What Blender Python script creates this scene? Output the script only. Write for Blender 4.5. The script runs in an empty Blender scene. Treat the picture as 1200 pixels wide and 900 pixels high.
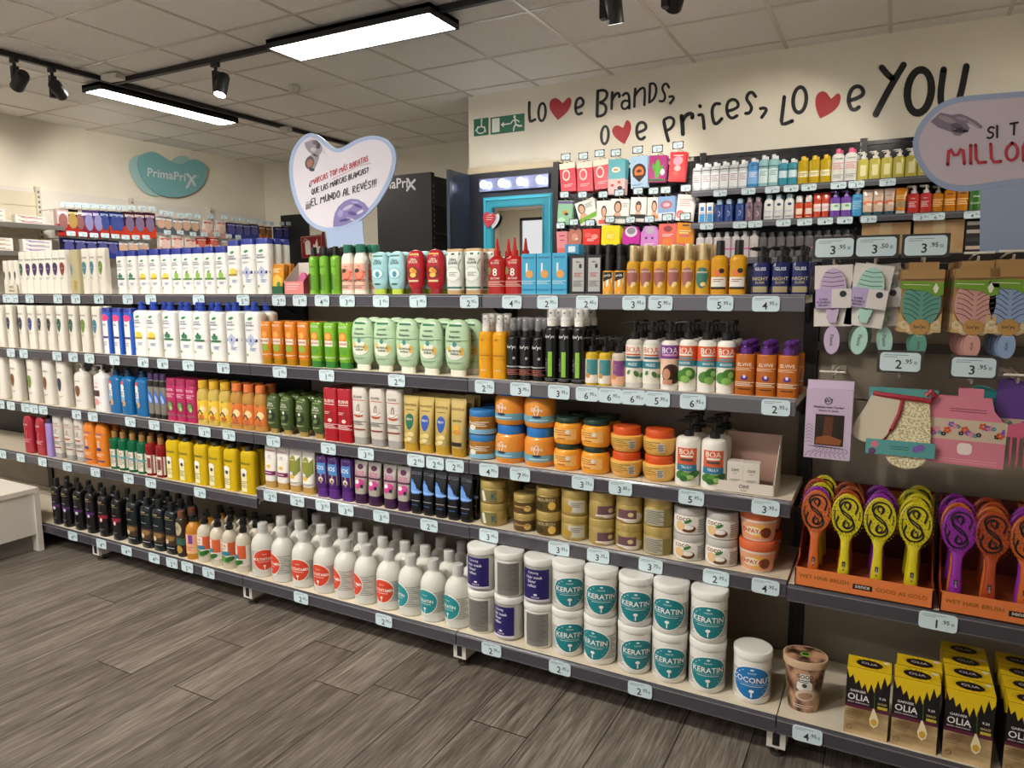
import bpy, math, random
from mathutils import Vector, Matrix
random.seed(7)
COL = bpy.context.scene.collection
PI = math.pi
# ------------------------------------------------------------------ camera
CF, YAW, PITCH, ROLL = 831.77, 0.4915, 0.132, -0.0023
CP = Vector((3.2086, -1.9578, 1.2502))
_fw = Vector((-math.sin(YAW)*math.cos(PITCH), math.cos(YAW)*math.cos(PITCH), -math.sin(PITCH)))
_rt = Vector((math.cos(YAW), math.sin(YAW), 0)); _up = _rt.cross(_fw)
_r2 = _rt*math.cos(ROLL)+_up*math.sin(ROLL); _u2 = -_rt*math.sin(ROLL)+_up*math.cos(ROLL)
cam = bpy.data.objects.new('camera', bpy.data.cameras.new('camera')); COL.objects.link(cam)
cam.data.sensor_width = 36; cam.data.lens = CF/1200*36; cam.data.clip_start = .05
m = Matrix((_r2, _u2, -_fw)).transposed().to_4x4(); m.translation = CP; cam.matrix_world = m
bpy.context.scene.camera = cam
def ray(x, y): return _fw+_r2*((x-600)/CF)-_u2*((y-450)/CF)
def onY(x, y, Y): d = ray(x, y); return CP+d*((Y-CP.y)/d.y)
def onX(x, y, X): d = ray(x, y); return CP+d*((X-CP.x)/d.x)
def onZ(x, y, Z): d = ray(x, y); return CP+d*((Z-CP.z)/d.z)
def pxof(P): d = Vector(P)-CP; z = d.dot(_fw); return 600+CF*d.dot(_r2)/z
def Xat(px, Y, z):      # X on a shelf where a thing of mid-height z is seen
    a, b = -4.5, 4.6
    for _ in range(40):
        c = (a+b)/2
        if pxof((c, Y, z)) < px: a = c
        else: b = c
    return (a+b)/2
# ------------------------------------------------------------------ materials
MATS = {}
def lin(h):
    h = h.lstrip('#'); r = []
    for i in (0, 2, 4):
        c = int(h[i:i+2], 16)/255; r.append(c/12.92 if c <= .04045 else ((c+.055)/1.055)**2.4)
    return (*r, 1)
FL = {'g': dict(rough=.16), 'm': dict(rough=.3, metal=1), 't': dict(rough=.1, trans=.25), 'c': dict(rough=.05, trans=.93),
      'f': dict(rough=.8), 's': dict(rough=.3, metal=.35), 'h': dict(rough=.22, trans=.15), 'a': dict(rough=.08, alpha=.28), 'k': dict(rough=.12, trans=.18), 'y': dict(rough=.1, trans=.55), 'p': dict(rough=.42)}
def M(spec):
    if spec in MATS: return MATS[spec]
    c, _, fl = spec.partition(':')
    mt = bpy.data.materials.new('surface_'+spec.strip('#').replace(':', '_')); mt.use_nodes = True
    nt = mt.node_tree; b = nt.nodes['Principled BSDF']
    col = lin(c); b.inputs['Base Color'].default_value = col
    if fl.startswith('e'):
        b.inputs['Emission Color'].default_value = col; b.inputs['Emission Strength'].default_value = float(fl[1:] or 1)
        b.inputs['Roughness'].default_value = .5
        MATS[spec] = mt; return mt
    o = dict(rough=.42, metal=0, trans=0); o.update(FL.get(fl[:1], {}))
    b.inputs['Metallic'].default_value = o['metal']
    b.inputs['Transmission Weight'].default_value = o['trans']
    b.inputs['Alpha'].default_value = o.get('alpha', 1)
    if o['trans']: b.inputs['IOR'].default_value = 1.3
    n = nt.nodes.new('ShaderNodeTexNoise'); n.inputs['Scale'].default_value = 40
    tc = nt.nodes.new('ShaderNodeTexCoord'); nt.links.new(tc.outputs['Object'], n.inputs['Vector'])
    mr = nt.nodes.new('ShaderNodeMapRange'); mr.inputs['To Min'].default_value = max(.02, o['rough']-.05); mr.inputs['To Max'].default_value = o['rough']+.07
    nt.links.new(n.outputs['Fac'], mr.inputs['Value']); nt.links.new(mr.outputs['Result'], b.inputs['Roughness'])
    MATS[spec] = mt; return mt
def noisemat(name, c1, c2, scale, rough=.6, stretch=(1, 1, 1), detail=6, lo=.35, hi=.65, metal=0, bump=0):
    if name in MATS: return MATS[name]
    mt = bpy.data.materials.new(name); mt.use_nodes = True; nt = mt.node_tree; b = nt.nodes['Principled BSDF']
    tc = nt.nodes.new('ShaderNodeTexCoord'); mp = nt.nodes.new('ShaderNodeMapping'); mp.inputs['Scale'].default_value = stretch
    n = nt.nodes.new('ShaderNodeTexNoise'); n.inputs['Scale'].default_value = scale; n.inputs['Detail'].default_value = detail
    r = nt.nodes.new('ShaderNodeValToRGB'); r.color_ramp.elements[0].position = lo; r.color_ramp.elements[1].position = hi
    r.color_ramp.elements[0].color = lin(c1); r.color_ramp.elements[1].color = lin(c2)
    L = nt.links.new; L(tc.outputs['Object'], mp.inputs[0]); L(mp.outputs[0], n.inputs['Vector']); L(n.outputs['Fac'], r.inputs[0]); L(r.outputs[0], b.inputs['Base Color'])
    b.inputs['Roughness'].default_value = rough; b.inputs['Metallic'].default_value = metal
    if bump:
        bp = nt.nodes.new('ShaderNodeBump'); bp.inputs['Strength'].default_value = bump; L(n.outputs['Fac'], bp.inputs['Height']); L(bp.outputs[0], b.inputs['Normal'])
    MATS[name] = mt; return mt
# ------------------------------------------------------------------ text and strokes
TXT = {}
def text_tris(s):
    if s in TXT: return TXT[s]
    cu = bpy.data.curves.new('lettering', 'FONT'); cu.body = s; cu.resolution_u = 2; cu.align_x = 'CENTER'; cu.offset = .014
    ob = bpy.data.objects.new('lettering', cu)
    me = ob.to_mesh(); vs = [(v.co.x, v.co.y) for v in me.vertices]; fs = [tuple(p.vertices) for p in me.polygons]
    ob.to_mesh_clear(); bpy.data.objects.remove(ob); bpy.data.curves.remove(cu)
    if vs:
        x0 = min(v[0] for v in vs); x1 = max(v[0] for v in vs); y0 = min(v[1] for v in vs); y1 = max(v[1] for v in vs)
        cx = (x0+x1)/2; cy = (y0+y1)/2; w = x1-x0; h = y1-y0
        vs = [((x-cx)/h, (y-cy)/h) for x, y in vs]; TXT[s] = (vs, fs, w/h)
    else: TXT[s] = ([], [], 1)
    return TXT[s]
def smooth_pts(p, n=2):
    for _ in range(n):
        q = [p[0]]
        for a, b in zip(p, p[1:]):
            q += [(a[0]*.75+b[0]*.25, a[1]*.75+b[1]*.25), (a[0]*.25+b[0]*.75, a[1]*.25+b[1]*.75)]
        q.append(p[-1]); p = q
    return p
def stroke_tris(pts, w, seg=6, closed=False):
    """flat ribbon with round ends; returns verts, faces in 2-D"""
    V, F = [], []
    if closed: pts = pts+[pts[0], pts[1]]
    n = len(pts)
    for i, (x, y) in enumerate(pts):
        a = pts[max(0, i-1)]; b = pts[min(n-1, i+1)]; dx, dy = b[0]-a[0], b[1]-a[1]; L = math.hypot(dx, dy) or 1
        nx, ny = -dy/L*w/2, dx/L*w/2
        V += [(x+nx, y+ny), (x-nx, y-ny)]
        if i: k = 2*i; F.append((k-2, k-1, k+1, k))
    if not closed:
        for c in (0, n-1):
            x, y = pts[c]; k = len(V); V += [(x+w/2*math.cos(t*2*PI/12), y+w/2*math.sin(t*2*PI/12)) for t in range(12)]
            F.append(tuple(range(k, k+12)))
    return V, F
def ell_pts(cx, cy, rx, ry, rot=0, n=20):
    c, s = math.cos(rot), math.sin(rot)
    return [(cx+rx*math.cos(t*2*PI/n)*c-ry*math.sin(t*2*PI/n)*s, cy+rx*math.cos(t*2*PI/n)*s+ry*math.sin(t*2*PI/n)*c) for t in range(n)]
SF = {'M': [[(0,0),(.05,1),(.32,.35),(.6,1),(.66,0)]], 'A': [[(0,0),(.12,.8),(.3,1),(.46,.8),(.5,0)],[(.05,.4),(.48,.42)]],
 'R': [[(.02,0),(0,1),(.35,.95),(.42,.7),(.02,.5),(.5,0)]], 'C': [[(.45,.85),(.25,1),(.02,.75),(0,.25),(.25,0),(.46,.15)]],
 'S': [[(.45,.88),(.22,1),(.02,.78),(.12,.55),(.38,.45),(.42,.18),(.2,0),(0,.1)]], 'T': [[(0,.98),(.55,1)],[(.28,1),(.26,0)]],
 'O': [[(.25,1),(0,.7),(.02,.2),(.25,0),(.48,.3),(.45,.8),(.25,1)]], 'P': [[(.02,0),(0,1),(.35,.97),(.42,.7),(.3,.5),(.02,.45)]],
 'B': [[(0,0),(0,1),(.33,.95),(.36,.65),(.02,.52),(.4,.45),(.42,.12),(0,0)]], 'Q': [[(.25,1),(0,.7),(.02,.2),(.25,0),(.48,.3),(.45,.8),(.25,1)],[(.28,.25),(.5,-.1)]],
 'U': [[(0,1),(.02,.2),(.22,0),(.42,.2),(.45,1)]], 'E': [[(.42,1),(0,.98),(.02,0),(.44,.02)],[(.02,.52),(.36,.54)]], 'L': [[(0,1),(.03,0),(.4,.03)]],
 'N': [[(0,0),(.02,1),(.42,.02),(.45,1)]], 'D': [[(0,0),(.02,1),(.35,.85),(.46,.45),(.3,.08),(0,0)]], 'V': [[(0,1),(.22,0),(.45,1)]], 'I': [[(.05,0),(.05,1)]],
 '!': [[(.1,1),(.07,.3)],[(.07,.05),(.07,.02)]], '?': [[(0,.8),(.18,1),(.38,.8),(.3,.5),(.18,.3)],[(.18,.04),(.18,.0)]]}
SF['\u00a1'] = [[(x, .75-y) for x, y in s] for s in SF['!']]; SF['\u00bf'] = [[(.38-x, .7-y) for x, y in s] for s in SF['?']]
SF['\u00c1'] = SF['A']+[[(.25,1.15),(.38,1.32)]]; SF['\u00c9'] = SF['E']+[[(.2,1.15),(.33,1.32)]]
def hand_text(s):
    """hand-lettered capitals; list of strokes in units of the letter height, and the advance width"""
    out = []; x = 0
    for ch in s:
        if ch == ' ': x += .38; continue
        g = SF[ch]; w = max(p[0] for st in g for p in st)
        out += [[(x+a, b) for a, b in st] for st in g]; x += w+.2
    return out, x-.2
# ------------------------------------------------------------------ mesh builder
class MB:
    def __init__(s): s.v = []; s.f = []; s.m = []; s.mats = []; s.sec = None; s.eps = .0004
    def mi(s, c):
        if c not in s.mats: s.mats.append(c)
        return s.mats.index(c)
    def add(s, V, F, c):
        k = len(s.v); i = s.mi(c); s.v += [tuple(p) for p in V]
        for f in F: s.f.append(tuple(a+k for a in f)); s.m.append(i)
        return s
    def loft(s, secs, c, seg=24, cy=0, cx=0, remember=False, caps=True, flip=False):
        V = []; F = []
        for z, hw, hd, n in secs:
            e = 2/n
            for i in range(seg):
                t = (i+.5)*2*PI/seg; a, b = math.cos(t), math.sin(t)
                V.append((cx+hw*math.copysign(abs(a)**e, a), cy+hd*math.copysign(abs(b)**e, b), z))
        for k in range(len(secs)-1):
            for i in range(seg):
                j = (i+1) % seg; F.append((k*seg+i, k*seg+j, (k+1)*seg+j, (k+1)*seg+i))
        if caps:
            F.append(tuple(reversed(range(seg)))); F.append(tuple(range((len(secs)-1)*seg, len(secs)*seg)))
        if remember: s.sec = secs
        return s.add(V, F, c)
    def box(s, x0, x1, y0, y1, z0, z1, c):
        V = [(x, y, z) for z in (z0, z1) for y in (y0, y1) for x in (x0, x1)]
        return s.add(V, [(0,2,3,1),(4,5,7,6),(0,1,5,4),(2,6,7,3),(0,4,6,2),(1,3,7,5)], c)
    def prism(s, pts, z0, z1, c, fn=None):
        """2-D polygon extruded; fn maps (u,v,w) to a point"""
        n = len(pts); fn = fn or (lambda u, v, w: (u, v, w))
        ar = sum(pts[i][0]*pts[(i+1) % n][1]-pts[(i+1) % n][0]*pts[i][1] for i in range(n))
        if ar < 0: pts = pts[::-1]
        V = [fn(x, y, z0) for x, y in pts]+[fn(x, y, z1) for x, y in pts]
        return s.add(V, [tuple(reversed(range(n))), tuple(range(n, 2*n))]+[(i, (i+1) % n, n+(i+1) % n, n+i) for i in range(n)], c)
    def tube(s, pts, r, c, seg=8):
        pts = [Vector(p) for p in pts]; V = []; F = []; n = len(pts); rr = r if isinstance(r, (list, tuple)) else [r]*n
        for i, p in enumerate(pts):
            d = (pts[min(n-1, i+1)]-pts[max(0, i-1)]).normalized()
            a = d.cross(Vector((0, 0, 1)) if abs(d.z) < .9 else Vector((1, 0, 0))).normalized(); b = d.cross(a)
            for k in range(seg):
                t = k*2*PI/seg; V.append(p+(a*math.cos(t)+b*math.sin(t))*rr[i])
        for i in range(n-1):
            for k in range(seg): j = (k+1) % seg; F.append((i*seg+k, i*seg+j, (i+1)*seg+j, (i+1)*seg+k))
        F.append(tuple(reversed(range(seg)))); F.append(tuple(range((n-1)*seg, n*seg)))
        return s.add(V, F, c)
    def ball(s, c0, r, c, seg=12, sz=1):
        secs = []
        for k in range(7):
            t = -PI/2+PI*k/6; secs.append((c0[2]+r*sz*math.sin(t), max(.0001, r*math.cos(t)), max(.0001, r*math.cos(t)), 2))
        return s.loft(secs, c, seg, cy=c0[1], cx=c0[0])
    # ---- things printed on the front of a body whose sections are known
    def front(s, u, z, eps):
        S = s.sec; z = min(max(z, S[0][0]), S[-1][0])
        for a, b in zip(S, S[1:]):
            if z <= b[0] or b is S[-1]:
                t = (z-a[0])/max(1e-9, b[0]-a[0]); break
        hw = a[1]+(b[1]-a[1])*t; hd = a[2]+(b[2]-a[2])*t; n = a[3]
        if n <= 2.2 and hd > .75*hw:
            g = max(-2.6, min(2.6, u/hw)); return ((hw+eps)*math.sin(g), -(hd+eps)*math.cos(g), z)
        x = max(-.975*hw, min(.975*hw, u)); y = -hd*(1-abs(x/hw)**n)**(1/n)
        return (x, y-eps, z)
    def put(s, V, F, c):
        s.eps += .00025; e = s.eps
        return s.add([s.front(x, z, e) for x, z in V], F, c)
    def grid(s, cx, cz, w, h, c, nx=8, nz=3):
        if s.sec[0][3] < 3: nx = max(nx, int(w/(max(q[1] for q in s.sec)*.13)))
        V = [(cx-w/2+w*i/nx, cz-h/2+h*j/nz) for j in range(nz+1) for i in range(nx+1)]
        F = [(j*(nx+1)+i, j*(nx+1)+i+1, (j+1)*(nx+1)+i+1, (j+1)*(nx+1)+i) for j in range(nz) for i in range(nx)]
        return s.put(V, F, c)
    def ell(s, cx, cz, w, h, c, rot=0, egg=0):
        V = [(cx, cz)]; n = 22; R = (.2, .4, .6, .8, 1)
        for k in R:
            for x, y in ell_pts(0, 0, w/2*k, h/2*k, 0, n):
                x *= 1+egg*(y/(h/2)); xx = x*math.cos(rot)-y*math.sin(rot); yy = x*math.sin(rot)+y*math.cos(rot); V.append((cx+xx, cz+yy))
        F = [(0, 1+i, 1+(i+1) % n) for i in range(n)]
        for k in range(len(R)-1):
            for i in range(n): a = 1+k*n; F.append((a+i, a+n+i, a+n+(i+1) % n, a+(i+1) % n))
        return s.put(V, F, c)
    def txt(s, cx, cz, h, t, c, wmax=None, rot=0):
        vs, fs, asp = text_tris(t); sx = h if not wmax else min(h, wmax/asp)
        cr, sr = math.cos(rot), math.sin(rot)
        return s.put([(cx+(x*cr-y*sr)*sx, cz+(x*sr+y*cr)*sx) if rot else (cx+x*sx, cz+y*h) for x, y in vs], fs, c)
    def lines(s, cx, cz, w, h, n, c):
        V = []; F = []; nx = 4
        for k in range(n):
            nx = 8; z = cz+h/2-h*(k+.5)/n; t = h/n*.22; ww = w*(1-.35*((k*37) % 10)/10); b = len(V)
            for i in range(nx+1): x = cx-w/2+ww*i/nx; V += [(x, z-t), (x, z+t)]
            F += [(b+2*i, b+2*i+2, b+2*i+3, b+2*i+1) for i in range(nx)]
        return s.put(V, F, c)
    def poly(s, pts, c):
        q = []; n0 = len(pts)
        for i in range(n0):
            a, b = pts[i], pts[(i+1) % n0]; q += [(a[0]+(b[0]-a[0])*t/5, a[1]+(b[1]-a[1])*t/5) for t in range(5)]
        n = len(q); cx = sum(p[0] for p in q)/n; cz = sum(p[1] for p in q)/n; V = [(cx, cz)]; R = (.25, .5, .75, 1)
        for k in R: V += [(cx+(x-cx)*k, cz+(z-cz)*k) for x, z in q]
        F = [(0, 1+i, 1+(i+1) % n) for i in range(n)]
        for k in range(3):
            for i in range(n): a = 1+k*n; F.append((a+i, a+n+i, a+n+(i+1) % n, a+(i+1) % n))
        return s.put(V, F, c)
    def stroke(s, pts, w, c, closed=False):
        V, F = stroke_tris(pts, w, closed=closed); return s.put(V, F, c)
    def mesh(s, name, sharp=.6):
        me = bpy.data.meshes.new(name); me.from_pydata(s.v, [], s.f)
        for c in s.mats: me.materials.append(c if isinstance(c, bpy.types.Material) else M(c))
        me.polygons.foreach_set('material_index', s.m); me.polygons.foreach_set('use_smooth', [True]*len(s.f)); me.update()
        me.set_sharp_from_angle(angle=sharp); return me
    def obj(s, name, parent=None, sharp=.6):
        o = bpy.data.objects.new(name, s.mesh(name, sharp)); COL.objects.link(o)
        if parent: o.parent = parent
        return o
LABELS = {}
def tag(o, label, cat, group=None):
    nw = len(label.replace(',', ' ').split())
    if nw < 4 or nw > 16: print('LABEL LENGTH', nw, label)
    if label in LABELS: print('LABEL TWICE', label)
    LABELS[label] = 1
    o['label'] = label; o['category'] = cat
    if group: o['group'] = group
    return o
def empty(name, loc, rz=0, label=None, cat=None, group=None):
    o = bpy.data.objects.new(name, None); o.empty_display_size = .02; COL.objects.link(o)
    o.location = loc; o.rotation_euler = (0, 0, rz)
    if label: tag(o, label, cat, group)
    return o
def struct(o, kind='structure'): o['kind'] = kind; return o
ORD = ['leftmost', 'second', 'third', 'fourth', 'fifth', 'sixth', 'seventh', 'eighth', 'ninth', 'tenth', 'eleventh', 'twelfth', 'thirteenth',
       'fourteenth', 'fifteenth', 'sixteenth', 'seventeenth', 'eighteenth', 'nineteenth', 'twentieth']
def ordw(i, n): return 'leftmost' if i == 0 else ('rightmost' if i == n-1 else ORD[i]+' from left')
EXPO = 1.02; WORLD = .5
# ------------------------------------------------------------------ the room
def nodes(mt):
    nt = mt.node_tree; L = nt.links.new
    def mth(op, a, b=None, c=None):
        n = nt.nodes.new('ShaderNodeMath'); n.operation = op
        for i, v in enumerate((a, b, c)):
            if v is None: continue
            if isinstance(v, (int, float)): n.inputs[i].default_value = v
            else: L(v, n.inputs[i])
        return n.outputs[0]
    return nt, L, mth
def floor_mat():
    mt = bpy.data.materials.new('wood_plank_floor'); mt.use_nodes = True; nt, L, mth = nodes(mt); b = nt.nodes['Principled BSDF']
    tc = nt.nodes.new('ShaderNodeTexCoord'); sp = nt.nodes.new('ShaderNodeSeparateXYZ'); L(tc.outputs['Object'], sp.inputs[0])
    x = mth('DIVIDE', mth('ADD', sp.outputs[0], 10.09), .186); ix = mth('FLOOR', x); fx = mth('FRACT', x)
    wn = nt.nodes.new('ShaderNodeTexWhiteNoise'); wn.noise_dimensions = '1D'; L(ix, wn.inputs['W'])
    y = mth('ADD', mth('DIVIDE', mth('ADD', sp.outputs[1], 10.0), 1.22), wn.outputs['Value']); iy = mth('FLOOR', y); fy = mth('FRACT', y)
    w2 = nt.nodes.new('ShaderNodeTexWhiteNoise'); w2.noise_dimensions = '2D'
    cb = nt.nodes.new('ShaderNodeCombineXYZ'); L(ix, cb.inputs[0]); L(iy, cb.inputs[1]); L(cb.outputs[0], w2.inputs['Vector'])
    c2 = nt.nodes.new('ShaderNodeCombineXYZ'); L(mth('MULTIPLY', sp.outputs[0], 30), c2.inputs[0]); L(mth('MULTIPLY', sp.outputs[1], 2.2), c2.inputs[1]); L(mth('MULTIPLY', w2.outputs['Value'], 40), c2.inputs[2])
    n = nt.nodes.new('ShaderNodeTexNoise'); n.inputs['Scale'].default_value = 1; n.inputs['Detail'].default_value = 8; n.inputs['Roughness'].default_value = .65; n.inputs['Distortion'].default_value = .6; L(c2.outputs[0], n.inputs['Vector'])
    c3 = nt.nodes.new('ShaderNodeCombineXYZ'); L(mth('MULTIPLY', sp.outputs[0], 160), c3.inputs[0]); L(mth('MULTIPLY', sp.outputs[1], 9), c3.inputs[1]); L(w2.outputs['Value'], c3.inputs[2])
    n2 = nt.nodes.new('ShaderNodeTexNoise'); n2.inputs['Scale'].default_value = 1; n2.inputs['Detail'].default_value = 5; L(c3.outputs[0], n2.inputs['Vector'])
    f = mth('ADD', mth('MULTIPLY', n.outputs['Fac'], .5), mth('MULTIPLY', n2.outputs['Fac'], .5))
    f = mth('ADD', f, mth('MULTIPLY', mth('SUBTRACT', w2.outputs['Value'], .5), .09))
    r = nt.nodes.new('ShaderNodeValToRGB'); e = r.color_ramp.elements
    e[0].position = .33; e[0].color = lin('#483f38'); e[1].position = .68; e[1].color = lin('#9a9085'); k = r.color_ramp.elements.new(.5); k.color = lin('#70675e')
    L(f, r.inputs[0])
    sx = mth('LESS_THAN', mth('MINIMUM', fx, mth('SUBTRACT', 1, fx)), .009); sy = mth('LESS_THAN', mth('MINIMUM', fy, mth('SUBTRACT', 1, fy)), .0016)
    mx = nt.nodes.new('ShaderNodeMixRGB'); L(mth('MAXIMUM', sx, sy), mx.inputs[0]); L(r.outputs[0], mx.inputs[1]); mx.inputs[2].default_value = lin('#221d1a')
    L(mx.outputs[0], b.inputs['Base Color']); b.inputs['Roughness'].default_value = .5
    bp = nt.nodes.new('ShaderNodeBump'); bp.inputs['Strength'].default_value = .12; L(f, bp.inputs['Height']); L(bp.outputs[0], b.inputs['Normal'])
    return mt
CZ = 2.81
XL, YE, XR, YF, YB = -3.85, 4.65, 5.6, -4.4, 3.2
wallm = noisemat('cream_wall_paint', '#ebe3d0', '#f1ead9', 3, .75)
mb = MB(); mb.box(XL, XR, YF, YE, -.1, 0, floor_mat()); struct(mb.obj('floor'))
mb = MB(); mb.box(XL, XR, YF, YE, CZ, CZ+.1, noisemat('ceiling_tile_board', '#f0ece7', '#f6f3ee', 60, .85, bump=.05)); ceil = struct(mb.obj('ceiling'))
g = MB(); x = .69-.6*8
while x < XR:
    g.box(x-.011, x+.011, YF, YE, CZ-.004, CZ+.002, '#d0c8bd:s'); x += .6
y = 1.235-.6*9
while y < YE:
    g.box(XL, XR, y-.011, y+.011, CZ-.005, CZ+.001, '#d0c8bd:s'); y += .6
g.obj('tile_grid', ceil)
def wall(name, *b):
    mb = MB(); mb.box(*b, wallm); return struct(mb.obj(name))
wall('wall_left', XL-.1, XL, YF, YE, 0, CZ); wall('wall_end', XL, .05, YE, YE+.1, 0, CZ)
wall('wall_right', XR, XR+.1, YF, YE, 0, CZ)
mb = MB(); wx0, wx1, wz0, wz1 = -3.4, 2.6, .25, 2.65
mb.box(XL-.1, wx0, YF-.1, YF, 0, CZ, wallm); mb.box(wx1, XR+.1, YF-.1, YF, 0, CZ, wallm); mb.box(wx0, wx1, YF-.1, YF, 0, wz0, wallm); mb.box(wx0, wx1, YF-.1, YF, wz1, CZ, wallm); struct(mb.obj('wall_front'))
mb = MB()
for i in range(6): xx = wx0+(wx1-wx0)*i/5; mb.box(xx-.025, xx+.025, YF-.09, YF-.02, wz0, wz1, '#2a2a2c:p')
mb.box(wx0, wx1, YF-.09, YF-.02, wz0, wz0+.05, '#2a2a2c:p'); mb.box(wx0, wx1, YF-.09, YF-.02, wz1-.05, wz1, '#2a2a2c:p'); struct(mb.obj('added_fill_window'))  # unseen window, added to let fill light reach the ceiling
mb = MB(); mb.box(.05, XR, YB, YB+.12, 0, CZ, wallm); mb.box(.05, .17, YB+.12, YE, 0, CZ, wallm); wb = struct(mb.obj('wall_back'))
mb = MB(); mb.box(.05, .9, YB-.02, YB, 2.19, 2.24, '#cbb999'); struct(mb.obj('trim_1'))
# ---- writing on the back wall
W0 = YB-.002
def wpt(px, py, k=0): p = onY(px, py, W0-k*.0006); return tuple(p)
lt = MB()
def wstroke(pts, w, o, sc, sm=2, col='#131313'):
    q = smooth_pts(pts, sm) if sm else pts
    V, F = stroke_tris(q, w); P = [wpt(o[0]+x/sc, o[1]+y/sc, 2) for x, y in V]; lt.add(P, F, col)
def wring(cx, cy, rx, ry, w, o, sc, rot=0):
    n = 28; A = ell_pts(cx, cy, rx+w/2, ry+w/2, rot, n); B = ell_pts(cx, cy, rx-w/2, ry-w/2, rot, n)
    P = [wpt(o[0]+x/sc, o[1]+y/sc, 2) for x, y in A+B]; lt.add(P, [(i, (i+1) % n, n+(i+1) % n, n+i) for i in range(n)], '#131313')
def wheart(pts, o, sc, name='heart'):
    h = MB(); q = smooth_pts(pts+[pts[0]], 2)[:-1]
    P = [wpt(o[0]+x/sc, o[1]+y/sc, 2) for x, y in q]; c = Vector((0, 0, 0))
    for p in P: c += Vector(p)
    P.append(tuple(c/len(P))); n = len(P)-1; lt.add(P, [(i, (i+1) % n, n) for i in range(n)], '#b3272b')
A, a = (600, 80), 6
wstroke([(122,240),(120,300),(125,377),(140,372),(162,360)], 20, A, a, 1); wring(211, 308, 25, 62, 19, A, a, .06)
wheart([(322,364),(285,320),(264,285),(262,245),(275,220),(300,208),(325,215),(350,240),(362,250),(375,225),(390,208),(405,203),(418,225),(415,260),(395,300),(360,335)], A, a)
wstroke([(447,280),(480,272),(503,250),(500,222),(480,205),(455,220),(446,260),(447,300),(462,328),(490,315)], 19, A, a)
wstroke([(603,165),(600,250),(598,335)], 22, A, a); wstroke([(603,160),(640,152),(668,165),(668,200),(645,230),(612,242),(650,250),(664,280),(655,320),(625,336),(600,338)], 20, A, a)
wstroke([(705,170),(702,230),(700,285)], 19, A, a); wstroke([(703,225),(720,190),(745,170),(758,190),(754,200)], 20, A, a)
wstroke([(780,190),(800,172),(820,180),(826,230),(825,282)], 18, A, a); wstroke([(822,232),(790,225),(768,250),(775,283),(800,288),(824,262)], 17, A, a)
wstroke([(867,145),(862,210),(860,270)], 18, A, a); wstroke([(864,195),(890,155),(920,133),(936,150),(930,258)], 17, A, a)
wstroke([(970,112),(968,180),(965,240)], 18, A, a); wstroke([(970,110),(1000,104),(1016,140),(1010,190),(990,225),(965,240)], 17, A, a)
wstroke([(1104,135),(1088,104),(1062,118),(1056,150),(1072,175),(1078,208),(1062,235),(1038,230)], 17, A, a)
wstroke([(1108,200),(1132,196),(1138,215),(1112,245)], 18, A, a)
wring(653, 470, 25, 62, 20, A, a, .06)
wheart([(792,534),(745,505),(708,465),(702,430),(720,405),(750,400),(780,422),(790,400),(800,370),(815,362),(835,385),(840,420),(825,470),(808,500)], A, a)
wstroke([(882,452),(920,440),(946,420),(935,385),(905,378),(880,400),(875,450),(885,490),(910,503),(932,485)], 21, A, a)
wstroke([(1068,375),(1080,440),(1100,510)], 24, A, a); wstroke([(1070,362),(1105,342),(1138,355),(1138,395),(1115,425),(1085,440)], 21, A, a)
A, a = (770, 80), 5.217
wstroke([(150,292),(155,345),(158,402)], 26, A, a); wstroke([(155,325),(172,290),(200,275),(218,282),(215,302)], 24, A, a)
wstroke([(255,286),(278,282),(284,320),(288,368)], 20, A, a); wstroke([(262,230),(263,233)], 23, A, a, 0)
wstroke([(382,217),(355,215),(336,245),(338,300),(352,343),(372,335),(396,308)], 20, A, a)
wstroke([(430,262),(470,252),(500,232),(490,198),(460,188),(432,205),(424,250),(434,292),(460,308),(488,290)], 19, A, a)
wstroke([(602,172),(582,143),(555,155),(545,190),(568,218),(580,245),(565,275),(542,276)], 20, A, a)
wstroke([(632,246),(658,242),(672,255),(640,300)], 20, A, a)
wstroke([(778,175),(768,260),(758,342),(790,338),(826,322)], 23, A, a, 1); wring(872, 193, 40, 78, 24, A, a, .1)
wheart([(997,307),(975,260),(965,205),(975,160),(1005,138),(1035,145),(1058,180),(1070,192),(1085,165),(1110,150),(1125,170),(1118,215),(1090,255),(1045,285)], A, a)
A, a = (930, 40), 4.444
wstroke([(290,345),(330,335),(368,312),(355,275),(322,270),(295,295),(284,345),(298,390),(320,396),(340,380)], 21, A, a)
wstroke([(460,175),(490,212),(512,228)], 34, A, a); wstroke([(573,160),(500,280),(428,418)], 34, A, a); wring(655, 298, 62, 113, 40, A, a, .12)
wstroke([(782,185),(765,300),(768,370),(795,405),(840,395),(870,320),(900,168)], 35, A, a)
lt.obj('wall_lettering', wb)
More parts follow.
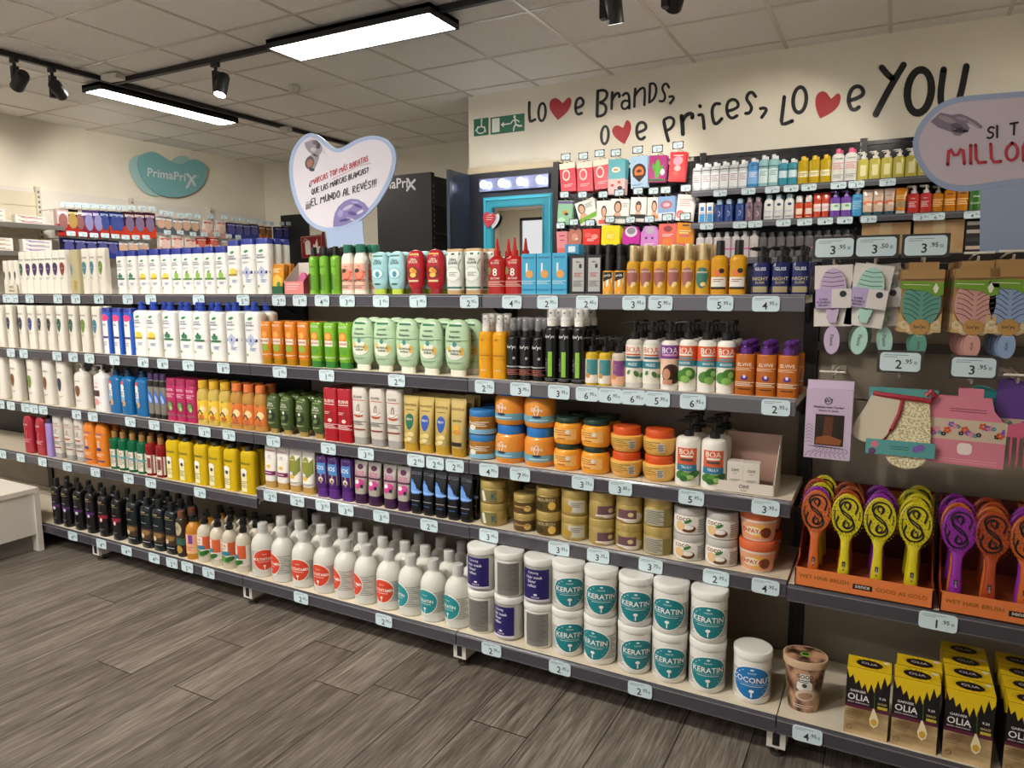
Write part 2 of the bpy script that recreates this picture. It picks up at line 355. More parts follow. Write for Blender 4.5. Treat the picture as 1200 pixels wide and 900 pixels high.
# ---- green evacuation signs on the back wall
def wallsign(name, x0, y0, x1, y1, label):
    s = MB(); P = onY(x0, y1, YB); Q = onY(x1, y0, YB); s.box(P.x, Q.x, YB-.008, YB-.001, P.z, Q.z, '#1f6a4d')
    return s, P.x, Q.x, P.z, Q.z, label
def flat(s, pts, y, c): s.add([(x, y, z) for x, z in pts], [tuple(range(len(pts)))], c)
def fstroke(s, pts, w, y, c, closed=False):
    V, F = stroke_tris(pts, w, closed=closed); s.add([(x, y, z) for x, z in V], F, c)
s, x0, x1, z0, z1, lb = wallsign('exit_sign', 556, 138, 572.5, 160, '')
w = x1-x0; h = z1-z0; U = lambda u, v: (x0+u*w, z0+v*h); y = YB-.0095; c = '#e8efe4'
fstroke(s, [U(.55,.85),U(.55,.5),U(.75,.48),U(.82,.2)], w*.09, y, c); fstroke(s, ell_pts(*U(.5,.32), w*.28, h*.2), w*.07, y-.0004, c, True); flat(s, ell_pts(*U(.56,.9), w*.07, h*.06), y-.0006, c); fstroke(s, [U(.12,.3),U(.3,.55)], w*.06, y, c)
tag(s.obj('accessibility_sign'), 'small green wheelchair pictogram sign on the cream wall', 'sign')
s, x0, x1, z0, z1, lb = wallsign('exit_sign', 575.5, 133, 614.5, 158, '')
w = x1-x0; h = z1-z0; U = lambda u, v: (x0+u*w, z0+v*h)
flat(s, [U(.05,.1),U(.28,.1),U(.28,.92),U(.05,.92)], y, c); fstroke(s, [U(.34,.5),U(.58,.5)], h*.08, y, c); flat(s, [U(.31,.5),U(.41,.34),U(.41,.66)], y-.0004, c)
fstroke(s, [U(.74,.72),U(.76,.42),U(.86,.3),U(.93,.3)], h*.11, y, c); fstroke(s, [U(.76,.42),U(.71,.25),U(.7,.08)], h*.1, y-.0003, c); fstroke(s, [U(.62,.52),U(.68,.66),U(.78,.68),U(.86,.55)], h*.08, y-.0005, c); flat(s, ell_pts(*U(.73,.86), h*.09, h*.1), y-.0006, c)
tag(s.obj('exit_sign'), 'green emergency exit sign with running figure and left arrow', 'sign')
# ---- left wall: pale board strip, logo sign
mb = MB(); mb.box(XL, XL+.02, 1.0, YE-.02, .1, 2.18, '#e6e0d6'); struct(mb.obj('trim_2'))
def lpt(px, py, X): return tuple(onX(px, py, X))
def solid_px(s, pts, plane, d, th, col, sm=2):
    """outline drawn on a real plane, given real thickness th towards the room"""
    q = smooth_pts(pts+[pts[0]], sm)[:-1]
    F0 = [plane(x, y, d) for x, y in q]; F1 = [plane(x, y, d, th) for x, y in q]; n = len(q)
    s.add(F0+F1, [tuple(range(n)), tuple(reversed(range(n, 2*n)))]+[(i, n+i, n+(i+1) % n, (i+1) % n) for i in range(n)], col)
def plX(x, y, d, th=0): p = onX(x, y, d); return (p.x-th, p.y, p.z)
def plY(x, y, d, th=0): p = onY(x, y, d); return (p.x, p.y+th, p.z)
sg = empty('logo_sign', (XL+.03, 3.3, 2.45), 0, 'teal cloud-shaped shop sign with white lettering on the left wall', 'sign')
O, sc = (140, 165), 10
f = lambda L: [(O[0]+x/sc, O[1]+y/sc) for x, y in L]
def childworld(o, par): o.parent = par; o.matrix_parent_inverse = par.matrix_basis.inverted() if not par.parent else Matrix(); return o
def W(o, par):   # parent a mesh given in world coordinates
    bpy.context.view_layer.update() if False else None
    o.parent = par; o.matrix_parent_inverse = (Matrix.Translation(par.location) @ Matrix.Rotation(par.rotation_euler.z, 4, 'Z')).inverted(); return o
s = MB(); solid_px(s, f([(270,160),(200,170),(130,220),(110,290),(130,380),(190,490),(270,590),(380,645),(480,655),(480,500),(300,300)]), plX, XL+.03, .008, '#a9cccb'); solid_px(s, f([(600,250),(640,210),(700,175),(760,172),(830,210),(850,300),(700,330)]), plX, XL+.03, .008, '#a9cccb'); W(s.obj('back_layer'), sg)
s = MB(); solid_px(s, f([(370,127),(430,135),(500,175),(600,240),(700,272),(770,265),(830,225),(890,212),(960,240),(1015,300),(1035,340),(1010,400),(1005,480),(940,560),(830,630),(700,662),(560,660),(430,615),(320,520),(250,400),(212,280),(225,200),(290,145)]), plX, XL+.05, .012, '#7fb8bb')
n = 0
vs, fs, asp = text_tris('PrimaPri')
bl, br, th = (328, 415), (775, 478), 80
def mapl(u, v, k=0):   # u 0..1 along the word, v 0..1 up
    x = bl[0]+(br[0]-bl[0])*u+v*2; y = bl[1]+(br[1]-bl[1])*u-v*100; return tuple(onX(O[0]+x/sc, O[1]+y/sc, XL+.052+k*.001))
s2 = MB(); s2.add([mapl(x/asp+.5, y+.5) for x, y in vs], fs, '#e4e8ee')
def lstroke(pts, wd, k=1):
    V, F = stroke_tris(pts, wd); s2.add([tuple(onX(O[0]+x/sc, O[1]+y/sc, XL+.052+.001*k)) for x, y in V], F, '#e4e8ee')
lstroke([(795,390),(845,450),(885,525)], 30); lstroke([(885,410),(835,465),(792,545)], 30, 2); lstroke(ell_pts(913, 420, 12, 16), 5)
W(s.obj('front_layer'), sg); W(s2.obj('lettering'), sg)
# ------------------------------------------------------------------ lights of the shop
BLK = '#17171a:p'
def led_panel(name, cx, cy, lx, ly, label, power=0, stem=True):
    e = empty(name, (cx, cy, 2.74), 0, label, 'ceiling light', 'black-framed rectangular ceiling light panels')
    s = MB(); t = .014
    for b in ((-lx/2-t, -lx/2, -ly/2-t, ly/2+t), (lx/2, lx/2+t, -ly/2-t, ly/2+t), (-lx/2, lx/2, -ly/2-t, -ly/2), (-lx/2, lx/2, ly/2, ly/2+t)): s.box(*b, 0, .05, BLK)
    s.box(-lx/2-t, lx/2+t, -ly/2-t, ly/2+t, .03, .052, BLK); s.obj('frame', e)
    s = MB(); s.box(-lx/2, lx/2, -ly/2, ly/2, .004, .014, '#fffaf2:e%g' % LEDE); s.obj('diffuser', e)
    return e
LEDE = 25
led_panel('ceiling_light_panel', .285, 1.57, 1.2, .27, 'wide black-framed light panel glowing above the middle of the aisle')
led_panel('ceiling_light_panel', -2.2, 2.1, .2, 1.24, 'narrow black-framed light panel on the track near the left wall')
led_panel('ceiling_light_panel', .3, -3.3, 1.2, .27, 'light panel high behind the viewpoint')
led_panel('ceiling_light_panel', 1.2, -1.9, 1.2, .27, 'light panel above the near aisle floor')
led_panel('ceiling_light_panel', -1.6, -2.2, 1.2, .27, 'light panel above the near left floor')
led_panel('ceiling_light_panel', 4.9, 1.2, .27, 1.2, 'light panel above the far right aisle')
def track(x0, x1, y0, y1, label):
    s = MB(); s.box(x0, x1, y0, y1, 2.772, 2.806, BLK); return tag(s.obj('lighting_track'), label, 'light track')
track(-2.0, 4.6, 1.515, 1.55, 'long black lighting track crossing the ceiling above the display'); track(-2.035, -2.0, -3.5, 4.5, 'black lighting track running along the left side of the ceiling')
track(-2.0, 4.6, -1.75, -1.715, 'black lighting track above the near aisle')
s = MB(); s.box(-.075, .075, -.04, .04, 0, .035, '#d8d2c8'); o = s.obj('junction_box'); o.location = (-1.86, 1.42, 2.757); o.rotation_euler = (0, 0, .1); tag(o, 'small white box on the ceiling where two black tracks meet', 'junction box')
sd = MB(); sd.loft([(-.055, .022, .022, 2), (-.05, .034, .034, 2), (-.02, .04, .04, 2), (0, .045, .045, 2)], '#c9c3ba', 20); o = sd.obj('smoke_detector'); o.location = (-.95, 2.28, CZ-.006); tag(o, 'small pale smoke detector on the ceiling tiles', 'smoke detector')
s = MB(); s.box(-.05, .05, -.03, .03, 0, .05, '#cfcac2'); o = s.obj('junction_box'); o.location = (-1.93, 3.15, 2.72); tag(o, 'white box on the left track above the heart sign', 'junction box')
def spot(x, y, tgt, label, energy=0, lit=False, size=.6, col=(1, .93, .82), grp=None):
    e = empty('track_spotlight', (x, y, 2.772), 0, label, 'spotlight', grp)
    s = MB(); s.box(-.03, .03, -.014, .014, -.03, .002, BLK); s.tube([(0, 0, -.02), (0, 0, -.07)], .011, BLK); s.obj('track_adapter', e)
    s = MB(); s.box(-.016, .016, -.02, .02, -.20, -.055, BLK); s.obj('driver_arm', e)
    d = (Vector(tgt)-Vector((x, y, 2.62))).normalized(); q = (-d).to_track_quat('Z', 'Y')
    off = Vector((.052, 0, -.15)); L = .15; R = .042
    hd = MB(); hd.loft([(-L/2, R*.93, R*.93, 2), (-L/2, R, R, 2), (L*.4, R, R, 2), (L/2, R*.8, R*.8, 2)], BLK, 24)
    o = hd.obj('lamp_head', e); o.rotation_euler = q.to_euler(); o.location = off
    gl = MB(); gl.loft([(-L/2-.0005, R*.86, R*.86, 2), (-L/2-.002, R*.8, R*.8, 2)], ('#fff4e0:e25' if lit else '#d9d3c8:e1.5'), 24); gl.obj('lens', o)
    ld = bpy.data.lights.new('spot_beam', 'SPOT'); ld.energy = energy; ld.color = col; ld.spot_size = size*1.6; ld.spot_blend = .6; ld.shadow_soft_size = .035
    lo = bpy.data.objects.new('spot_beam', ld); COL.objects.link(lo); lo.parent = e; lo.rotation_euler = q.to_euler(); lo.location = off+d*(L/2+.02)
    return e
S_ = 1.0
spot(-2.0, .83, (-3.8, 1.2, 1.9), 'black spotlight hanging leftmost on the ceiling track by the left wall', 40)
spot(-2.0, 1.07, (-3.8, 2.9, 2.0), 'black spotlight second from left on the ceiling track', 40)
spot(-.92, 1.53, (-.75, .6, .0), 'lit black spotlight between the two ceiling light panels', 25, True)
spot(1.86, 1.53, (1.85, 2.2, .9), 'black spotlight pointing straight down above the red heart lettering', 14)
spot(2.17, 1.53, (1.3, 3.1, 1.75), 'shining spotlight at the top edge above the slogan', 34, True)
spot(3.1, 1.53, (2.4, 3.1, 1.9), 'spotlight outside the frame aimed at the back wall', 22)
for i, (x, t, en) in enumerate([(-1.3, (-1.3, .1, .9), 17), (-.1, (-.2, .1, .8), 23), (1.0, (.9, .1, .8), 32), (1.75, (2.15, .1, .75), 38), (2.45, (2.75, .1, .35), 12), (.2, (.9, -.9, 0), 14)]):
    spot(x, -1.73, t, 'near-aisle spotlight, %s along its track' % ['first', 'second', 'third', 'fourth', 'fifth', 'sixth'][i], en)
wd = bpy.data.worlds.new('added_fill_light'); bpy.context.scene.world = wd; wd.use_nodes = True
wd.node_tree.nodes['Background'].inputs[0].default_value = (.95, .95, 1, 1); wd.node_tree.nodes['Background'].inputs[1].default_value = WORLD  # added fill light, entering through the front opening
# ------------------------------------------------------------------ display gondola
ZS = {1: 1.2347, 2: .9655, 3: .6919, 4: .471, 5: .13}; YF_ = {1: .094, 2: 0, 3: 0, 4: 0, 5: -.09}
BACK = .30
NAMES = {1: 'top shelf', 2: 'second shelf', 3: 'middle shelf', 4: 'fourth shelf', 5: 'bottom shelf'}
taupe = noisemat('taupe_back_panel', '#8f8474', '#978c7c', 8, .6)
boardm = noisemat('cream_shelf_board', '#d9cdb7', '#e2d7c2', 20, .45)
railm = '#47454c:g'
BAYN = ['far left bay', 'left bay', 'middle bay', 'right bay', 'brush bay']
for b in range(-1, 5):
    s = MB(); x0, x1 = b-1+.022, b-.022
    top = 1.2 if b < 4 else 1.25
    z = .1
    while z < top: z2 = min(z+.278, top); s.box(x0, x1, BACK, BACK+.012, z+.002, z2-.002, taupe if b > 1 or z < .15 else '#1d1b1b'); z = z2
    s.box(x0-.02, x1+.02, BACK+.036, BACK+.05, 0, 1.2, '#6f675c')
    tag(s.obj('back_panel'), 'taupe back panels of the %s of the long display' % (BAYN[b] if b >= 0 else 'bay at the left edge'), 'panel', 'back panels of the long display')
PN = {-2: 'second seam left of the frame', -1: 'first seam left of the frame', 0: 'left end of the left bay', 1: 'joint of left and middle bays', 2: 'joint of middle and right bays', 3: 'joint of right and brush bays', 4: 'hidden right end'}
for b in range(-2, 5):
    s = MB(); s.box(b-.02, b+.02, BACK-.012, BACK+.035, 0.0, 1.25, '#1b1b1e:p')
    for k in range(24): s.box(b-.011, b-.005, BACK-.0125, BACK-.011, .15+k*.05, .175+k*.05, '#050505'); s.box(b+.005, b+.011, BACK-.0125, BACK-.011, .15+k*.05, .175+k*.05, '#050505')
    tag(s.obj('upright_post'), 'black slotted upright post at the %s' % PN[b], 'post', 'upright posts of the long display')
    if b > -2:
        s = MB(); s.box(-.024, .024, -.0, .34, .03, .088, '#d6d1c8'); s.box(-.009, .009, -.0015, .001, .038, .08, '#151515'); s.loft([(0, .016, .016, 2), (.006, .018, .018, 2), (.012, .006, .006, 2), (.04, .006, .006, 2)], '#8d8a86:m', 16, cy=.025, cx=0); s.box(-.012, .012, .02, .34, .088, .1, '#1b1b1e:p')
        o = s.obj('base_foot'); o.location = (b, -.075, 0); tag(o, 'grey adjustable foot under the %s' % PN[b], 'foot', 'base feet of the long display')
def shelf(b, lvl, z, label, x1=None):
    yf = YF_[lvl]; x0 = b-1; x1 = x1 or b
    e = empty('store_shelf', ((x0+x1)/2, BACK, z), 0, label, 'shelf', 'metal shelves of the display gondola')
    s = MB(); hw = (x1-x0)/2-.0015; s.box(-hw, hw, yf-BACK+.004, -.014, -.022, 0, boardm); s.box(-hw, hw, yf-BACK+.004, yf-BACK+.012, -.03, .0012, boardm); s.obj('board', e)
    s = MB(); s.prism([(yf-BACK+.004, .0005), (yf-BACK-.002, .0), (yf-BACK-.006, -.006), (yf-BACK-.004, -.042), (yf-BACK+.002, -.044), (yf-BACK+.004, -.04)], -hw, hw, '#6f6e74:s' if lvl < 3 and b == 3 else railm, lambda u, v, w: (w, u, v))  # right bay's upper two rails: reflected light put into a paler colour
    s.box(-hw, hw, yf-BACK-.0075, yf-BACK-.005, -.008, -.005, '#8b8a90:s'); s.box(-hw, hw, yf-BACK-.0065, yf-BACK-.003, -.044, -.0415, '#6a696f:s'); s.obj('price_rail', e)
    if lvl < 5:
        for sx in (-1, 1):
            s = MB(); s.prism([(yf-BACK+.03, -.024), (-.01, -.024), (-.01, -.085), (-.05, -.08)], sx*(hw-.008)-.002, sx*(hw-.008)+.002, '#1f1f22:p', lambda u, v, w: (w, u, v)); s.obj('bracket', e)
    return e
ZR4 = {0: .4256, 1: .4256, 2: .4685, 3: .471}
for b in range(-1, 4):
    n = BAYN[b] if b >= 0 else 'bay at the left edge'
    for l in range(1, 6):
        z = ZS[l] if l != 4 else ZR4.get(b, .4256)
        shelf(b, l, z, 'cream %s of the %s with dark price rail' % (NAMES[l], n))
shelf(4, 4, .463, 'cream shelf with dark rail carrying the orange brush displays'); shelf(4, 5, .13, 'cream bottom shelf carrying the yellow and black boxes')
# ------------------------------------------------------------------ products
PR = {
 'sq': [(0,.95,.93),(.012,1,1),(.92,1,1),(.955,.97,.96),(.975,.88,.88),(.99,.65,.72),(1,.42,.6)],
 'sh': [(0,.9,.85),(.012,.98,.97),(.03,1,1),(.78,1,1),(.86,.95,.96),(.93,.84,.88),(.975,.68,.75),(1,.5,.6)],
 'pant': [(0,.93,.9),(.012,1,1),(.87,1,1),(.872,.985,.98),(.882,.985,.98),(.884,1,1),(.985,.99,.98),(1,.93,.9)],
 'str': [(0,.95,.94),(.008,.99,.99),(.02,1,1),(.975,1,1),(.99,.985,.98),(1,.95,.93)],
 'oval': [(0,.58,.66),(.03,.7,.78),(.1,.85,.9),(.25,.96,.98),(.45,1,1),(.66,1,1),(.8,.94,.95),(.89,.83,.86),(.95,.66,.72),(.985,.42,.5),(1,.2,.3)],
 'tube': [(0,.82,1),(.03,.84,.98),(.3,.89,.82),(.6,.94,.55),(.88,.99,.2),(.92,1,.08),(1,1,.06)],
 'cylb': [(0,.93,.93),(.012,1,1),(.76,1,1),(.84,.93,.93),(.91,.75,.75),(.96,.5,.5),(1,.36,.36)],
 'cylf': [(0,.93,.93),(.012,1,1),(.88,1,1),(.94,.95,.95),(.98,.8,.8),(1,.55,.55)],
 'round': [(0,.9,.9),(.02,1,1),(.64,1,1),(.71,.985,.985),(.78,.92,.92),(.84,.81,.81),(.89,.66,.66),(.925,.5,.5),(.945,.41,.41),(1,.4,.4)],
 'waist': [(0,.9,.9),(.02,1,1),(.58,.96,.96),(.64,.97,.97),(.74,1,1),(.86,.93,.93),(.95,.72,.72),(1,.55,.55)],
 'jar': [(0,.9,.9),(.04,.98,.98),(.1,1,1),(.93,1,1),(1,.95,.95)],
 'fat': [(0,.88,.88),(.06,.97,.97),(.2,1,1),(.75,1,1),(.9,.96,.96),(.97,.88,.88),(1,.84,.84)],
 'bowl': [(0,.72,.72),(.06,.82,.82),(.3,.94,.94),(.7,1,1),(.95,1,1),(1,.92,.92)],
 'tub': [(0,.78,.78),(.03,.83,.83),(1,1,1)],
 'box': [(0,1,1),(1,1,1)],
 'shou': [(0,.95,.9),(.012,1,1),(.84,1,1),(.9,.97,.97),(.955,.8,.82),(.985,.5,.6),(1,.34,.5)],
 'nozzle': [(0,.93,.93),(.012,1,1),(.86,1,1),(.92,.9,.9),(.97,.6,.6),(1,.4,.4)],
 'inv': [(0,.86,.9),(.02,.9,.94),(.6,.98,1),(.9,1,1),(.97,.97,.95),(1,.9,.85)],
}
K = {}
def kd(name, desc, cat, w, d, h, prof, n, col, cap=(), dec=(), seg=26, foot=None):
    K[name] = dict(desc=desc, cat=cat, w=w, d=d, h=h, prof=prof, n=n, col=col, cap=cap, dec=dec, seg=seg, foot=foot)
def H(k):
    q = K[k]; return q['h']+sum(c[1] for c in q['cap'] if c[0] != 'inside')+(q['foot'][0] if q['foot'] else 0)
PROTO = {}
def build(k):
    if k in PROTO: return PROTO[k]
    q = K[k]; w, d, h, n = q['w']/2, q['d']/2, q['h'], q['n']; z0 = q['foot'][0] if q['foot'] else 0
    parts = []
    s = MB(); secs = [(z0+h*a[0], w*a[1], d*a[2], n) for a in PR[q['prof']]]
    if q['prof'] == 'box': t = .0012; secs = [(z0, w-t, d-t, n), (z0+t, w, d, n), (z0+h-t, w, d, n), (z0+h, w-t, d-t, n)]
    s.loft(secs, q['col'], q['seg']); parts.append(('bottle_body' if q['cat'] == 'bottle' else {'jar': 'jar_body', 'box': 'carton', 'tube': 'tube_body'}.get(q['cat'], 'body'), s.mesh(k)))
    if q['foot']:
        fh, fw, fc = q['foot']; s = MB(); s.loft([(0, w*fw*.97, min(d, w)*fw*.97, n), (.002, w*fw, d*fw if d < w else d*fw, n), (fh+.001, w*fw, d*fw, n)], fc, q['seg']); parts.append(('cap', s.mesh(k+'_cap')))
    if q['dec']:
        s = MB(); s.sec = secs
        for D in q['dec']:
            t = D[0]; a = D[1:]
            fx = lambda v: v*w; fz = lambda v: z0+v*h
            if t == 'r': s.grid(fx(a[0]), fz(a[1]), a[2]*w*2, a[3]*h, a[4], 10 if n < 3 else 4, 3)
            elif t == 'e': s.ell(fx(a[0]), fz(a[1]), a[2]*w*2, a[3]*h, a[4], *(a[5:]))
            elif t == 't': s.txt(fx(a[0]), fz(a[1]), a[2]*h, a[3], a[4], a[5]*w*2 if len(a) > 5 else w*1.8, *(a[6:]))
            elif t == 'l': s.lines(fx(a[0]), fz(a[1]), a[2]*w*2, a[3]*h, a[4], a[5])
            elif t == 'p': s.poly([(fx(x), fz(z)) for x, z in a[0]], a[1])
            elif t == 's': s.stroke(smooth_pts([(fx(x), fz(z)) for x, z in a[0]], 2), a[1]*w, a[2])
        parts.append(('label_print', s.mesh(k+'_label')))
    zt = z0+h
    for c in q['cap']:
        s = MB(); ch = c[1]; nm = 'cap'
        if c[0] == 'cap':   # ('cap', h, wfrac, colour, [dfrac, n, topfrac])
            wf = c[2]; df = c[4] if len(c) > 4 else wf; nn = c[5] if len(c) > 5 else n; tf = c[6] if len(c) > 6 else .96
            a, b = w*wf, (d*df if len(c) > 4 else min(w, d)*wf if n > 2.2 or d < w*.8 else w*wf)
            if len(c) <= 4 and (n > 2.2 or d < w*.8): a = b = min(w*wf, d*.98); nn = 2
            s.loft([(zt-.001, a, b, nn), (zt+ch*.9, a*tf, b*tf, nn), (zt+ch*.97, a*tf*.97, b*tf*.97, nn), (zt+ch, a*tf*.88, b*tf*.88, nn)], c[3], 20); 
        elif c[0] == 'lid':
            a = w*c[2]; nm = 'lid'; s.loft([(zt-.0005, a*.98, a*.98, 2), (zt+ch*.08, a, a, 2), (zt+ch*.85, a, a, 2), (zt+ch*.97, a*.97, a*.97, 2), (zt+ch, a*.93, a*.93, 2)], c[3], q['seg'])
            s.loft([(zt+ch-.0002, a*.84, a*.84, 2), (zt+ch+.0004, a*.83, a*.83, 2)], c[3], q['seg'])
        elif c[0] == 'pump':
            nm = 'pump'; r = c[3] if len(c) > 3 else .0125; s.loft([(zt-.002, r, r, 2), (zt+ch*.36, r, r, 2), (zt+ch*.4, r*.8, r*.8, 2), (zt+ch*.42, r*.35, r*.35, 2), (zt+ch*.72, r*.35, r*.35, 2), (zt+ch*.74, r*.62, r*.62, 2), (zt+ch*.94, r*.66, r*.66, 2), (zt+ch, r*.5, r*.5, 2)], c[2], 16)
            s.tube([(0, 0, zt+ch*.88), (-r*1.6, -r*.6, zt+ch*.9), (-r*2.5, -r*.9, zt+ch*.84)], [r*.34, r*.26, r*.2], c[2], 8)
        elif c[0] == 'spray':
            nm = 'spray_head'; r = c[3]; s.loft([(zt-.001, r, r, 2), (zt+ch*.45, r, r, 2), (zt+ch*.5, r*.72, r*.72, 2), (zt+ch*.96, r*.7, r*.7, 2), (zt+ch, r*.6, r*.6, 2)], c[2], 16)
            s.tube([(0, -r*.6, zt+ch*.78), (0, -r*.85, zt+ch*.78)], r*.22, '#222222', 8)
            if len(c) > 4:
                o = MB(); o.loft([(zt+ch*.3, r*1.08, r*1.08, 2), (zt+ch*1.05, r*1.04, r*1.04, 2), (zt+ch*1.1, r*.9, r*.9, 2)], c[4], 16); over = ('clear_overcap', o.mesh(k+'_over'))
        elif c[0] == 'noz':
            nm = 'nozzle'; s.loft([(zt-.001, .012, .012, 2), (zt+ch*.3, .012, .012, 2), (zt+ch*.32, .008, .008, 2), (zt+ch*.9, .0035, .0035, 2), (zt+ch, .003, .003, 2)], c[2], 14)
        elif c[0] == 'flip':
            nm = 'cap'; s.loft([(zt-.001, .015, .015, 2), (zt+ch*.45, .0155, .0155, 2), (zt+ch*.5, .011, .011, 2), (zt+ch*.62, .011, .011, 2), (zt+ch*.66, .0125, .0125, 2), (zt+ch*.92, .012, .012, 2), (zt+ch, .009, .009, 2)], c[2], 16)
        elif c[0] == 'curl':   # rounded lockable pump
            nm = 'pump'; s.loft([(zt-.001, .0165, .0165, 2), (zt+ch*.42, .0165, .0165, 2), (zt+ch*.5, .012, .012, 2), (zt+ch*.6, .011, .011, 2), (zt+ch*.7, .014, .014, 2), (zt+ch*.85, .0145, .0145, 2), (zt+ch, .008, .008, 2)], c[2], 18); s.tube([(0, 0, zt+ch*.78), (0, -.014, zt+ch*.82), (0, -.021, zt+ch*.72)], [.007, .006, .004], c[2])
        parts.append((nm, s.mesh(k+'_'+nm))); zt += ch
        if c[0] == 'spray' and len(c) > 4: parts.append(over)
    PROTO[k] = parts; return parts
HIDDEN = set('''white shampoo bottle with green teardrop emblem, second row, only one, top shelf
white shampoo bottle with purple teardrop emblem, second row, leftmost, top shelf
white shampoo bottle with purple teardrop emblem, second row, second from left, top shelf
white shampoo bottle with purple teardrop emblem, second row, third from left, top shelf
white shampoo bottle with purple teardrop emblem, second row, fourth from left, top shelf
white shampoo bottle with purple teardrop emblem, second row, rightmost, top shelf
white shampoo bottle with red teardrop emblem, second row, only one, top shelf
clear-wrapped pale gold twin pack bottle, second row, only one, top shelf
white shampoo bottle with navy cap and mint leaves, second row, leftmost, top shelf
white shampoo bottle with navy cap and mint leaves, second row, rightmost, top shelf
white shampoo bottle with navy cap and lemon, second row, leftmost, top shelf
white shampoo bottle with navy cap and lemon, second row, second from left, top shelf
white shampoo bottle with navy cap and lemon, second row, rightmost, top shelf
white shampoo bottle with navy cap and green apple, second row, leftmost, top shelf
white shampoo bottle with navy cap and green apple, second row, second from left, top shelf
white shampoo bottle with navy cap and green apple, second row, third from left, top shelf
white shampoo bottle with navy cap and green apple, second row, fourth from left, top shelf
white shampoo bottle with navy cap and green apple, second row, rightmost, top shelf
tall white shampoo bottle with navy cap and lemon, second row, only one, top shelf
tall white shampoo bottle with navy cap and band, second row, leftmost, top shelf
tall white shampoo bottle with navy cap and band, third row, leftmost, top shelf
pale blue upside-down conditioner bottle, third row, leftmost, top shelf
sky blue carton with orange drop motif, second row, leftmost, top shelf
sky blue carton with orange drop motif, third row, leftmost, top shelf
sky blue carton with orange drop motif, second row, second from left, top shelf
sky blue carton with orange drop motif, third row, second from left, top shelf
black carton with silver front panel, second row, leftmost, top shelf
black carton with silver front panel, second row, rightmost, top shelf
white shampoo bottle with navy teardrop emblem, second row, rightmost, second shelf
white shampoo bottle with blue teardrop emblem, second row, only one, second shelf
white shampoo bottle with dark teardrop emblem, second row, leftmost, second shelf
white shampoo bottle with dark teardrop emblem, second row, rightmost, second shelf
white shampoo bottle with olive teardrop emblem, second row, only one, second shelf
bright green upside-down conditioner bottle, third row, rightmost, second shelf
dark olive green oval conditioner bottle, fourth row, third from left, middle shelf
dark olive green oval conditioner bottle, second row, rightmost, middle shelf
dark olive green oval conditioner bottle, third row, rightmost, middle shelf
dark olive green oval conditioner bottle, fourth row, rightmost, middle shelf
pale grey shampoo bottle with copper swirl, second row, rightmost, fourth shelf
white tube with olive green sweep and gold base, second row, leftmost, fourth shelf
black tube with light blue flash, second row, leftmost, fourth shelf
clear-capped milky shampoo bottle with teal egg label, third row, rightmost, bottom shelf
pale yellow oil bottle with white pump, rightmost, front, upper wall shelf
pale yellow oil bottle with white pump, rightmost, second row, upper wall shelf
deep green bottle with white print, leftmost, second row, middle wall shelf
deep green bottle with white print, second from left, front, middle wall shelf
deep green bottle with white print, second from left, second row, middle wall shelf
deep green bottle with white print, rightmost, front, middle wall shelf
deep green bottle with white print, rightmost, second row, middle wall shelf
coral pink sachet with orange flower, third row, second on hook
black and gold toothbrush pack, upper row, second from left, second on hook
black and gold toothbrush pack, upper row, second from left, third on hook
purple toothbrush pack, upper row, fifth from left, second on hook
navy toothbrush pack, upper row, sixth from left, second on hook
navy toothbrush pack, upper row, sixth from left, third on hook
navy toothbrush pack, upper row, seventh from left, second on hook
navy toothbrush pack, upper row, seventh from left, third on hook
navy toothbrush pack, upper row, eighth from left, second on hook
navy toothbrush pack, upper row, eighth from left, third on hook
dark red brush head pack, upper row, ninth from left, third on hook
dark red brush head pack, upper row, tenth from left, third on hook
dark red brush head pack, upper row, eleventh from left, second on hook
dark red brush head pack, upper row, eleventh from left, third on hook
silver compact pack, further row, first from left, second on hook
dark blue razor pack, further row, ninth from left, second on hook
dark blue razor pack, further row, tenth from left, second on hook
dark blue razor pack, further row, eleventh from left, second on hook
brown and orange pack, further row, twelfth from left, second on hook
brown and orange pack, further row, thirteenth from left, second on hook
dark blue razor pack, further row, fifteenth from left, second on hook
dark blue razor pack, lower row, second from left, second on hook
dark blue razor pack, lower row, third from left, second on hook
dark blue razor pack, lower row, fourth from left, second on hook
dark blue razor pack, lower row, fifth from left, second on hook
silver compact pack, lower row, sixth from left, second on hook
silver compact pack, lower row, seventh from left, second on hook
silver compact pack, lower row, eighth from left, second on hook
bright red card pack, lower row, twelfth from left, second on hook
white and coral card pack, lower row, fifteenth from left
white and coral card pack, lower row, fifteenth from left, second on hook'''.split('\n'))   # nothing of these shows in the photograph
def catof(k):
    for w, c in (('cond', 'conditioner bottle'), ('fructis', 'conditioner bottle'), ('mist', 'spray bottle'), ('spray', 'spray bottle'), ('mousse', 'mousse can'), ('can', 'spray can'), ('boac', 'shampoo bottle'), ('boa', 'pump bottle'), ('pump', 'pump bottle'), ('mini', 'pump bottle'), ('oil', 'oil bottle'),
                 ('mic_', 'water bottle'), ('rose', 'water bottle'), ('dark_clear', 'water bottle'), ('btl', 'lotion bottle'), ('gel', 'shower gel'), ('nozzle', 'applicator bottle'), ('hair_', 'shampoo bottle'), ('coral_bottle', 'lotion bottle'), ('herbal', 'oil bottle')):
        if w in k: return c
    return 'shampoo bottle'
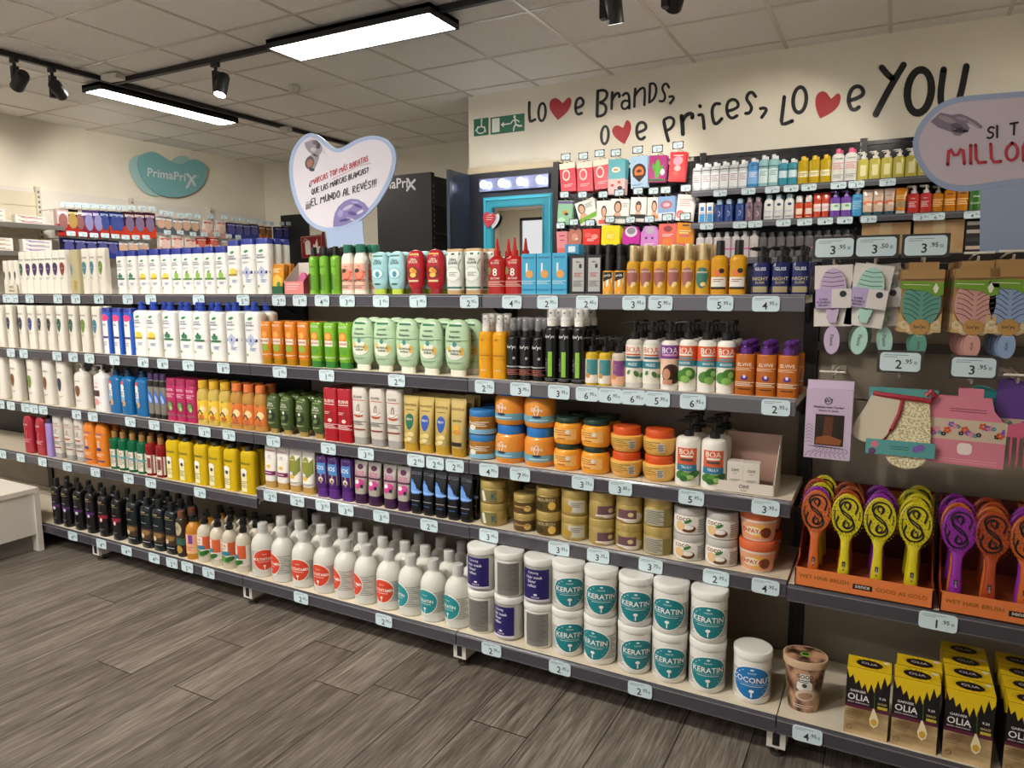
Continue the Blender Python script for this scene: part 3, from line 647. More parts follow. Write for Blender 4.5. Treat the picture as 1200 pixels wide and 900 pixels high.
def place(k, x, y, z, rz, label, group=None, name=None, tilt=None):
    parts = build(k); q = K[k]
    cat = q['cat']
    if cat == 'bottle': cat = catof(k)
    if label in HIDDEN: return None
    nm = name or {'bottle': 'bottle', 'jar': 'jar', 'box': 'product_box', 'tube': 'tube'}.get(q['cat'], q['cat'].replace(' ', '_'))
    if nm == 'bottle': nm = cat.replace(' ', '_')
    e = empty(nm, (x, y, z), rz, label, cat, group)
    if tilt: e.rotation_euler.y = tilt
    body = None
    for pn, me in parts:
        o = bpy.data.objects.new(pn, me); COL.objects.link(o); o.parent = e
        if body is None: body = o
        elif pn == 'label_print': o.parent = body
        elif pn == 'clear_overcap': o.parent = head
        if pn == 'spray_head': head = o
    return e
# --- colour words used below
TEAR = dict(purple='#4a2f5e', red='#8d3b34', teal='#3a7f8c', green='#1f5d4c', blue='#2b3f86', navy='#2a3350', brown='#7a4b23', olive='#6d8a35', dark='#33333c')
for nm, c in TEAR.items():
    dec = [('t', -.05, .8, .036, 'PANTENE', '#55524a', .7), ('e', -.08, .57, .52, .3, c, 0, .35), ('t', -.08, .58, .02, 'PRO-V', '#e8e4da', .3), ('l', -.3, .36, .45, .06, 3, '#a8a297')]
    kd('pant_'+nm, 'white shampoo bottle with %s teardrop emblem' % nm, 'bottle', .058, .036, .214, 'pant', 3, '#efe9dc:g', dec=dec)
kd('pant_gold', 'clear-wrapped pale gold twin pack bottle', 'bottle', .075, .045, .212, 'pant', 4, '#cfc39a:h', dec=[('e', -.5, .55, .25, .26, '#5a8fa0', 0, .3), ('r', .05, .2, .25, .22, '#c8a94a:s')])
kd('pant_small', 'small white conditioner bottle with dark teardrop emblem', 'bottle', .04, .032, .172, 'pant', 3, '#efe9dc:g', dec=[('e', -.2, .55, .45, .25, '#3a3a45', 0, .3)])
def hs(nm, word, fruit, w, d, h, cap, desc):
    dec = [('e', .0, .86, .34, .055, '#3c8f5e', .2), ('t', -.15, .785, .042, 'head &', '#23356e', .75), ('t', -.1, .735, .042, 'shoulders', '#23356e', .95), ('l', -.1, .64, .5, .04, 2, '#8a93b0')]
    if fruit == 'apple': dec += [('e', .12, .46, .42, .15, '#8fbf4a'), ('e', .1, .55, .25, .04, '#3f7a38', .7), ('r', -.15, .375, 1.0, .045, '#5d8a4a')]
    if fruit == 'lemon': dec += [('e', .05, .47, .55, .13, '#ecd24e'), ('r', -.1, .4, 1.1, .045, '#a9932f')]
    if fruit == 'mint': dec += [('e', .0, .5, .2, .13, '#2c6b52', .2), ('e', .22, .47, .2, .1, '#3a8260', -.7), ('e', -.2, .47, .2, .1, '#3a8260', .8), ('r', -.1, .4, .9, .04, '#33704f')]
    if fruit == 'navy': dec += [('p', [(-.6, .45), (0, .57), (.6, .45), (0, .3)], '#b8c0dc'), ('r', 0, .44, 1.25, .055, '#27356f')]
    dec += [('l', .25, .27, .4, .07, 3, '#7f97c4'), ('e', -.5, .16, .14, .05, '#6aa05a')]
    kd(nm, desc, 'bottle', w, d, h, 'sq' if cap[0] == 'flip' else 'str', 3.2, '#f2f1ec:g', cap=(cap,), dec=dec)
CB = '#1c2f8f'
hs('hs_mint', '', 'mint', .066, .036, .172, ('cap', .026, .97, CB, .97, 3.2), 'white shampoo bottle with navy cap and mint leaves')
hs('hs_lemon', '', 'lemon', .066, .036, .172, ('cap', .026, .97, CB, .97, 3.2), 'white shampoo bottle with navy cap and lemon')
hs('hs_apple', '', 'apple', .066, .036, .172, ('cap', .026, .97, CB, .97, 3.2), 'white shampoo bottle with navy cap and green apple')
hs('hs_lemon_tall', '', 'lemon', .07, .038, .197, ('cap', .022, .97, CB, .97, 3.2), 'tall white shampoo bottle with navy cap and lemon')
hs('hs_navy_tall', '', 'navy', .076, .04, .2, ('cap', .022, .97, CB, .97, 3.2), 'tall white shampoo bottle with navy cap and band')
hs('hs_big_lemon', '', 'lemon', .082, .05, .2, ('flip', .036, '#2140a8'), 'big white blue-capped shampoo bottle with lemon')
hs('hs_big_mint', '', 'mint', .082, .05, .2, ('flip', .036, '#2140a8'), 'big white blue-capped shampoo bottle with mint')
hs('hs_big_navy', '', 'navy', .088, .055, .203, ('flip', .036, '#2140a8'), 'big white blue-capped shampoo bottle with navy band')
kd('hs_pink', 'white and pink shampoo bottle in blue sleeve', 'bottle', .062, .04, .19, 'str', 3.2, '#2a5fc4:g', cap=(('cap', .018, .97, CB, .97, 3.2),), dec=[('r', -.12, .46, .72, .9, '#f0eee8'), ('e', -.05, .86, .86, .16, '#e2407e'), ('t', -.15, .7, .05, 'h&s', '#2c3e7a', .35), ('r', -.12, .4, .72, .05, '#27356f'), ('l', -.1, .25, .4, .1, 3, '#8a93b0')])
# top shelf, middle and right bays
kd('lime_spray', 'lime green hair spray bottle with black cap', 'bottle', .04, .04, .145, 'cylf', 2, '#7fbf3a:g', cap=(('cap', .034, .56, '#141414'),), dec=[('t', 0, .72, .07, "lov'yc", '#2c3a1c', 1.0), ('r', -.25, .33, .18, .42, '#26351a'), ('l', .3, .3, .5, .4, 9, '#5b8f30')])
kd('coral_bottle', 'white bottle with green cap and watermelon label', 'bottle', .056, .04, .155, 'waist', 2.4, '#efe6da:g', cap=(('cap', .028, .66, '#3f8069:t'),), dec=[('r', 0, .42, 1.3, .62, '#f0b9a4'), ('e', .12, .5, .8, .36, '#e4573f'), ('e', .1, .5, .6, .26, '#f0876a'), ('e', -.2, .56, .4, .1, '#2e3a30'), ('t', 0, .33, .06, 'HAIR FOOD', '#222222', .9), ('l', 0, .18, .8, .08, 3, '#7a5a50')])
kd('aqua_cond', 'pale blue upside-down conditioner bottle', 'bottle', .074, .04, .135, 'oval', 2.2, '#a6d2da:g', foot=(.018, .64, '#b4cc3e'), dec=[('r', 0, .88, .6, .04, '#2f6e5a'), ('t', 0, .76, .07, 'Ultra', '#235a58', .6), ('t', 0, .69, .07, 'SUAVE', '#235a58', .6), ('e', 0, .42, .72, .3, '#86bcc6'), ('e', 0, .42, .6, .24, '#cfe6e8'), ('e', .05, .4, .25, .16, '#4a90a8'), ('e', -.02, .14, .4, .05, '#3a6f5a')])
kd('red_cond', 'red upside-down conditioner bottle with golden flowers', 'bottle', .074, .04, .135, 'oval', 2.2, '#b3252f:g', foot=(.02, .6, '#8f1a24'), dec=[('r', 0, .89, .55, .035, '#d8b04a'), ('t', 0, .76, .065, 'Ultra', '#f4e3d0', .6), ('t', 0, .69, .07, 'DOUX', '#f4e3d0', .65), ('e', 0, .42, .75, .32, '#7c1218'), ('e', -.12, .48, .3, .12, '#e0b13c', .5), ('e', .15, .45, .3, .12, '#d98a2c', -.4), ('e', 0, .35, .35, .12, '#e8c25a'), ('r', 0, .2, .55, .05, '#e3c79a')])
kd('ultra_tube', 'white herbal tube with tan top and base', 'tube', .066, .036, .13, 'inv', 3, '#e9ece6:g', cap=(('cap', .01, 1.0, '#c3a071', .55, 3),), foot=(.014, .9, '#c3a071'), dec=[('r', 0, .94, 1.5, .05, '#2f6e5a'), ('t', 0, .8, .07, 'Ultra', '#333d38', .9), ('t', 0, .71, .07, 'SUAVE', '#333d38', .9), ('e', 0, .42, .95, .42, '#cfdacb'), ('e', 0, .42, .8, .34, '#eef0ea'), ('l', 0, .42, .5, .12, 3, '#7d8a80'), ('r', 0, .07, 1.5, .05, '#2f6e5a'), ('s', [(.9,.8),(.6,.65),(.8,.5)], .08, '#8fae6a')])
kd('red_nozzle', 'red applicator bottle with long pointed nozzle', 'bottle', .064, .036, .126, 'nozzle', 2.4, '#b01f1d:g', cap=(('noz', .058, '#c12a26:g'),), dec=[('t', 0, .82, .06, 'ELVIVE', '#f0dcd0', 1.0), ('e', -.75, .62, .35, .2, '#8a7a4a'), ('t', 0, .58, .2, '8', '#f6efe6', .5), ('t', 0, .42, .05, 'SECOND', '#f0dcd0', .7), ('l', 0, .28, 1.1, .16, 4, '#e9b8a8')])
kd('blue_box', 'sky blue carton with orange drop motif', 'box', .053, .045, .13, 'box', 30, '#3fa6cf', dec=[('t', 0, .9, .045, 'REVITALISE', '#1f5f8a', 1.0), ('r', -.25, .62, .12, .3, '#dfeef2'), ('e', .12, .5, .5, .2, '#e0a050'), ('l', 0, .3, .9, .1, 3, '#bfe2ee'), ('l', 0, .12, 1.1, .05, 2, '#2a7fae')])
kd('black_box', 'black carton with silver front panel', 'box', .052, .04, .122, 'box', 30, '#17181b', dec=[('r', .12, .5, .74, .84, '#b6b5b0:s'), ('t', .12, .82, .04, 'MEN', '#2a2a2a', .4), ('r', .4, .72, .16, .1, '#2a2a2a'), ('l', .12, .5, .5, .12, 3, '#b5433c'), ('l', .12, .28, .6, .16, 4, '#6a6a66')])
kd('orange_spray', 'small yellow-labelled bottle with tall black cap', 'bottle', .036, .032, .072, 'str', 3, '#e0a31f:g', cap=(('cap', .045, .8, '#161616'),), dec=[('r', 0, .5, 1.5, .86, '#efe9da'), ('p', [(-.75, .95), (.75, .95), (.75, .7), (-.75, .55)], '#1c1c1c'), ('t', 0, .8, .12, 'got2b', '#e9e4da', .9), ('p', [(-.75, .2), (.75, .5), (.75, .1), (-.75, .1)], '#eda51c')])
kd('black_cap_can', 'slim dark bottle with black cap', 'bottle', .034, .034, .11, 'cylf', 2, '#1b1a1a:g', cap=(('cap', .045, .8, '#121212'),), dec=[('r', 0, .5, 1.0, .5, '#7d6a3a')])
kd('gold_spray', 'golden oil spray bottle with champagne cap', 'bottle', .04, .036, .1, 'cylf', 2.2, '#f2b83a:t', cap=(('cap', .046, .6, '#cfb98a:s'),), dec=[('e', 0, .5, .95, .56, '#a5645f', 0, .2), ('t', 0, .68, .05, 'PANTENE', '#f4e6cf', .8), ('e', .3, .32, .35, .12, '#f0d890', .4), ('e', .1, .26, .25, .1, '#f0d890', -.4)])
kd('gold_spray_green', 'golden oil spray bottle with teal emblem', 'bottle', .042, .036, .1, 'cylf', 2.2, '#f2b83a:t', cap=(('cap', .046, .6, '#cfb98a:s'),), dec=[('e', 0, .48, .95, .6, '#3f7766', 0, .2), ('t', 0, .64, .05, 'PANTENE', '#f4e6cf', .8), ('e', .2, .3, .35, .12, '#f0d890', .4)])
kd('gold_oil', 'amber oil bottle with black cap', 'bottle', .048, .04, .112, 'shou', 2.6, '#efae2c:t', cap=(('cap', .04, .52, '#141414'),), dec=[('e', -.1, .55, .42, .16, '#e2703c'), ('e', .35, .6, .3, .12, '#1c1c1c'), ('r', 0, .32, .85, .24, '#e8e4dc'), ('l', 0, .36, .6, .1, 2, '#9a6a4a'), ('r', 0, .17, .85, .05, '#1c1c1c')])
kd('navy_pump', 'navy blue night serum bottle with black pump', 'bottle', .05, .046, .088, 'str', 4, '#18205a:g', cap=(('pump', .045, '#121214', .013),), dec=[('t', 0, .8, .1, 'GLISS', '#e6e6ea', .8), ('t', 0, .5, .11, 'NIGHT', '#b9ae86', .9), ('t', 0, .38, .07, 'ELIXIR', '#b9ae86', .6), ('r', 0, .17, 1.4, .18, '#a99b72:s')])
# second shelf
def fruc(nm, desc, c, c2, cf): kd(nm, desc, 'bottle', .056, .04, .142, 'inv', 3, c, foot=(.024, .86, cf), dec=[('t', 0, .9, .05, 'FRUCTIS', '#f4f0e0', 1.1), ('e', 0, .64, .62, .24, '#e6762c'), ('e', .02, .65, .4, .16, '#f2b04a'), ('r', 0, .47, 1.15, .15, '#efe6d6'), ('t', 0, .47, .06, 'REPAIR', '#b5542c', .9), ('e', 0, .29, .6, .2, c2), ('l', 0, .1, .9, .05, 2, '#efe6c6')])
fruc('fructis_orange', 'orange upside-down conditioner bottle', '#dd8420:g', '#8fae3a', '#c9941e:t')
fruc('fructis_green', 'bright green upside-down conditioner bottle', '#7ab52c:g', '#5a9a2a', '#2f7a2c')
kd('mint_cond', 'mint green oval conditioner bottle', 'bottle', .096, .046, .167, 'oval', 2.2, '#b7d3ae:g', foot=(.021, .6, '#e8e6d8'), dec=[('r', 0, .885, .5, .045, '#256b4a'), ('t', 0, .76, .04, 'GARNIER', '#35513f', .55), ('t', 0, .655, .07, 'Respons.', '#26352b', .85), ('l', 0, .575, .95, .04, 2, '#5f7f66'), ('e', 0, .35, .7, .3, '#e3e6d4'), ('e', .52, .37, .16, .16, '#e0b44a'), ('e', -.46, .42, .14, .12, '#e6c25a'), ('e', 0, .51, .16, .1, '#3f8f8a'), ('t', 0, .38, .045, 'NUTRITION', '#35513f', .5), ('t', 0, .32, .045, 'AVENA', '#35513f', .5), ('l', 0, .14, .6, .04, 2, '#6f8f73')])
kd('yellow_mist', 'clear bottle of amber hair mist', 'bottle', .05, .04, .152, 'cylf', 2.4, '#fbb424:t', cap=(('spray', .052, '#e6e2dc', .0135, '#eceae6:a'),), dec=[('t', 0, .5, .035, 'Cleanessence', '#8a5a14', 1.1), ('r', 0, .42, 1.1, .006, '#8a5a14'), ('t', 0, .18, .035, 'SPRAY', '#f6e8c8', .8), ('l', -.2, .82, .3, .05, 2, '#8a5a14')])
kd('black_mist', 'black hair mist bottle with clear-capped spray', 'bottle', .043, .043, .142, 'cylf', 2, '#141416:g', cap=(('spray', .05, '#1c1c1e', .0115, '#c9c9cd:a'),), dec=[('t', 0, .74, .1, "lov'yc", '#e9e9e9', 1.2), ('e', .45, .5, .2, .06, '#b5b5b5'), ('r', 0, .31, 1.5, .03, '#b5b5b5'), ('l', 0, .19, 1.5, .14, 4, '#b56a5a')])
kd('mousse_can', 'tall black mousse can with clear cap', 'bottle', .044, .044, .175, 'cylf', 2, '#131315:g', cap=(('spray', .05, '#ece9e2', .0155, '#f0f0f0:a'),), dec=[('t', 0, .81, .08, "lov'yc", '#e4e4e4', 1.1), ('r', .1, .33, .3, .44, '#8fc04a'), ('t', -.45, .32, .1, 'CURLY', '#6f6f72', .9, PI/2), ('l', 0, .06, 1.2, .05, 2, '#6a6a6a')])
def minip(nm, desc, liq, a, b): kd(nm, desc, 'bottle', .04, .04, .1, 'cylf', 2, liq, cap=(('pump', .045, '#151515', .0115),), dec=[('r', 0, .43, 1.9, .72, a), ('r', .3, .55, .9, .46, b), ('e', -.35, .3, .4, .16, '#c98a4a'), ('l', -.35, .58, .4, .2, 4, '#9a8a70')])
minip('mini_yellow', 'small yellow oil pump bottle with teal label', '#e8c43a:t', '#ece6da', '#3f8f96')
minip('mini_peach', 'small peach pump bottle with portrait label', '#e9dcc8:t', '#eeb996', '#8a4a8a')
def boa(nm, desc, body, kind, w=.051, h=.142, ph=.052, prof='cylf'):
    dec = [('r', 0, .5, 1.5, .78, '#f0ebdd')]
    if kind == 'red': dec += [('r', 0, .77, 1.3, .2, '#f0ebdd'), ('t', -.1, .79, .12, 'BOA', '#d8573a', .9), ('r', -.1, .69, .9, .03, '#d8573a'), ('r', -.05, .63, .9, .05, '#3f6f80'), ('r', 0, .49, 1.45, .14, '#3b8a99'), ('t', -.1, .49, .05, 'FRIZZ', '#eef4f4', .5), ('e', .35, .3, .26, .14, '#4f7f3a', .6), ('e', -.5, .33, .16, .1, '#5c8c42', -.4), ('e', .95, .27, .2, .1, '#4f7f3a', -.5)]
    if kind == 'purple': dec += [('r', 0, .6, 1.5, .58, '#eecbb0'), ('r', 0, .77, 1.4, .27, '#7a3f93'), ('t', 0, .8, .12, 'BOA', '#f3e9f3', 1.0), ('r', 0, .71, .9, .04, '#d9a0c8'), ('e', .2, .33, 1.0, .4, '#3a2219'), ('e', .45, .28, .8, .3, '#3a2219'), ('e', -.3, .33, .4, .22, '#c98f70'), ('r', -.2, .17, .5, .1, '#c98f70')]
    if kind == 'avo': dec += [('r', 0, .72, 1.9, .32, '#dd6238'), ('t', 0, .79, .12, 'BOA', '#f4ece0', .9), ('r', 0, .71, .8, .035, '#f4ece0'), ('r', 0, .645, .8, .04, '#6b9aa5'), ('r', 0, .55, 1.5, .11, '#3b8a99'), ('t', 0, .55, .045, 'BOOSTER', '#eef4f4', .6), ('e', -.3, .3, .8, .22, '#4f8a36', .3), ('e', .45, .35, .8, .24, '#3f7a2c', -.3), ('e', .1, .24, .5, .14, '#8ab85a'), ('e', .5, .36, .3, .12, '#9cc468')]
    kd(nm, desc, 'bottle', w, w, h, prof, 2, body, cap=(('pump', ph, '#131313', .0145),), dec=dec)
boa('boa_red', 'clear pump bottle with red lettered leaf label', '#e9e6e0:h', 'red'); boa('boa_purple', 'pump bottle with purple label and curly-haired woman', '#efe8e0:g', 'purple'); boa('boa_avocado', 'white pump bottle with orange label and avocados', '#efece4:g', 'avo', h=.146)
kd('elvive_pump', 'orange-brown bottle with rounded purple pump', 'bottle', .053, .044, .112, 'str', 3.2, '#b9641a:g', cap=(('curl', .036, '#5a2a80:g'),), dec=[('t', 0, .75, .08, 'ELVIVE', '#f3dcc0', 1.15), ('l', 0, .64, .9, .08, 3, '#efc69a'), ('e', 0, .43, .36, .12, '#5a2a80'), ('e', 0, .46, .14, .08, '#e9e0f0'), ('l', 0, .28, 1.2, .12, 3, '#f3dcc0'), ('r', 0, .16, 1.0, .025, '#4a2a20')])
# middle shelf
def pump_white(nm, desc, em, c='#ece6db:g', txt='PANTENE', tc='#6a665e', extra=()):
    kd(nm, desc, 'bottle', .09, .055, .178, 'shou', 2.8, c, cap=(('pump', .04, '#e9e5dc', .012),), dec=[('t', -.1, .75, .035, txt, tc, .6)]+([('e', -.15, .48, .4, .3, em, 0, .3)] if em else [])+[('l', -.2, .22, .6, .06, 2, '#9a958a')]+list(extra))
for e in ('red', 'olive', 'navy', 'brown'): pump_white('tall_'+e, 'broad white pump bottle with %s teardrop emblem' % e, TEAR[e])
for e in ('red', 'olive', 'navy'): K['tall_'+e].update(cap=(), h=.222, prof='pant', w=.082, desc='broad white bottle with %s teardrop emblem' % e)
K['tall_tan'] = dict(K['tall_brown'], cap=(), h=.222, prof='pant', w=.08, desc='broad white bottle with tan teardrop emblem')
pump_white('tall_pink', 'broad white pump bottle with pink lettering', None, '#efecea:g', 'Elvive', '#c86a72', [('r', -.35, .48, .6, .16, '#4a2a2c'), ('e', -.4, .25, .5, .18, '#e4a0a0'), ('l', -.35, .64, .5, .06, 2, '#c86a72')])
kd('blue_bottle', 'blue shampoo bottle with flowery label', 'bottle', .082, .05, .175, 'shou', 3, '#1567a3:g', cap=(('flip', .03, '#10304f'),), dec=[('e', -.4, .82, .3, .1, '#d8343c', .5), ('e', -.4, .72, .34, .16, '#e9ecec'), ('r', -.4, .55, .36, .2, '#e3e8ea'), ('e', -.4, .4, .4, .16, '#7fb2d8'), ('e', -.3, .3, .4, .16, '#caa27a'), ('e', -.5, .28, .2, .1, '#2f5d5a'), ('l', -.4, .56, .28, .12, 3, '#3a5a78')])
kd('dry_tube', 'slim silver tube with purple cap and blue flash', 'tube', .04, .034, .15, 'str', 2.4, '#8f887c:s', cap=(('cap', .03, .8, '#3a2350'),), foot=(.02, .95, '#151515'), dec=[('r', 0, .9, 1.3, .18, '#151515'), ('e', .05, .5, .7, .4, '#3f6fc4', .3), ('e', .1, .45, .4, .25, '#9db9ea', .4)])
kd('magenta_bottle', 'magenta shampoo bottle with flip cap', 'bottle', .062, .042, .155, 'str', 3, '#b3245c:g', cap=(('cap', .03, .96, '#9c1d4e', .94, 3),), dec=[('t', -.1, .88, .06, 'FRUCTIS', '#f3d8e0', 1.0), ('l', -.1, .72, .9, .12, 3, '#e9b0c6'), ('e', .05, .42, .62, .3, '#5b3a3e'), ('e', 0, .44, .4, .18, '#6f9a5a'), ('e', .15, .36, .3, .12, '#a9c77a'), ('r', 0, .18, .9, .06, '#8c4a5a')])
def hair(nm, desc, liq, lab, capc): kd(nm, desc, 'bottle', .066, .044, .155, 'waist', 2.4, liq, cap=(('cap', .03, .72, capc),), dec=[('r', 0, .4, 1.5, .56, lab), ('t', -.15, .56, .1, 'HAIR', '#3a3028', .8, PI/2.3), ('e', .3, .42, .5, .2, '#f5d8a0'), ('s', [(-.5,.3),(-.1,.42),(.3,.3)], .22, '#4a3a2c'), ('e', .1, .22, .5, .12, '#c9692c'), ('l', 0, .15, .9, .05, 2, '#7a5a3a')])
hair('hair_yellow', 'clear pale yellow bottle with banana-yellow label', '#d6b95e:h', '#f0c93e', '#d8a92a'); hair('hair_orange', 'clear amber bottle with orange fruit label', '#c9964a:h', '#e8823a', '#e07a3c')
kd('olive_cond', 'dark olive green oval conditioner bottle', 'bottle', .07, .044, .136, 'oval', 2.2, '#45582a:g', foot=(.02, .56, '#b59a56:s'), dec=[('r', 0, .86, .5, .03, '#6f8f4a'), ('t', 0, .74, .06, 'Ultra', '#e0e4d0', .6), ('t', 0, .67, .06, 'DOUX', '#e0e4d0', .7), ('l', 0, .59, .6, .04, 2, '#b9c49a'), ('e', 0, .38, .6, .28, '#20281a'), ('e', -.05, .36, .3, .12, '#6a7f4a', .5), ('e', 0, .5, .16, .09, '#dfe3d2'), ('l', 0, .17, .5, .05, 2, '#b9c49a')])
kd('red_elvive', 'red squared shampoo bottle with white lettering', 'bottle', .066, .042, .2, 'str', 4, '#a81624:g', dec=[('t', 0, .76, .055, 'ELSEVE', '#f4dcd8', 1.2), ('l', 0, .7, .7, .03, 1, '#f4dcd8'), ('l', -.3, .54, .4, .06, 2, '#e9b0b0'), ('s', [(0,.4),(-.15,.5),(.1,.6),(.2,.5),(.1,.38)], .08, '#6a4a2a'), ('e', .05, .4, .3, .07, '#e8c9c0'), ('l', 0, .29, 1.1, .1, 4, '#f0c8c8'), ('r', 0, .08, 1.9, .012, '#7c0f1a')])
kd('white_elvive', 'pale grey shampoo bottle with copper swirl', 'bottle', .07, .044, .185, 'inv', 3, '#d9d2c8:g', foot=(.028, .88, '#b9b4b0:t'), dec=[('t', 0, .8, .05, 'ELVIVE', '#4a4642', 1.2), ('l', 0, .74, .8, .03, 1, '#c0503c'), ('s', [(-.1,.45),(-.15,.6),(.15,.68),(.2,.55),(0,.42)], .09, '#8a6a5a'), ('e', .02, .45, .6, .1, '#b5502c'), ('e', .02, .48, .66, .07, '#e9e2d8'), ('s', [(-.6,.5),(0,.44),(.6,.53)], .06, '#9a8a80'), ('l', 0, .29, .9, .09, 3, '#6a625c'), ('r', 0, .16, .8, .03, '#8a4036')])
def gtube(nm, desc, em): kd(nm, desc, 'tube', .064, .04, .165, 'tube', 2.6, '#cdb368:s', foot=(.03, .86, '#d3a93a:s'), dec=[('t', 0, .8, .05, 'PANTENE', '#6a5420', 1.1), ('l', 0, .7, .5, .04, 1, '#7a6430'), ('e', 0, .45, .5, .34, em, 0, .25), ('t', 0, .5, .05, 'PRO-V', '#e9e4d4', .36), ('e', -.25, .17, .36, .09, '#e9cf7a:s', .3), ('e', .25, .19, .36, .09, '#efdc98:s', -.3), ('e', 0, .08, .4, .09, '#f0e2ac:s', .2), ('e', -.4, .05, .3, .08, '#e9cf7a:s')])
gtube('gold_tube_green', 'gold tube with green teardrop emblem', '#1f6a50'); gtube('gold_tube_blue', 'gold tube with blue teardrop emblem', '#2a56a8')
kd('gold_tube_plain', 'gold tube with black and honey print', 'tube', .062, .04, .168, 'tube', 2.6, '#cdb36c:s', foot=(.03, .86, '#c79a2c:s'), dec=[('t', 0, .78, .05, 'PANTENE', '#7a6430', 1.1), ('t', 0, .55, .045, 'BIOTIN', '#2a2418', .8), ('e', -.1, .42, .4, .1, '#e0a92c'), ('e', 0, .32, .5, .1, '#c98a2c'), ('r', -.2, .08, .8, .08, '#1c1a16')])
def jar(nm, desc, w, h, prof, col, lidh, lidw, lidc, dec, seg=30): kd(nm, desc, 'jar', w, w, h, prof, 2, col, cap=(('lid', lidh, lidw, lidc),), dec=dec, seg=seg)
jar('jar_bluelid', 'amber gel jar with blue lid', .094, .062, 'jar', '#a9742c:h', .02, .98, '#2f7dc0', [('r', 0, .2, 3.0, .26, '#7fb5cf'), ('t', -.4, .66, .16, 'Elvive', '#efe6d6', .6), ('e', -.35, .42, .3, .3, '#e9e2d4'), ('l', .4, .62, .5, .3, 3, '#efe2c8')])
jar('jar_bigorange', 'large orange mask jar with blue lid and stripe', .104, .094, 'fat', '#e8963a:g', .031, .84, '#2a78c4', [('t', 0, .62, .13, 'Elvive', '#f6e8d6', .5), ('r', 0, .3, 3.0, .22, '#6ea9bd'), ('s', [(-.1,.42),(-.2,.62),(.05,.8),(.15,.6),(0,.4)], .05, '#f6efe4'), ('e', 0, .38, .3, .09, '#24324a'), ('l', .1, .27, .6, .06, 1, '#e4f0f4')])
jar('jar_greenlid', 'orange mask jar with dark green lid', .09, .066, 'fat', '#f0a233:g', .016, .86, '#1e3a30', [('r', 0, .5, 1.0, .5, '#f3bd6a'), ('l', -.1, .62, .6, .2, 2, '#b5762a'), ('r', .1, .47, .5, .04, '#c04a20'), ('e', .38, .62, .14, .2, '#e9e6dc'), ('r', -.1, .3, .3, .06, '#c0662a')])
jar('jar_orangelid', 'pale orange mask jar with orange lid', .098, .052, 'bowl', '#f2bd62:g', .024, .86, '#d9561f', [('l', 0, .7, .9, .3, 3, '#7a7434'), ('l', .0, .42, .8, .2, 2, '#a86a2a'), ('r', .95, .5, .22, .5, '#d9d2c0'), ('l', .95, .5, .18, .4, 5, '#4a4a44')])
boa('boa_big', 'large white pump bottle with orange label and avocados', '#ece7de:g', 'x', w=.072, h=.142, ph=.05, prof='cylf')
K['boa_big']['dec'] = [('r', -.1, .62, .82, .34, '#dd6238'), ('t', -.1, .71, .11, 'BOA', '#f4ece0', .6), ('r', -.1, .62, .5, .04, '#f4ece0'), ('r', -.1, .55, .5, .05, '#5a4a48'), ('r', -.1, .39, .82, .13, '#2f7a9c'), ('t', -.1, .4, .05, 'TRULY', '#e6f0f4', .5), ('e', -.55, .24, .45, .16, '#3f7a32', .4), ('e', 0, .22, .5, .18, '#5c9a3e', -.2), ('e', .5, .26, .5, .14, '#2f6a2c', .3), ('e', .2, .2, .3, .1, '#a9c87a'), ('e', -.3, .17, .3, .12, '#2f6a2c')]
# fourth shelf
kd('red_cond_tall', 'red shampoo bottle with pale lettering', 'bottle', .078, .046, .195, 'sh', 3, '#a01c30:g', dec=[('t', -.2, .76, .045, 'ELVIVE', '#e8b8b8', .8), ('s', [(0,.4),(-.15,.5),(.1,.6)], .08, '#d88a8a'), ('l', -.1, .34, .8, .1, 3, '#dd9aa0')])
kd('lilac_bottle', 'slim lilac bottle with dark cap', 'bottle', .05, .04, .17, 'str', 3, '#9d86c4:g', cap=(('cap', .022, .7, '#3a2a4e'),))
kd('orange_elvive', 'orange shampoo bottle with purple and white swirl', 'bottle', .082, .046, .205, 'sh', 3, '#e07f20:g', dec=[('r', -.15, .76, .9, .02, '#4a3a8a'), ('t', -.15, .7, .05, 'ELVIVE', '#f4e2c8', .9), ('s', [(-.2,.42),(-.3,.55),(-.05,.62),(0,.5),(-.15,.4)], .09, '#f2e6d8'), ('e', -.15, .4, .45, .08, '#4a2a70'), ('l', -.1, .27, .7, .07, 2, '#f2d8a8'), ('r', -.1, .13, .8, .03, '#3a2c6a')])
def tre(nm, desc, c, capc, extra=()): kd(nm, desc, 'bottle', .056, .046, .148, 'cylf', 2.2, c, cap=(('cap', .03, .5, capc),), dec=[('r', -.05, .36, 1.4, .56, '#e4dccb'), ('t', -.1, .54, .06, 'TUB', '#3a3a34', .7), ('t', -.1, .46, .05, 'BIO', '#3a3a34', .5), ('l', -.1, .28, 1.0, .22, 5, '#8a8272')]+list(extra))
tre('green_glass', 'emerald green bottle with wooden cap', '#116a45:t', '#9a6f3a', [('r', .25, .42, .9, .05, '#3fa0b0')]); tre('red_glass', 'ruby red bottle with wooden cap', '#961c1e:t', '#9a6f3a', [('r', .3, .4, .3, .3, '#8a3a34')])
kd('yellow_gel', 'flat clear bottle of bright yellow shower gel', 'bottle', .078, .044, .178, 'cylf', 3.4, '#e8c41c:t', cap=(('cap', .016, .4, '#2c2c28'),), dec=[('t', -.1, .72, .07, 'Natural', '#5a5a18', .9), ('p', [(-.85, .05), (.1, .05), (.1, .5), (-.35, .6), (-.85, .48)], '#f0e6b4'), ('e', -.35, .52, .5, .14, '#f3efe0'), ('e', -.3, .44, .22, .09, '#2c3a3a'), ('l', -.38, .22, .5, .16, 4, '#a09040')])
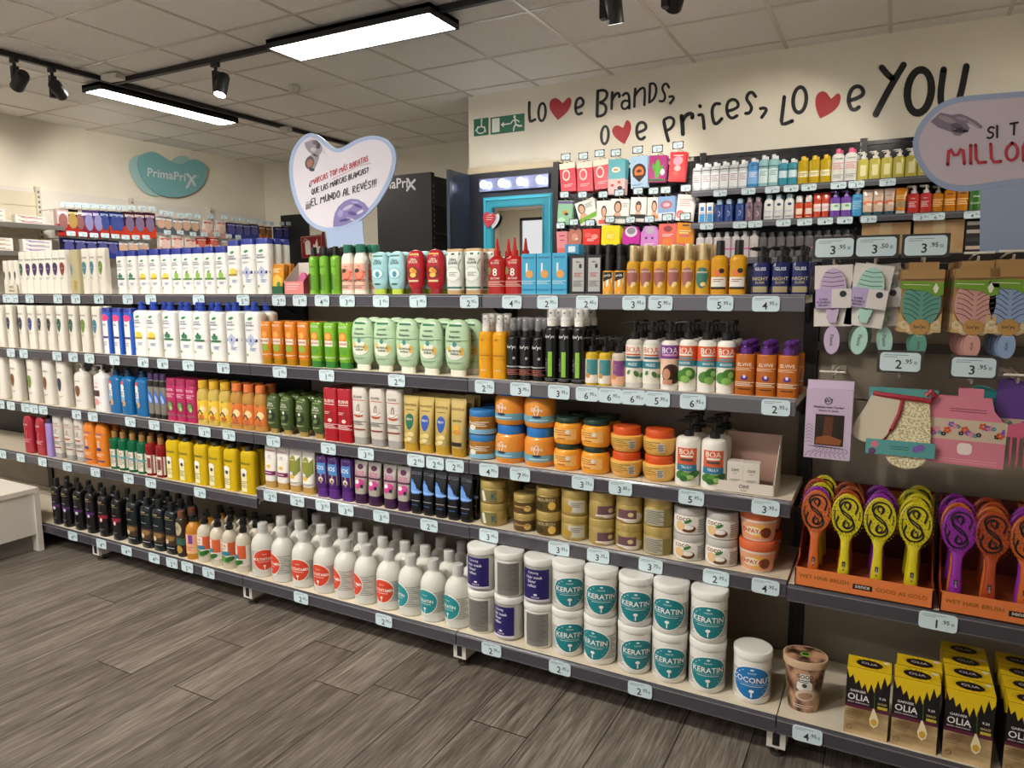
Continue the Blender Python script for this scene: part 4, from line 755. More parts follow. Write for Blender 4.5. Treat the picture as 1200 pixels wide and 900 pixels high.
def ptube(nm, desc, dec): kd(nm, desc, 'tube', .066, .042, .165, 'tube', 2.6, '#eee9df:g', foot=(.028, .86, '#d0a85e:s'), dec=[('t', 0, .86, .06, 'PANTENE', '#5f6068', 1.2)]+dec)
ptube('tube_plum', 'white tube with plum band and gold base', [('l', 0, .74, .7, .04, 1, '#d0607a'), ('s', [(-.2,.55),(0,.65),(.2,.55)], .08, '#8f94c4'), ('e', 0, .36, .3, .08, '#e8b03a'), ('r', 0, .2, 1.9, .1, '#7a2458'), ('l', 0, .2, .5, .04, 1, '#e9d0dc')])
ptube('tube_olive', 'white tube with olive green sweep and gold base', [('p', [(.85, .7), (.1, .55), (-.2, .18), (.4, .25), (.85, .35)], '#7a8236'), ('e', -.25, .48, .5, .45, '#8a8a2c', 0, .2), ('e', -.2, .2, .35, .1, '#e8b84a'), ('e', -.35, .28, .25, .07, '#cfd4ea'), ('l', -.3, .6, .3, .03, 1, '#efe6c8'), ('l', .1, .06, .9, .05, 2, '#8a857a')])
kd('purple_cond', 'purple upside-down conditioner with gold label', 'bottle', .055, .042, .125, 'inv', 3, '#4e2170:g', foot=(.036, .94, '#58287e:g'), dec=[('r', 0, .55, 1.5, .8, '#a4946c:s'), ('e', 0, .86, .3, .14, '#2a2450'), ('r', -.1, .62, .9, .34, '#4a86c8'), ('t', -.1, .64, .13, 'SOS', '#e8eef6', .8), ('e', 0, .28, .4, .16, '#e6dccc'), ('e', .02, .26, .22, .1, '#8a5a3a')])
kd('silver_tube', 'silver tube with magenta print and plum base', 'tube', .06, .04, .122, 'tube', 2.6, '#b9b2a8:s', foot=(.038, .9, '#3a1a40:g'), dec=[('e', 0, .82, .45, .16, '#5a1a48'), ('t', 0, .63, .13, 'SOS', '#c83a8a', .9), ('r', 0, .52, 1.0, .06, '#5a1a48'), ('e', .2, .34, .5, .24, '#c83a8a'), ('e', -.2, .26, .4, .2, '#c83a8a'), ('e', -.3, .36, .3, .12, '#f0e6ea'), ('e', .4, .24, .2, .12, '#2a1c24')])
kd('black_tube', 'black tube with light blue flash', 'tube', .05, .036, .14, 'tube', 2.8, '#0f1116:g', foot=(.026, .86, '#0c0c10:g'), dec=[('t', 0, .85, .08, 'SYOSS', '#9a9aa6', 1.1), ('p', [(-.8, .7), (-.4, .66), (-.1, .5), (.7, .42), (.7, .34), (-.6, .32), (-.8, .4)], '#4a7fd0'), ('e', -.4, .48, .5, .3, '#6d9ce0', .3), ('r', .1, .38, 1.2, .05, '#8fb6ea'), ('l', 0, .16, .7, .05, 1, '#8a8a96'), ('l', 0, .05, .5, .03, 1, '#3a6ab0')])
GL = '#c4ab66:s'
def gj(nm, desc, w, h, dec): jar(nm, desc, w, h*.68, 'jar', '#b8a15e:s', h*.32, 1.0, GL, dec)
gj('gold_jar', 'gold mask jar with dark brown label', .092, .073, [('r', 0, .5, 2.2, .86, '#5f5230:s'), ('l', 0, .5, 1.2, .6, 5, '#8a7b4e'), ('r', 1.15, .5, .2, .6, '#b9b4a8')])
gj('gold_jar_clear', 'gold jar with white side sticker', .092, .076, [('r', -.1, .5, .8, .8, '#8f8a5a:s'), ('p', [(-.55, .8), (-.3, .85), (-.1, .2), (-.35, .15)], '#e6e0d0'), ('t', .5, .5, .4, 'K', '#3a5a5a', .3)])
gj('gold_jar_small', 'small gold jar with brown photo label', .078, .06, [('r', 0, .5, 1.2, .86, '#5a4222'), ('e', .45, .45, .3, .5, '#e0b86a'), ('r', -.1, .55, .7, .12, '#b08a4a')])
gj('gold_jar_flower', 'gold jar with bronze flower label', .084, .078, [('r', 0, .5, 1.5, .86, '#6a5426:s'), ('t', .05, .75, .2, 'NOURISH', '#c4b48a', .8), ('e', .55, .4, .3, .5, '#e8bf62'), ('e', -.5, .35, .4, .4, '#3a3018')])
gj('gold_jar_patch', 'olive gold jar with white patch label', .09, .08, [('r', .3, .55, .6, .7, '#c9c4b4'), ('e', -.4, .4, .4, .5, '#c9a24a:s'), ('l', .3, .65, .4, .3, 3, '#8a8578')])
gj('gold_jar_plum', 'olive gold jar with plum and cream label', .084, .083, [('e', .5, .35, .9, .6, '#e6d8cc'), ('r', .15, .5, .7, .5, '#6e4a52'), ('e', .42, .5, .2, .25, '#d8c08a'), ('r', .1, .22, .8, .1, '#e9ded2')])
gj('gold_jar_text', 'olive gold jar with grey text label', .088, .086, [('r', -.1, .5, .8, .8, '#b5b09e'), ('l', -.1, .5, .7, .7, 8, '#6f6a5a'), ('r', .8, .5, .3, .8, '#8a7a3a')])
jar('coconut_jar', 'white coconut mask jar', .09, .056, 'jar', '#dcd7d0:g', .022, 1.0, '#d3cec8:h', [('e', -.2, .62, 1.0, 1.1, '#eeeae2'), ('t', -.3, .82, .2, 'coco', '#8a5a3a', .5), ('e', .05, .35, .5, .42, '#6a4226'), ('e', .05, .42, .36, .26, '#f0ebe0'), ('e', .05, .72, .26, .16, '#3f7a3a', .5), ('e', -.45, .45, .3, .5, '#e6c08a'), ('l', 1.1, .5, .4, .7, 7, '#7a766e')])
jar('coral_jar', 'coral fruit mask jar with orange lid', .1, .062, 'tub', '#ecd9cc:g', .026, 1.02, '#d8683c:g', [('r', 0, .5, 1.2, .8, '#e8a67e'), ('e', .1, .5, .7, .55, '#f0b23a'), ('e', -.25, .5, .5, .4, '#f0e0c0'), ('e', .45, .45, .3, .5, '#7a3a22'), ('t', -.3, .5, .2, 'PAPAYA', '#c8402c', .6)])
# bottom shelf
def tres(nm, desc, c, band, w=.058, h=.19): kd(nm, desc, 'bottle', w, .044, h, 'cylf', 2.6, c, cap=(('cap', .036, .4, '#0d0d0f'),), dec=[('t', -.1, .86, .04, 'Tresor', '#d8c48a', .8), ('r', -.1, .81, .9, .014, '#8a7a4a'), ('l', -.1, .6, .5, .03, 1, '#9a9a9a')]+band)
tres('tres_purple', 'black shampoo bottle with purple band', '#141317:g', [('r', 0, .5, 1.2, .07, '#4c2360'), ('e', .2, .44, .3, .08, '#d8cfe0'), ('l', 0, .18, .6, .06, 2, '#6a6a6a')])
tres('tres_red', 'black shampoo bottle with red band', '#141317:g', [('r', 0, .5, 1.2, .09, '#8f1f34'), ('e', .1, .42, .3, .1, '#e8b8b8'), ('l', 0, .18, .6, .06, 2, '#6a6a6a')])
tres('tres_teal', 'dark teal-black shampoo bottle with bronze picture', '#121b20:g', [('r', .05, .34, 1.1, .26, '#3e2a1c'), ('e', .2, .38, .8, .12, '#8a6a3a'), ('e', -.3, .3, .3, .1, '#d8c8a8', -.6), ('l', .2, .16, .6, .04, 1, '#a9a9a9')], .07, .19)
kd('herbal_brown', 'dark brown bottle with wooden cap', 'bottle', .052, .044, .17, 'cylf', 2.4, '#33261c:g', cap=(('cap', .028, .6, '#6a3f2a'),), dec=[('e', -.1, .72, .8, .34, '#b5a88a'), ('r', 0, .4, 1.4, .18, '#2f5a50'), ('e', .1, .2, .6, .2, '#b08a3a'), ('l', -.1, .74, .4, .1, 3, '#3a3226')])
def boac(nm, desc, liq, dec, capc='#111111'): kd(nm, desc, 'bottle', .064, .064, .16, 'cylb', 2, liq, cap=(('flip', .03, capc),), dec=dec)
boac('boac_leaf', 'clear bottle with orange and green leaf label', '#d8cfba:h', [('r', .1, .44, 1.9, .52, '#e9e2d4'), ('r', .55, .53, .9, .34, '#dd6238'), ('r', -.35, .58, .7, .22, '#e9e2d4'), ('t', -.35, .62, .07, 'BOA', '#d8573a', .5), ('t', -.35, .53, .05, 'LISO', '#d8573a', .5), ('r', -.3, .41, .9, .1, '#3b7f99'), ('e', -.5, .27, .6, .14, '#3f7a32', .4), ('e', 0, .25, .6, .15, '#6a9a4a', -.3), ('e', .5, .27, .6, .12, '#2f6a2c', .3)])
boac('boac_honey', 'honey-coloured bottle with peach label', '#c98a32:h', [('r', 0, .42, 1.8, .52, '#eeb48a'), ('r', .35, .55, .3, .24, '#7a3f93'), ('l', 0, .3, .7, .12, 3, '#c85a4a')])
for nm, c, t in (('multi_orange', '#d9472a', 'MULTIVITAMIN'), ('multi_teal', '#1f8c94', 'KERATIN')):
    kd(nm, 'clear-capped milky shampoo bottle with %s egg label' % ('orange' if t[0] == 'M' else 'teal'), 'bottle', .094, .09, .178, 'round', 2, '#e6e5dc:k', cap=(('cap', .032, .43, '#d2d0cc:k'),), dec=[('l', .95, .4, .9, .42, 11, '#9a978e'), ('l', -1.05, .4, .7, .42, 11, '#9a978e'), ('e', 0, .4, .98, .5, '#efece4', 0, .08), ('e', 0, .4, .92, .46, c, 0, .08), ('t', 0, .53, .022, 'KALLOS', '#f0e8e0', .3), ('t', 0, .42, .062, t, '#f6f2ea', .95), ('l', 0, .36, .5, .02, 1, '#f0e8e0'), ('e', 0, .27, .1, .045, '#f6f2ea'), ('r', 0, .22, .03, .06, '#f6f2ea')], seg=30)
KJ = [('l', 1.05, .47, .55, .6, 13, '#8f8c86'), ('l', -1.25, .47, .55, .6, 13, '#8f8c86')]
for nm, c, t, dd in (('keratin_jar', '#17838c', 'KERATIN', 'white hair mask jar with teal round label'), ('coconut_mask', '#1b74b8', 'COCONUT', 'white hair mask jar with blue round label')):
    jar(nm, dd, .1, .125, 'jar', '#e6e3dc:g', .021, 1.035, '#ecebe6:g', KJ+[('e', 0, .5, 1.08, .78, '#f2f0ea', 0, .1), ('e', 0, .5, 1.02, .73, c, 0, .1), ('e', 0, .8, .1, .04, '#e8f0f0'), ('t', 0, .725, .035, 'KALLOS', '#e8f0f0', .36), ('t', 0, .57, .125, t, '#f6f6f2', 1.14), ('r', 0, .475, .9, .006, '#cfe4e6'), ('l', 0, .435, .6, .03, 1, '#cfe4e6'), ('e', 0, .32, .13, .075, '#f6f6f2'), ('r', 0, .23, .035, .1, '#f6f6f2')], 34)
NJ = [('r', 0, .5, .98, .84, '#231a63'), ('t', -.12, .83, .075, 'Coloring', '#ece8f4', .6), ('t', -.05, .72, .075, 'Hair mask', '#ece8f4', .68), ('t', -.2, .61, .075, 'Silver', '#ece8f4', .42), ('t', -.2, .5, .075, 'reflex', '#ece8f4', .42), ('e', .05, .27, .12, .05, '#ece8f4'), ('t', .05, .2, .04, 'KALLOS', '#ece8f4', .4), ('r', 0, .12, .98, .06, '#d9d4e2')]
jar('navy_jar', 'white-lidded silver jar with navy square label', .096, .124, 'jar', '#b5b2ad:s', .021, 1.035, '#ecebe6:g', NJ, 34)
jar('white_back_jar', 'white jar turned to its grey text panel', .096, .124, 'jar', '#e4e1da:g', .021, 1.035, '#ecebe6:g', [('r', .1, .5, .8, .86, '#8e8c88:s'), ('l', .1, .55, .7, .7, 16, '#6f6d6a')], 34)
# ------------------------------------------------------------------ stocking the shelves
SHELVED = {}
def stock(lvl, items, z=None, back=BACK, where=None, yextra=0):
    """items: (kind, [pixel columns of the front row], rows behind, rotations or None, stack height)"""
    L = []
    for it in items:
        k, xs = it[0], it[1]; rows = it[2] if len(it) > 2 else 0; rots = it[3] if len(it) > 3 and it[3] else [0]; st = it[4] if len(it) > 4 else 1
        q = K[k]; yo = it[5] if len(it) > 5 else 0
        for i, px in enumerate(xs):
            y = YF_[lvl]+.012+q['d']/2+yo; zz = (z or ZS[lvl])
            if lvl == 4 and z is None: zz = .4256 if px < 308 else (.4685 if px < 552 else .471)
            X = Xat(px, y, zz+H(k)*.5*st); L.append([X, k, y, zz, rots[i % len(rots)], rows, st, yo])
    L.sort(key=lambda a: a[0])
    front = [a for a in L if a[7] == 0]
    for _ in range(400):
        for a, b in zip(front, front[1:]):
            g = (K[a[1]]['w']+K[b[1]]['w'])/2+.0015-(b[0]-a[0])
            if K[a[1]]['cap'] and K[a[1]]['cap'][0][0] == 'lid': g += .002
            if g > 0: a[0] -= g/2; b[0] += g/2
    cnt = {}
    for a in L: cnt[(a[1], a[7] == 0)] = cnt.get((a[1], a[7] == 0), 0)+1
    idx = {}; sh = where or NAMES[lvl]
    for X, k, y, zz, rz, rows, st, yo in L:
        key = (k, yo == 0); i = idx.get(key, 0); idx[key] = i+1; n = cnt[key]; q = K[k]; gr = '%s on the %s' % (q['desc'], sh)
        base = q['desc']
        for r in range(rows+1):
            yy = y+r*(q['d']+.003)
            if yy+q['d']/2 > back-.016: break
            jx = random.uniform(-.004, .004) if r else 0
            for u in range(st):
                zi = zz+u*(H(k)+.0006)
                pos = 'only one' if n == 1 else ordw(i, n)
                if yo: rowtxt = 'behind front row, ' if not r else 'rearmost row, '
                elif r == 0: rowtxt = ''
                else: rowtxt = ['', 'second row, ', 'third row, ', 'fourth row, '][r]
                if st > 1: lb = '%s, %s stack %s, %s%s' % (base, 'upper of' if u else 'lower of', pos if n > 1 else 'there', rowtxt, sh)
                elif n == 1 and r == 0 and rows == 0: lb = '%s on the %s' % (base, sh)
                else: lb = '%s, %s%s, %s' % (base, rowtxt, pos, sh)
                place(k, X+jx, yy, zi, rz+random.uniform(-.03, .03), lb, gr)
R = lambda *a: [math.radians(v) for v in a]
stock(1, [('pant_small', [9.5, 16, 22]), ('pant_green', [30], 1), ('pant_purple', [38, 46, 53, 60, 67.5], 1, R(10)), ('pant_red', [77], 1, R(12)), ('pant_gold', [92], 1), ('pant_teal', [105, 111]), ('pant_olive', [122.5]),
  ('hs_mint', [145, 157.5], 1), ('hs_lemon', [171, 184, 197.5], 1), ('hs_apple', [210, 222.5, 235, 248, 262], 1), ('hs_lemon_tall', [277], 1), ('hs_navy_tall', [293.5, 311], 2),
  ('lime_spray', [368.6, 381, 394], 2), ('coral_bottle', [408.6, 423.5], 1), ('coral_bottle', [440], 0, None, 1, .05), ('aqua_cond', [446, 466], 2), ('red_cond', [488, 511], 0), ('aqua_cond', [499, 520], 0, None, 1, .05),
  ('ultra_tube', [534, 556], 1), ('ultra_tube', [572], 0, None, 1, .05), ('red_nozzle', [583, 603.5], 0), ('red_nozzle', [596, 616], 0, None, 1, .045), ('blue_box', [624, 641, 658], 2), ('black_box', [681, 698.5], 1),
  ('orange_spray', [716, 729]), ('black_cap_can', [690, 702, 714, 727, 740], 1, None, 1, .05), ('gold_spray', [744, 758, 772.5, 788, 805], 2), ('gold_spray_green', [821], 2), ('gold_oil', [843.5, 865.5], 0),
  ('navy_pump', [894, 916, 938.5], 2)])
stock(2, [('pant_brown', [3], 1), ('pant_navy', [14.5, 28.8], 1), ('pant_blue', [40], 1), ('pant_dark', [51, 62], 1), ('pant_green', [74, 88], 1), ('pant_olive', [102], 1), ('pant_teal', [116], 1),
  ('hs_pink', [128.5, 141, 154]), ('hs_big_lemon', [168, 183], 1), ('hs_big_mint', [202, 221.6, 238, 257.5], 1), ('hs_big_navy', [278, 301], 1),
  ('fructis_orange', [314, 328, 343, 358], 2), ('fructis_green', [373, 389, 406], 2), ('mint_cond', [426, 452.5, 478, 506, 537], 0), ('mint_cond', [440, 466, 493, 521, 553], 0, None, 1, .06),
  ('yellow_mist', [571, 587], 1), ('black_mist', [602.5, 617.5, 634], 2), ('mousse_can', [655, 670.5, 684], 2, None), ('mini_yellow', [694, 706.5], 2), ('mini_peach', [720.5], 2),
  ('boa_red', [741.6, 761], 2, R(10, 14)), ('boa_purple', [780.5], 2, R(14)), ('boa_avocado', [802, 823.5, 850], 2, R(-8, 22, 12)), ('elvive_pump', [875.5, 898.5, 923], 2)])
stock(3, [('tall_red', [5], 1), ('tall_tan', [22], 1), ('tall_olive', [42], 0), ('tall_tan', [60], 1), ('tall_navy', [77], 1), ('tall_brown', [98], 1), ('tall_pink', [121], 1), ('blue_bottle', [138, 152, 169], 1), ('dry_tube', [182, 189.5, 197]),
  ('magenta_bottle', [206, 216, 227.5], 1), ('hair_yellow', [241, 253.5, 264.5], 1), ('hair_orange', [275, 288, 303], 1), ('olive_cond', [319, 337.5, 356, 375], 3), ('red_elvive', [391, 406.5], 2), ('white_elvive', [424, 444.5, 465.5], 2),
  ('gold_tube_green', [485], 2), ('gold_tube_blue', [504.5, 521.5], 2), ('gold_tube_plain', [541], 2), ('jar_bluelid', [570], 1, None, 2), ('jar_bigorange', [602, 637], 0, R(-8, 12), 2), ('jar_greenlid', [664, 695.5], 1, R(0, -10), 2),
  ('jar_orangelid', [728.5, 763.5], 0, R(-20, -35), 2), ('boa_big', [803, 832.5], 2, R(12, 14))])
stock(4, [('red_cond_tall', [37, 51]), ('lilac_bottle', [60.5]), ('white_elvive', [71, 84, 97], 1), ('orange_elvive', [107, 122], 1), ('green_glass', [136, 146, 157, 168], 1), ('red_glass', [178, 190], 1), ('yellow_gel', [205, 220, 238, 255, 273, 293], 1)])
stock(4, [('tube_plum', [320, 333]), ('tube_olive', [346, 362], 1), ('purple_cond', [380.5, 393, 409], 1), ('silver_tube', [424, 440, 458, 475], 1), ('black_tube', [492, 505, 517, 531, 544], 1),
  ('gold_jar_clear', [579], 1, None, 2), ('gold_jar_small', [616.5], 1, R(10), 2), ('gold_jar_flower', [644.5], 1, R(5), 2), ('gold_jar_patch', [673], 1, R(10), 2), ('gold_jar_plum', [709, 739], 1, R(32, 0), 2), ('gold_jar_text', [773.5], 1, R(6), 2),
  ('coconut_jar', [807.5, 843.5], 0, R(5, 0), 2), ('coral_jar', [884.5], 1, R(5), 2)])
stock(5, [('tres_purple', [68, 80, 94, 108], 1), ('tres_red', [123, 139], 1), ('tres_teal', [157, 174, 188, 203], 2), ('herbal_brown', [215], 1), ('boac_honey', [226], 2), ('boac_leaf', [241, 256, 270, 286], 2, R(8, -20, 10, -25)),
  ('multi_orange', [309, 332, 356.5, 382, 406, 430, 457], 3, R(50, -25, 10, 0, -40, -38, 0)), ('multi_teal', [482, 508, 537], 3, R(-32, -10, -16))])
def jstack(px, kinds, rots, nm):
    z = .13; y = YF_[5]+.012+.055; X = None
    for i, (k, r) in enumerate(zip(kinds, rots)):
        X = X or Xat(px, y, .13+H(k)*len(kinds)/2)
        place(k, X, y, z, math.radians(r), '%s, %s of %s, bottom shelf' % (K[k]['desc'], 'lower one' if i == 0 else 'upper one', nm), 'hair mask jars stacked on the bottom shelf'); z += H(k)+.0006
jstack(565.5, ['white_back_jar', 'navy_jar'], [0, 0], 'leftmost jar stack')
jstack(597, ['navy_jar', 'white_back_jar'], [-10, 15], 'second jar stack')
jstack(632, ['white_back_jar', 'navy_jar'], [10, 8], 'third jar stack')
jstack(666, ['keratin_jar', 'keratin_jar'], [30, 28], 'fourth jar stack')
jstack(704, ['keratin_jar', 'keratin_jar'], [-5, 22], 'fifth jar stack')
jstack(744.5, ['keratin_jar', 'keratin_jar'], [28, 18], 'sixth jar stack')
jstack(785.5, ['keratin_jar', 'keratin_jar'], [15, 4], 'seventh jar stack')
jstack(830, ['keratin_jar', 'keratin_jar'], [15, 10], 'rightmost jar stack')
z = .13; y = YF_[5]+.012+.06; place('coconut_mask', Xat(881.5, y, .2), y, z, math.radians(8), 'white hair mask jar with blue round coconut label standing alone on bottom shelf', None)
# ------------------------------------------------------------------ price tags
def rrect(w, h, r, n=4):
    P = []
    for cx, cy, a in ((w/2-r, h/2-r, 0), (-w/2+r, h/2-r, PI/2), (-w/2+r, -h/2+r, PI), (w/2-r, -h/2+r, 1.5*PI)):
        P += [(cx+r*math.cos(a+i*PI/2/n), cy+r*math.sin(a+i*PI/2/n)) for i in range(n+1)]
    return P
TAGM = {}
def tagmesh(v, w, h, holder=False):
    k = (v, w, h, holder)
    if k in TAGM: return TAGM[k]
    s = MB()
    if holder: s.prism(rrect(w+.012, h+.01, .003), -.004, -.003, '#3c3a3a:g', lambda u, v2, t: (u, -t-.004, v2))
    s.prism(rrect(w, h, .009), 0, .0016, '#cde0e6', lambda u, v2, t: (u, -t, v2))
    def t(txt, cx, cz, hh, e):
        vs, fs, asp = text_tris(txt); s.add([(cx+x*hh, -.0016-e, cz+y*hh) for x, y in vs], fs, '#1d2226'); return asp*hh
    a, b = v.split('.')
    t(a, -w*.03, -h*.13, h*.48, .0003); t('.'+b, w*.2, h*.03, h*.24, .0003)
    for i, (z, ww, xx) in enumerate(((.36, .6, -.1), (.26, .35, -.24))): s.add([(xx*w-ww*w/2, -.0019, z*h-.0006), (xx*w+ww*w/2, -.0019, z*h-.0006), (xx*w+ww*w/2, -.0019, z*h+.0006), (xx*w-ww*w/2, -.0019, z*h+.0006)], [(0, 1, 2, 3)], '#5f7078')
    s.add([(w*.34, -.0019, -h*.12), (w*.42, -.0019, -h*.12), (w*.42, -.0019, h*.05), (w*.34, -.0019, h*.05)], [(0, 1, 2, 3)], '#8fb0ba')
    TAGM[k] = s.mesh('price_tag'); return TAGM[k]
def tags(lvl, L, z=None, sh=None, w=.072, h=.042, yf=None, zf=None):
    sh = sh or NAMES[lvl]; L = sorted(L); vals = {}
    for px, v in L: vals[v] = vals.get(v, 0)+1
    seen = {}
    for px, v in L:
        zz = (z or ZS[lvl]) if not zf else zf(px)
        y = (YF_[lvl] if yf is None else yf)-.0074
        o = bpy.data.objects.new('price_tag', tagmesh(v, w, h)); COL.objects.link(o); o.location = (Xat(px, y, zz-.025), y, zz-.024); o.rotation_euler = (random.uniform(-.012, .004), random.uniform(-.02, .02), 0)
        i = seen.get(v, 0); seen[v] = i+1; n = vals[v]
        pos = '' if n == 1 else ', %s' % ordw(i, n)
        tag(o, 'price tag reading %s on the %s rail%s' % (v, sh, pos), 'price tag', 'price tags on the %s' % sh)
tags(1, [(8, '2.95'), (17, '2.95'), (35, '2.95'), (68, '3.95'), (89, '3.95'), (116, '4.95'), (150, '3.95'), (177, '3.95'), (233, '3.95'), (285, '5.95'), (327, '2.95'), (351.5, '1.95'), (377.5, '4.95'), (407, '3.45'), (446.6, '1.95'), (490, '1.95'), (550, '2.95'), (600, '4.95'), (641.7, '2.95'), (688, '2.45'), (743, '3.95'), (774, '5.95'), (844, '5.95'), (897.5, '4.95')])
tags(2, [(13, '5.95'), (28, '5.95'), (67, '5.95'), (86, '6.95'), (105, '6.95'), (134.5, '1.95'), (168, '8.95'), (191, '8.95'), (221, '9.95'), (262, '8.95'), (328, '1.95'), (383, '1.45'), (465, '2.95'), (568, '2.75'), (610, '3.95'), (655, '3.95'), (688, '6.95'), (715, '6.95'), (742, '6.95'), (770.5, '5.95'), (812, '6.95'), (909, '2.95')])
tags(3, [(1, '5.95'), (13, '3.95'), (30, '5.95'), (40, '5.95'), (51, '5.95'), (90, '8.95'), (109, '5.95'), (153, '5.95'), (181, '3.95'), (211, '2.95'), (240, '3.95'), (268.5, '3.95'), (320.6, '1.95'), (385, '2.75'), (429, '3.95'), (487.5, '2.95'), (510, '2.45'), (533, '2.95'), (573, '4.95'), (609.5, '7.50'), (683, '3.75'), (727, '3.85'), (810, '5.95'), (897, '3.95')])
tags(4, [(3, '5.95'), (24.5, '5.95'), (50, '5.95'), (79, '5.95'), (112, '5.95'), (151, '7.95'), (177, '7.95'), (234.5, '3.95'), (317, '2.95'), (348.6, '2.95'), (378.6, '3.95'), (405.6, '3.45'), (447, '3.95'), (503, '2.95'), (573, '3.95'), (655, '3.95'), (701, '3.75'), (762.5, '3.75'), (839, '2.95'), (897, '4.95')], zf=lambda p: .4256 if p < 304 else (.4685 if p < 552 else .471))
tags(5, [(85.5, '4.95'), (119, '4.95'), (148.6, '4.95'), (181, '4.95'), (201.7, '2.95'), (219.7, '5.95'), (244.6, '5.95'), (353, '2.95'), (450, '2.95'), (576, '2.95'), (656, '2.95'), (750, '2.95'), (946, '4.95')])
tags(4, [(1099, '1.95')], z=.463, sh='brush shelf', w=.082, h=.044)
# ------------------------------------------------------------------ bits on the shelves
def at_shelf(px, y, z, h=.05): return Xat(px, y, z+h)
# cardboard counter trays on the top shelf
z = ZS[1]; y = .155; x = at_shelf(330, y, z)
e = empty('display_tray', (x, y, z), 0, 'dark green counter tray at the left end of the middle bay top shelf', 'display tray')
s = MB(); t = .002; W_, D_, H_ = .085, .07, .045
s.box(-W_/2, W_/2, -D_/2, D_/2, 0, t, '#1f5a3a'); s.box(-W_/2, W_/2, -D_/2, -D_/2+t, 0, H_*.7, '#1f5a3a'); s.box(-W_/2, W_/2, D_/2-t, D_/2, 0, H_*2, '#d8873a'); s.box(-W_/2, -W_/2+t, -D_/2, D_/2, 0, H_, '#1f5a3a'); s.box(W_/2-t, W_/2, -D_/2, D_/2, 0, H_, '#1f5a3a'); s.obj('tray', e)
def sachet_mesh(nm, w, h, base, dec, th=.004, shape=None):
    s = MB(); P = shape or [(-w/2, -h), (w/2, -h), (w/2, 0), (-w/2, 0)]
    s.prism(P, -th/2, th/2, base, lambda u, v, t2: (u, -t2, v)); k = 0
    for d in dec:
        k += 1; y = -th/2-.0003*k; T = d[0]
        if T == 'r': cx, cz, ww, hh, c = d[1:]; s.add([(x*w, y, zz*h) for x, zz in ((cx-ww/2, cz-hh/2), (cx+ww/2, cz-hh/2), (cx+ww/2, cz+hh/2), (cx-ww/2, cz+hh/2))], [(0, 1, 2, 3)], c)
        elif T == 'e': cx, cz, ww, hh, c = d[1:6]; rot = d[6] if len(d) > 6 else 0; s.add([(a, y, b) for a, b in ell_pts(cx*w, cz*h, ww*w/2, hh*h/2, rot, 18)], [tuple(range(18))], c)
        elif T == 'p': s.add([(a*w, y, b*h) for a, b in d[1]], [tuple(range(len(d[1])))], d[2])
        elif T == 't':
            vs, fs, asp = text_tris(d[4]); hh = d[3]*h; sx = min(hh, (d[6] if len(d) > 6 else .9)*w/asp); s.add([(d[1]*w+a*sx, y, d[2]*h+b*hh) for a, b in vs], fs, d[5])
        elif T == 'l':
            cx, cz, ww, hh, n, c = d[1:]
            for i in range(n): zz = cz+hh/2-hh*(i+.5)/n; q = hh/n*.22; w2 = ww*(1-.3*((i*37) % 10)/10); s.add([(x*w, y, z2*h) for x, z2 in ((cx-ww/2, zz-q), (cx-ww/2+w2, zz-q), (cx-ww/2+w2, zz+q), (cx-ww/2, zz+q))], [(0, 1, 2, 3)], c)
        elif T == 's': V, F = stroke_tris(smooth_pts([(a*w, b*h) for a, b in d[1]], 2), d[2]*w); s.add([(a, y, b) for a, b in V], F, d[3])
    return s.mesh(nm)
def flatthing(nm, me, loc, rz, label, cat, group=None, ry=0, rx=0):
    if label in HIDDEN: return None
    o = bpy.data.objects.new(nm, me); COL.objects.link(o); o.location = loc; o.rotation_euler = (rx, ry, rz); return tag(o, label, cat, group)
po = sachet_mesh('orange_pouch', .085, .115, '#e39a2c:g', [('r', 0, -.06, .9, .05, '#c97a1c'), ('p', [(-.4, -.5), (.1, -.35), (.4, -.5), (.3, -.85), (-.35, -.85)], '#f2bf4a'), ('l', 0, -.22, .6, .16, 3, '#f7e4b8'), ('e', .2, -.7, .25, .2, '#4f8a3a')], th=.02)
for i in range(2): flatthing('pouch', po, (x-.004+i*.006, y-.012+i*.03, z+.118+i*.003), 0, 'orange refill pouch standing in the green counter tray%s' % (', behind the first one' if i else ', in front'), 'pouch', 'orange pouches in the green tray', rx=-.08)
x = at_shelf(353, y, z)
e = empty('display_tray', (x, y, z), 0, 'pink counter box with sloping sides next to the lime sprays', 'display tray')
s = MB(); W_, D_ = .1, .08; s.box(-W_/2, W_/2, -D_/2, -D_/2+t, 0, .05, '#e58a86'); s.box(-W_/2, W_/2, -D_/2, D_/2, 0, t, '#e58a86'); s.box(-W_/2, W_/2, D_/2-t, D_/2, 0, .125, '#d9cfc6')
for sx in (-1, 1): s.prism([(-D_/2, 0), (D_/2, 0), (D_/2, .125), (-D_/2, .05)], sx*W_/2-.001, sx*W_/2+.001, '#d9cfc6' if sx < 0 else '#c9506e', lambda u, v, t2: (t2, u, v))
for i in range(3): s.box(-.04, .03-.008*i, -D_/2-.0006, -D_/2, .038-i*.01, .042-i*.01, '#f3c4be')
s.obj('tray', e)
s = MB(); s.prism([(a*.022, b*.04) for a, b in ell_pts(0, 0, 1, 1, 0, 16)], -.006, .006, '#d86a9c:g', lambda u, v, t2: (u, t2, v)); o = s.obj('soap_bar'); o.location = (x+.02, y-.01, z+.045); o.rotation_euler = (-.15, 0, 0); tag(o, 'pink soap bar standing in the pink counter box', 'soap')
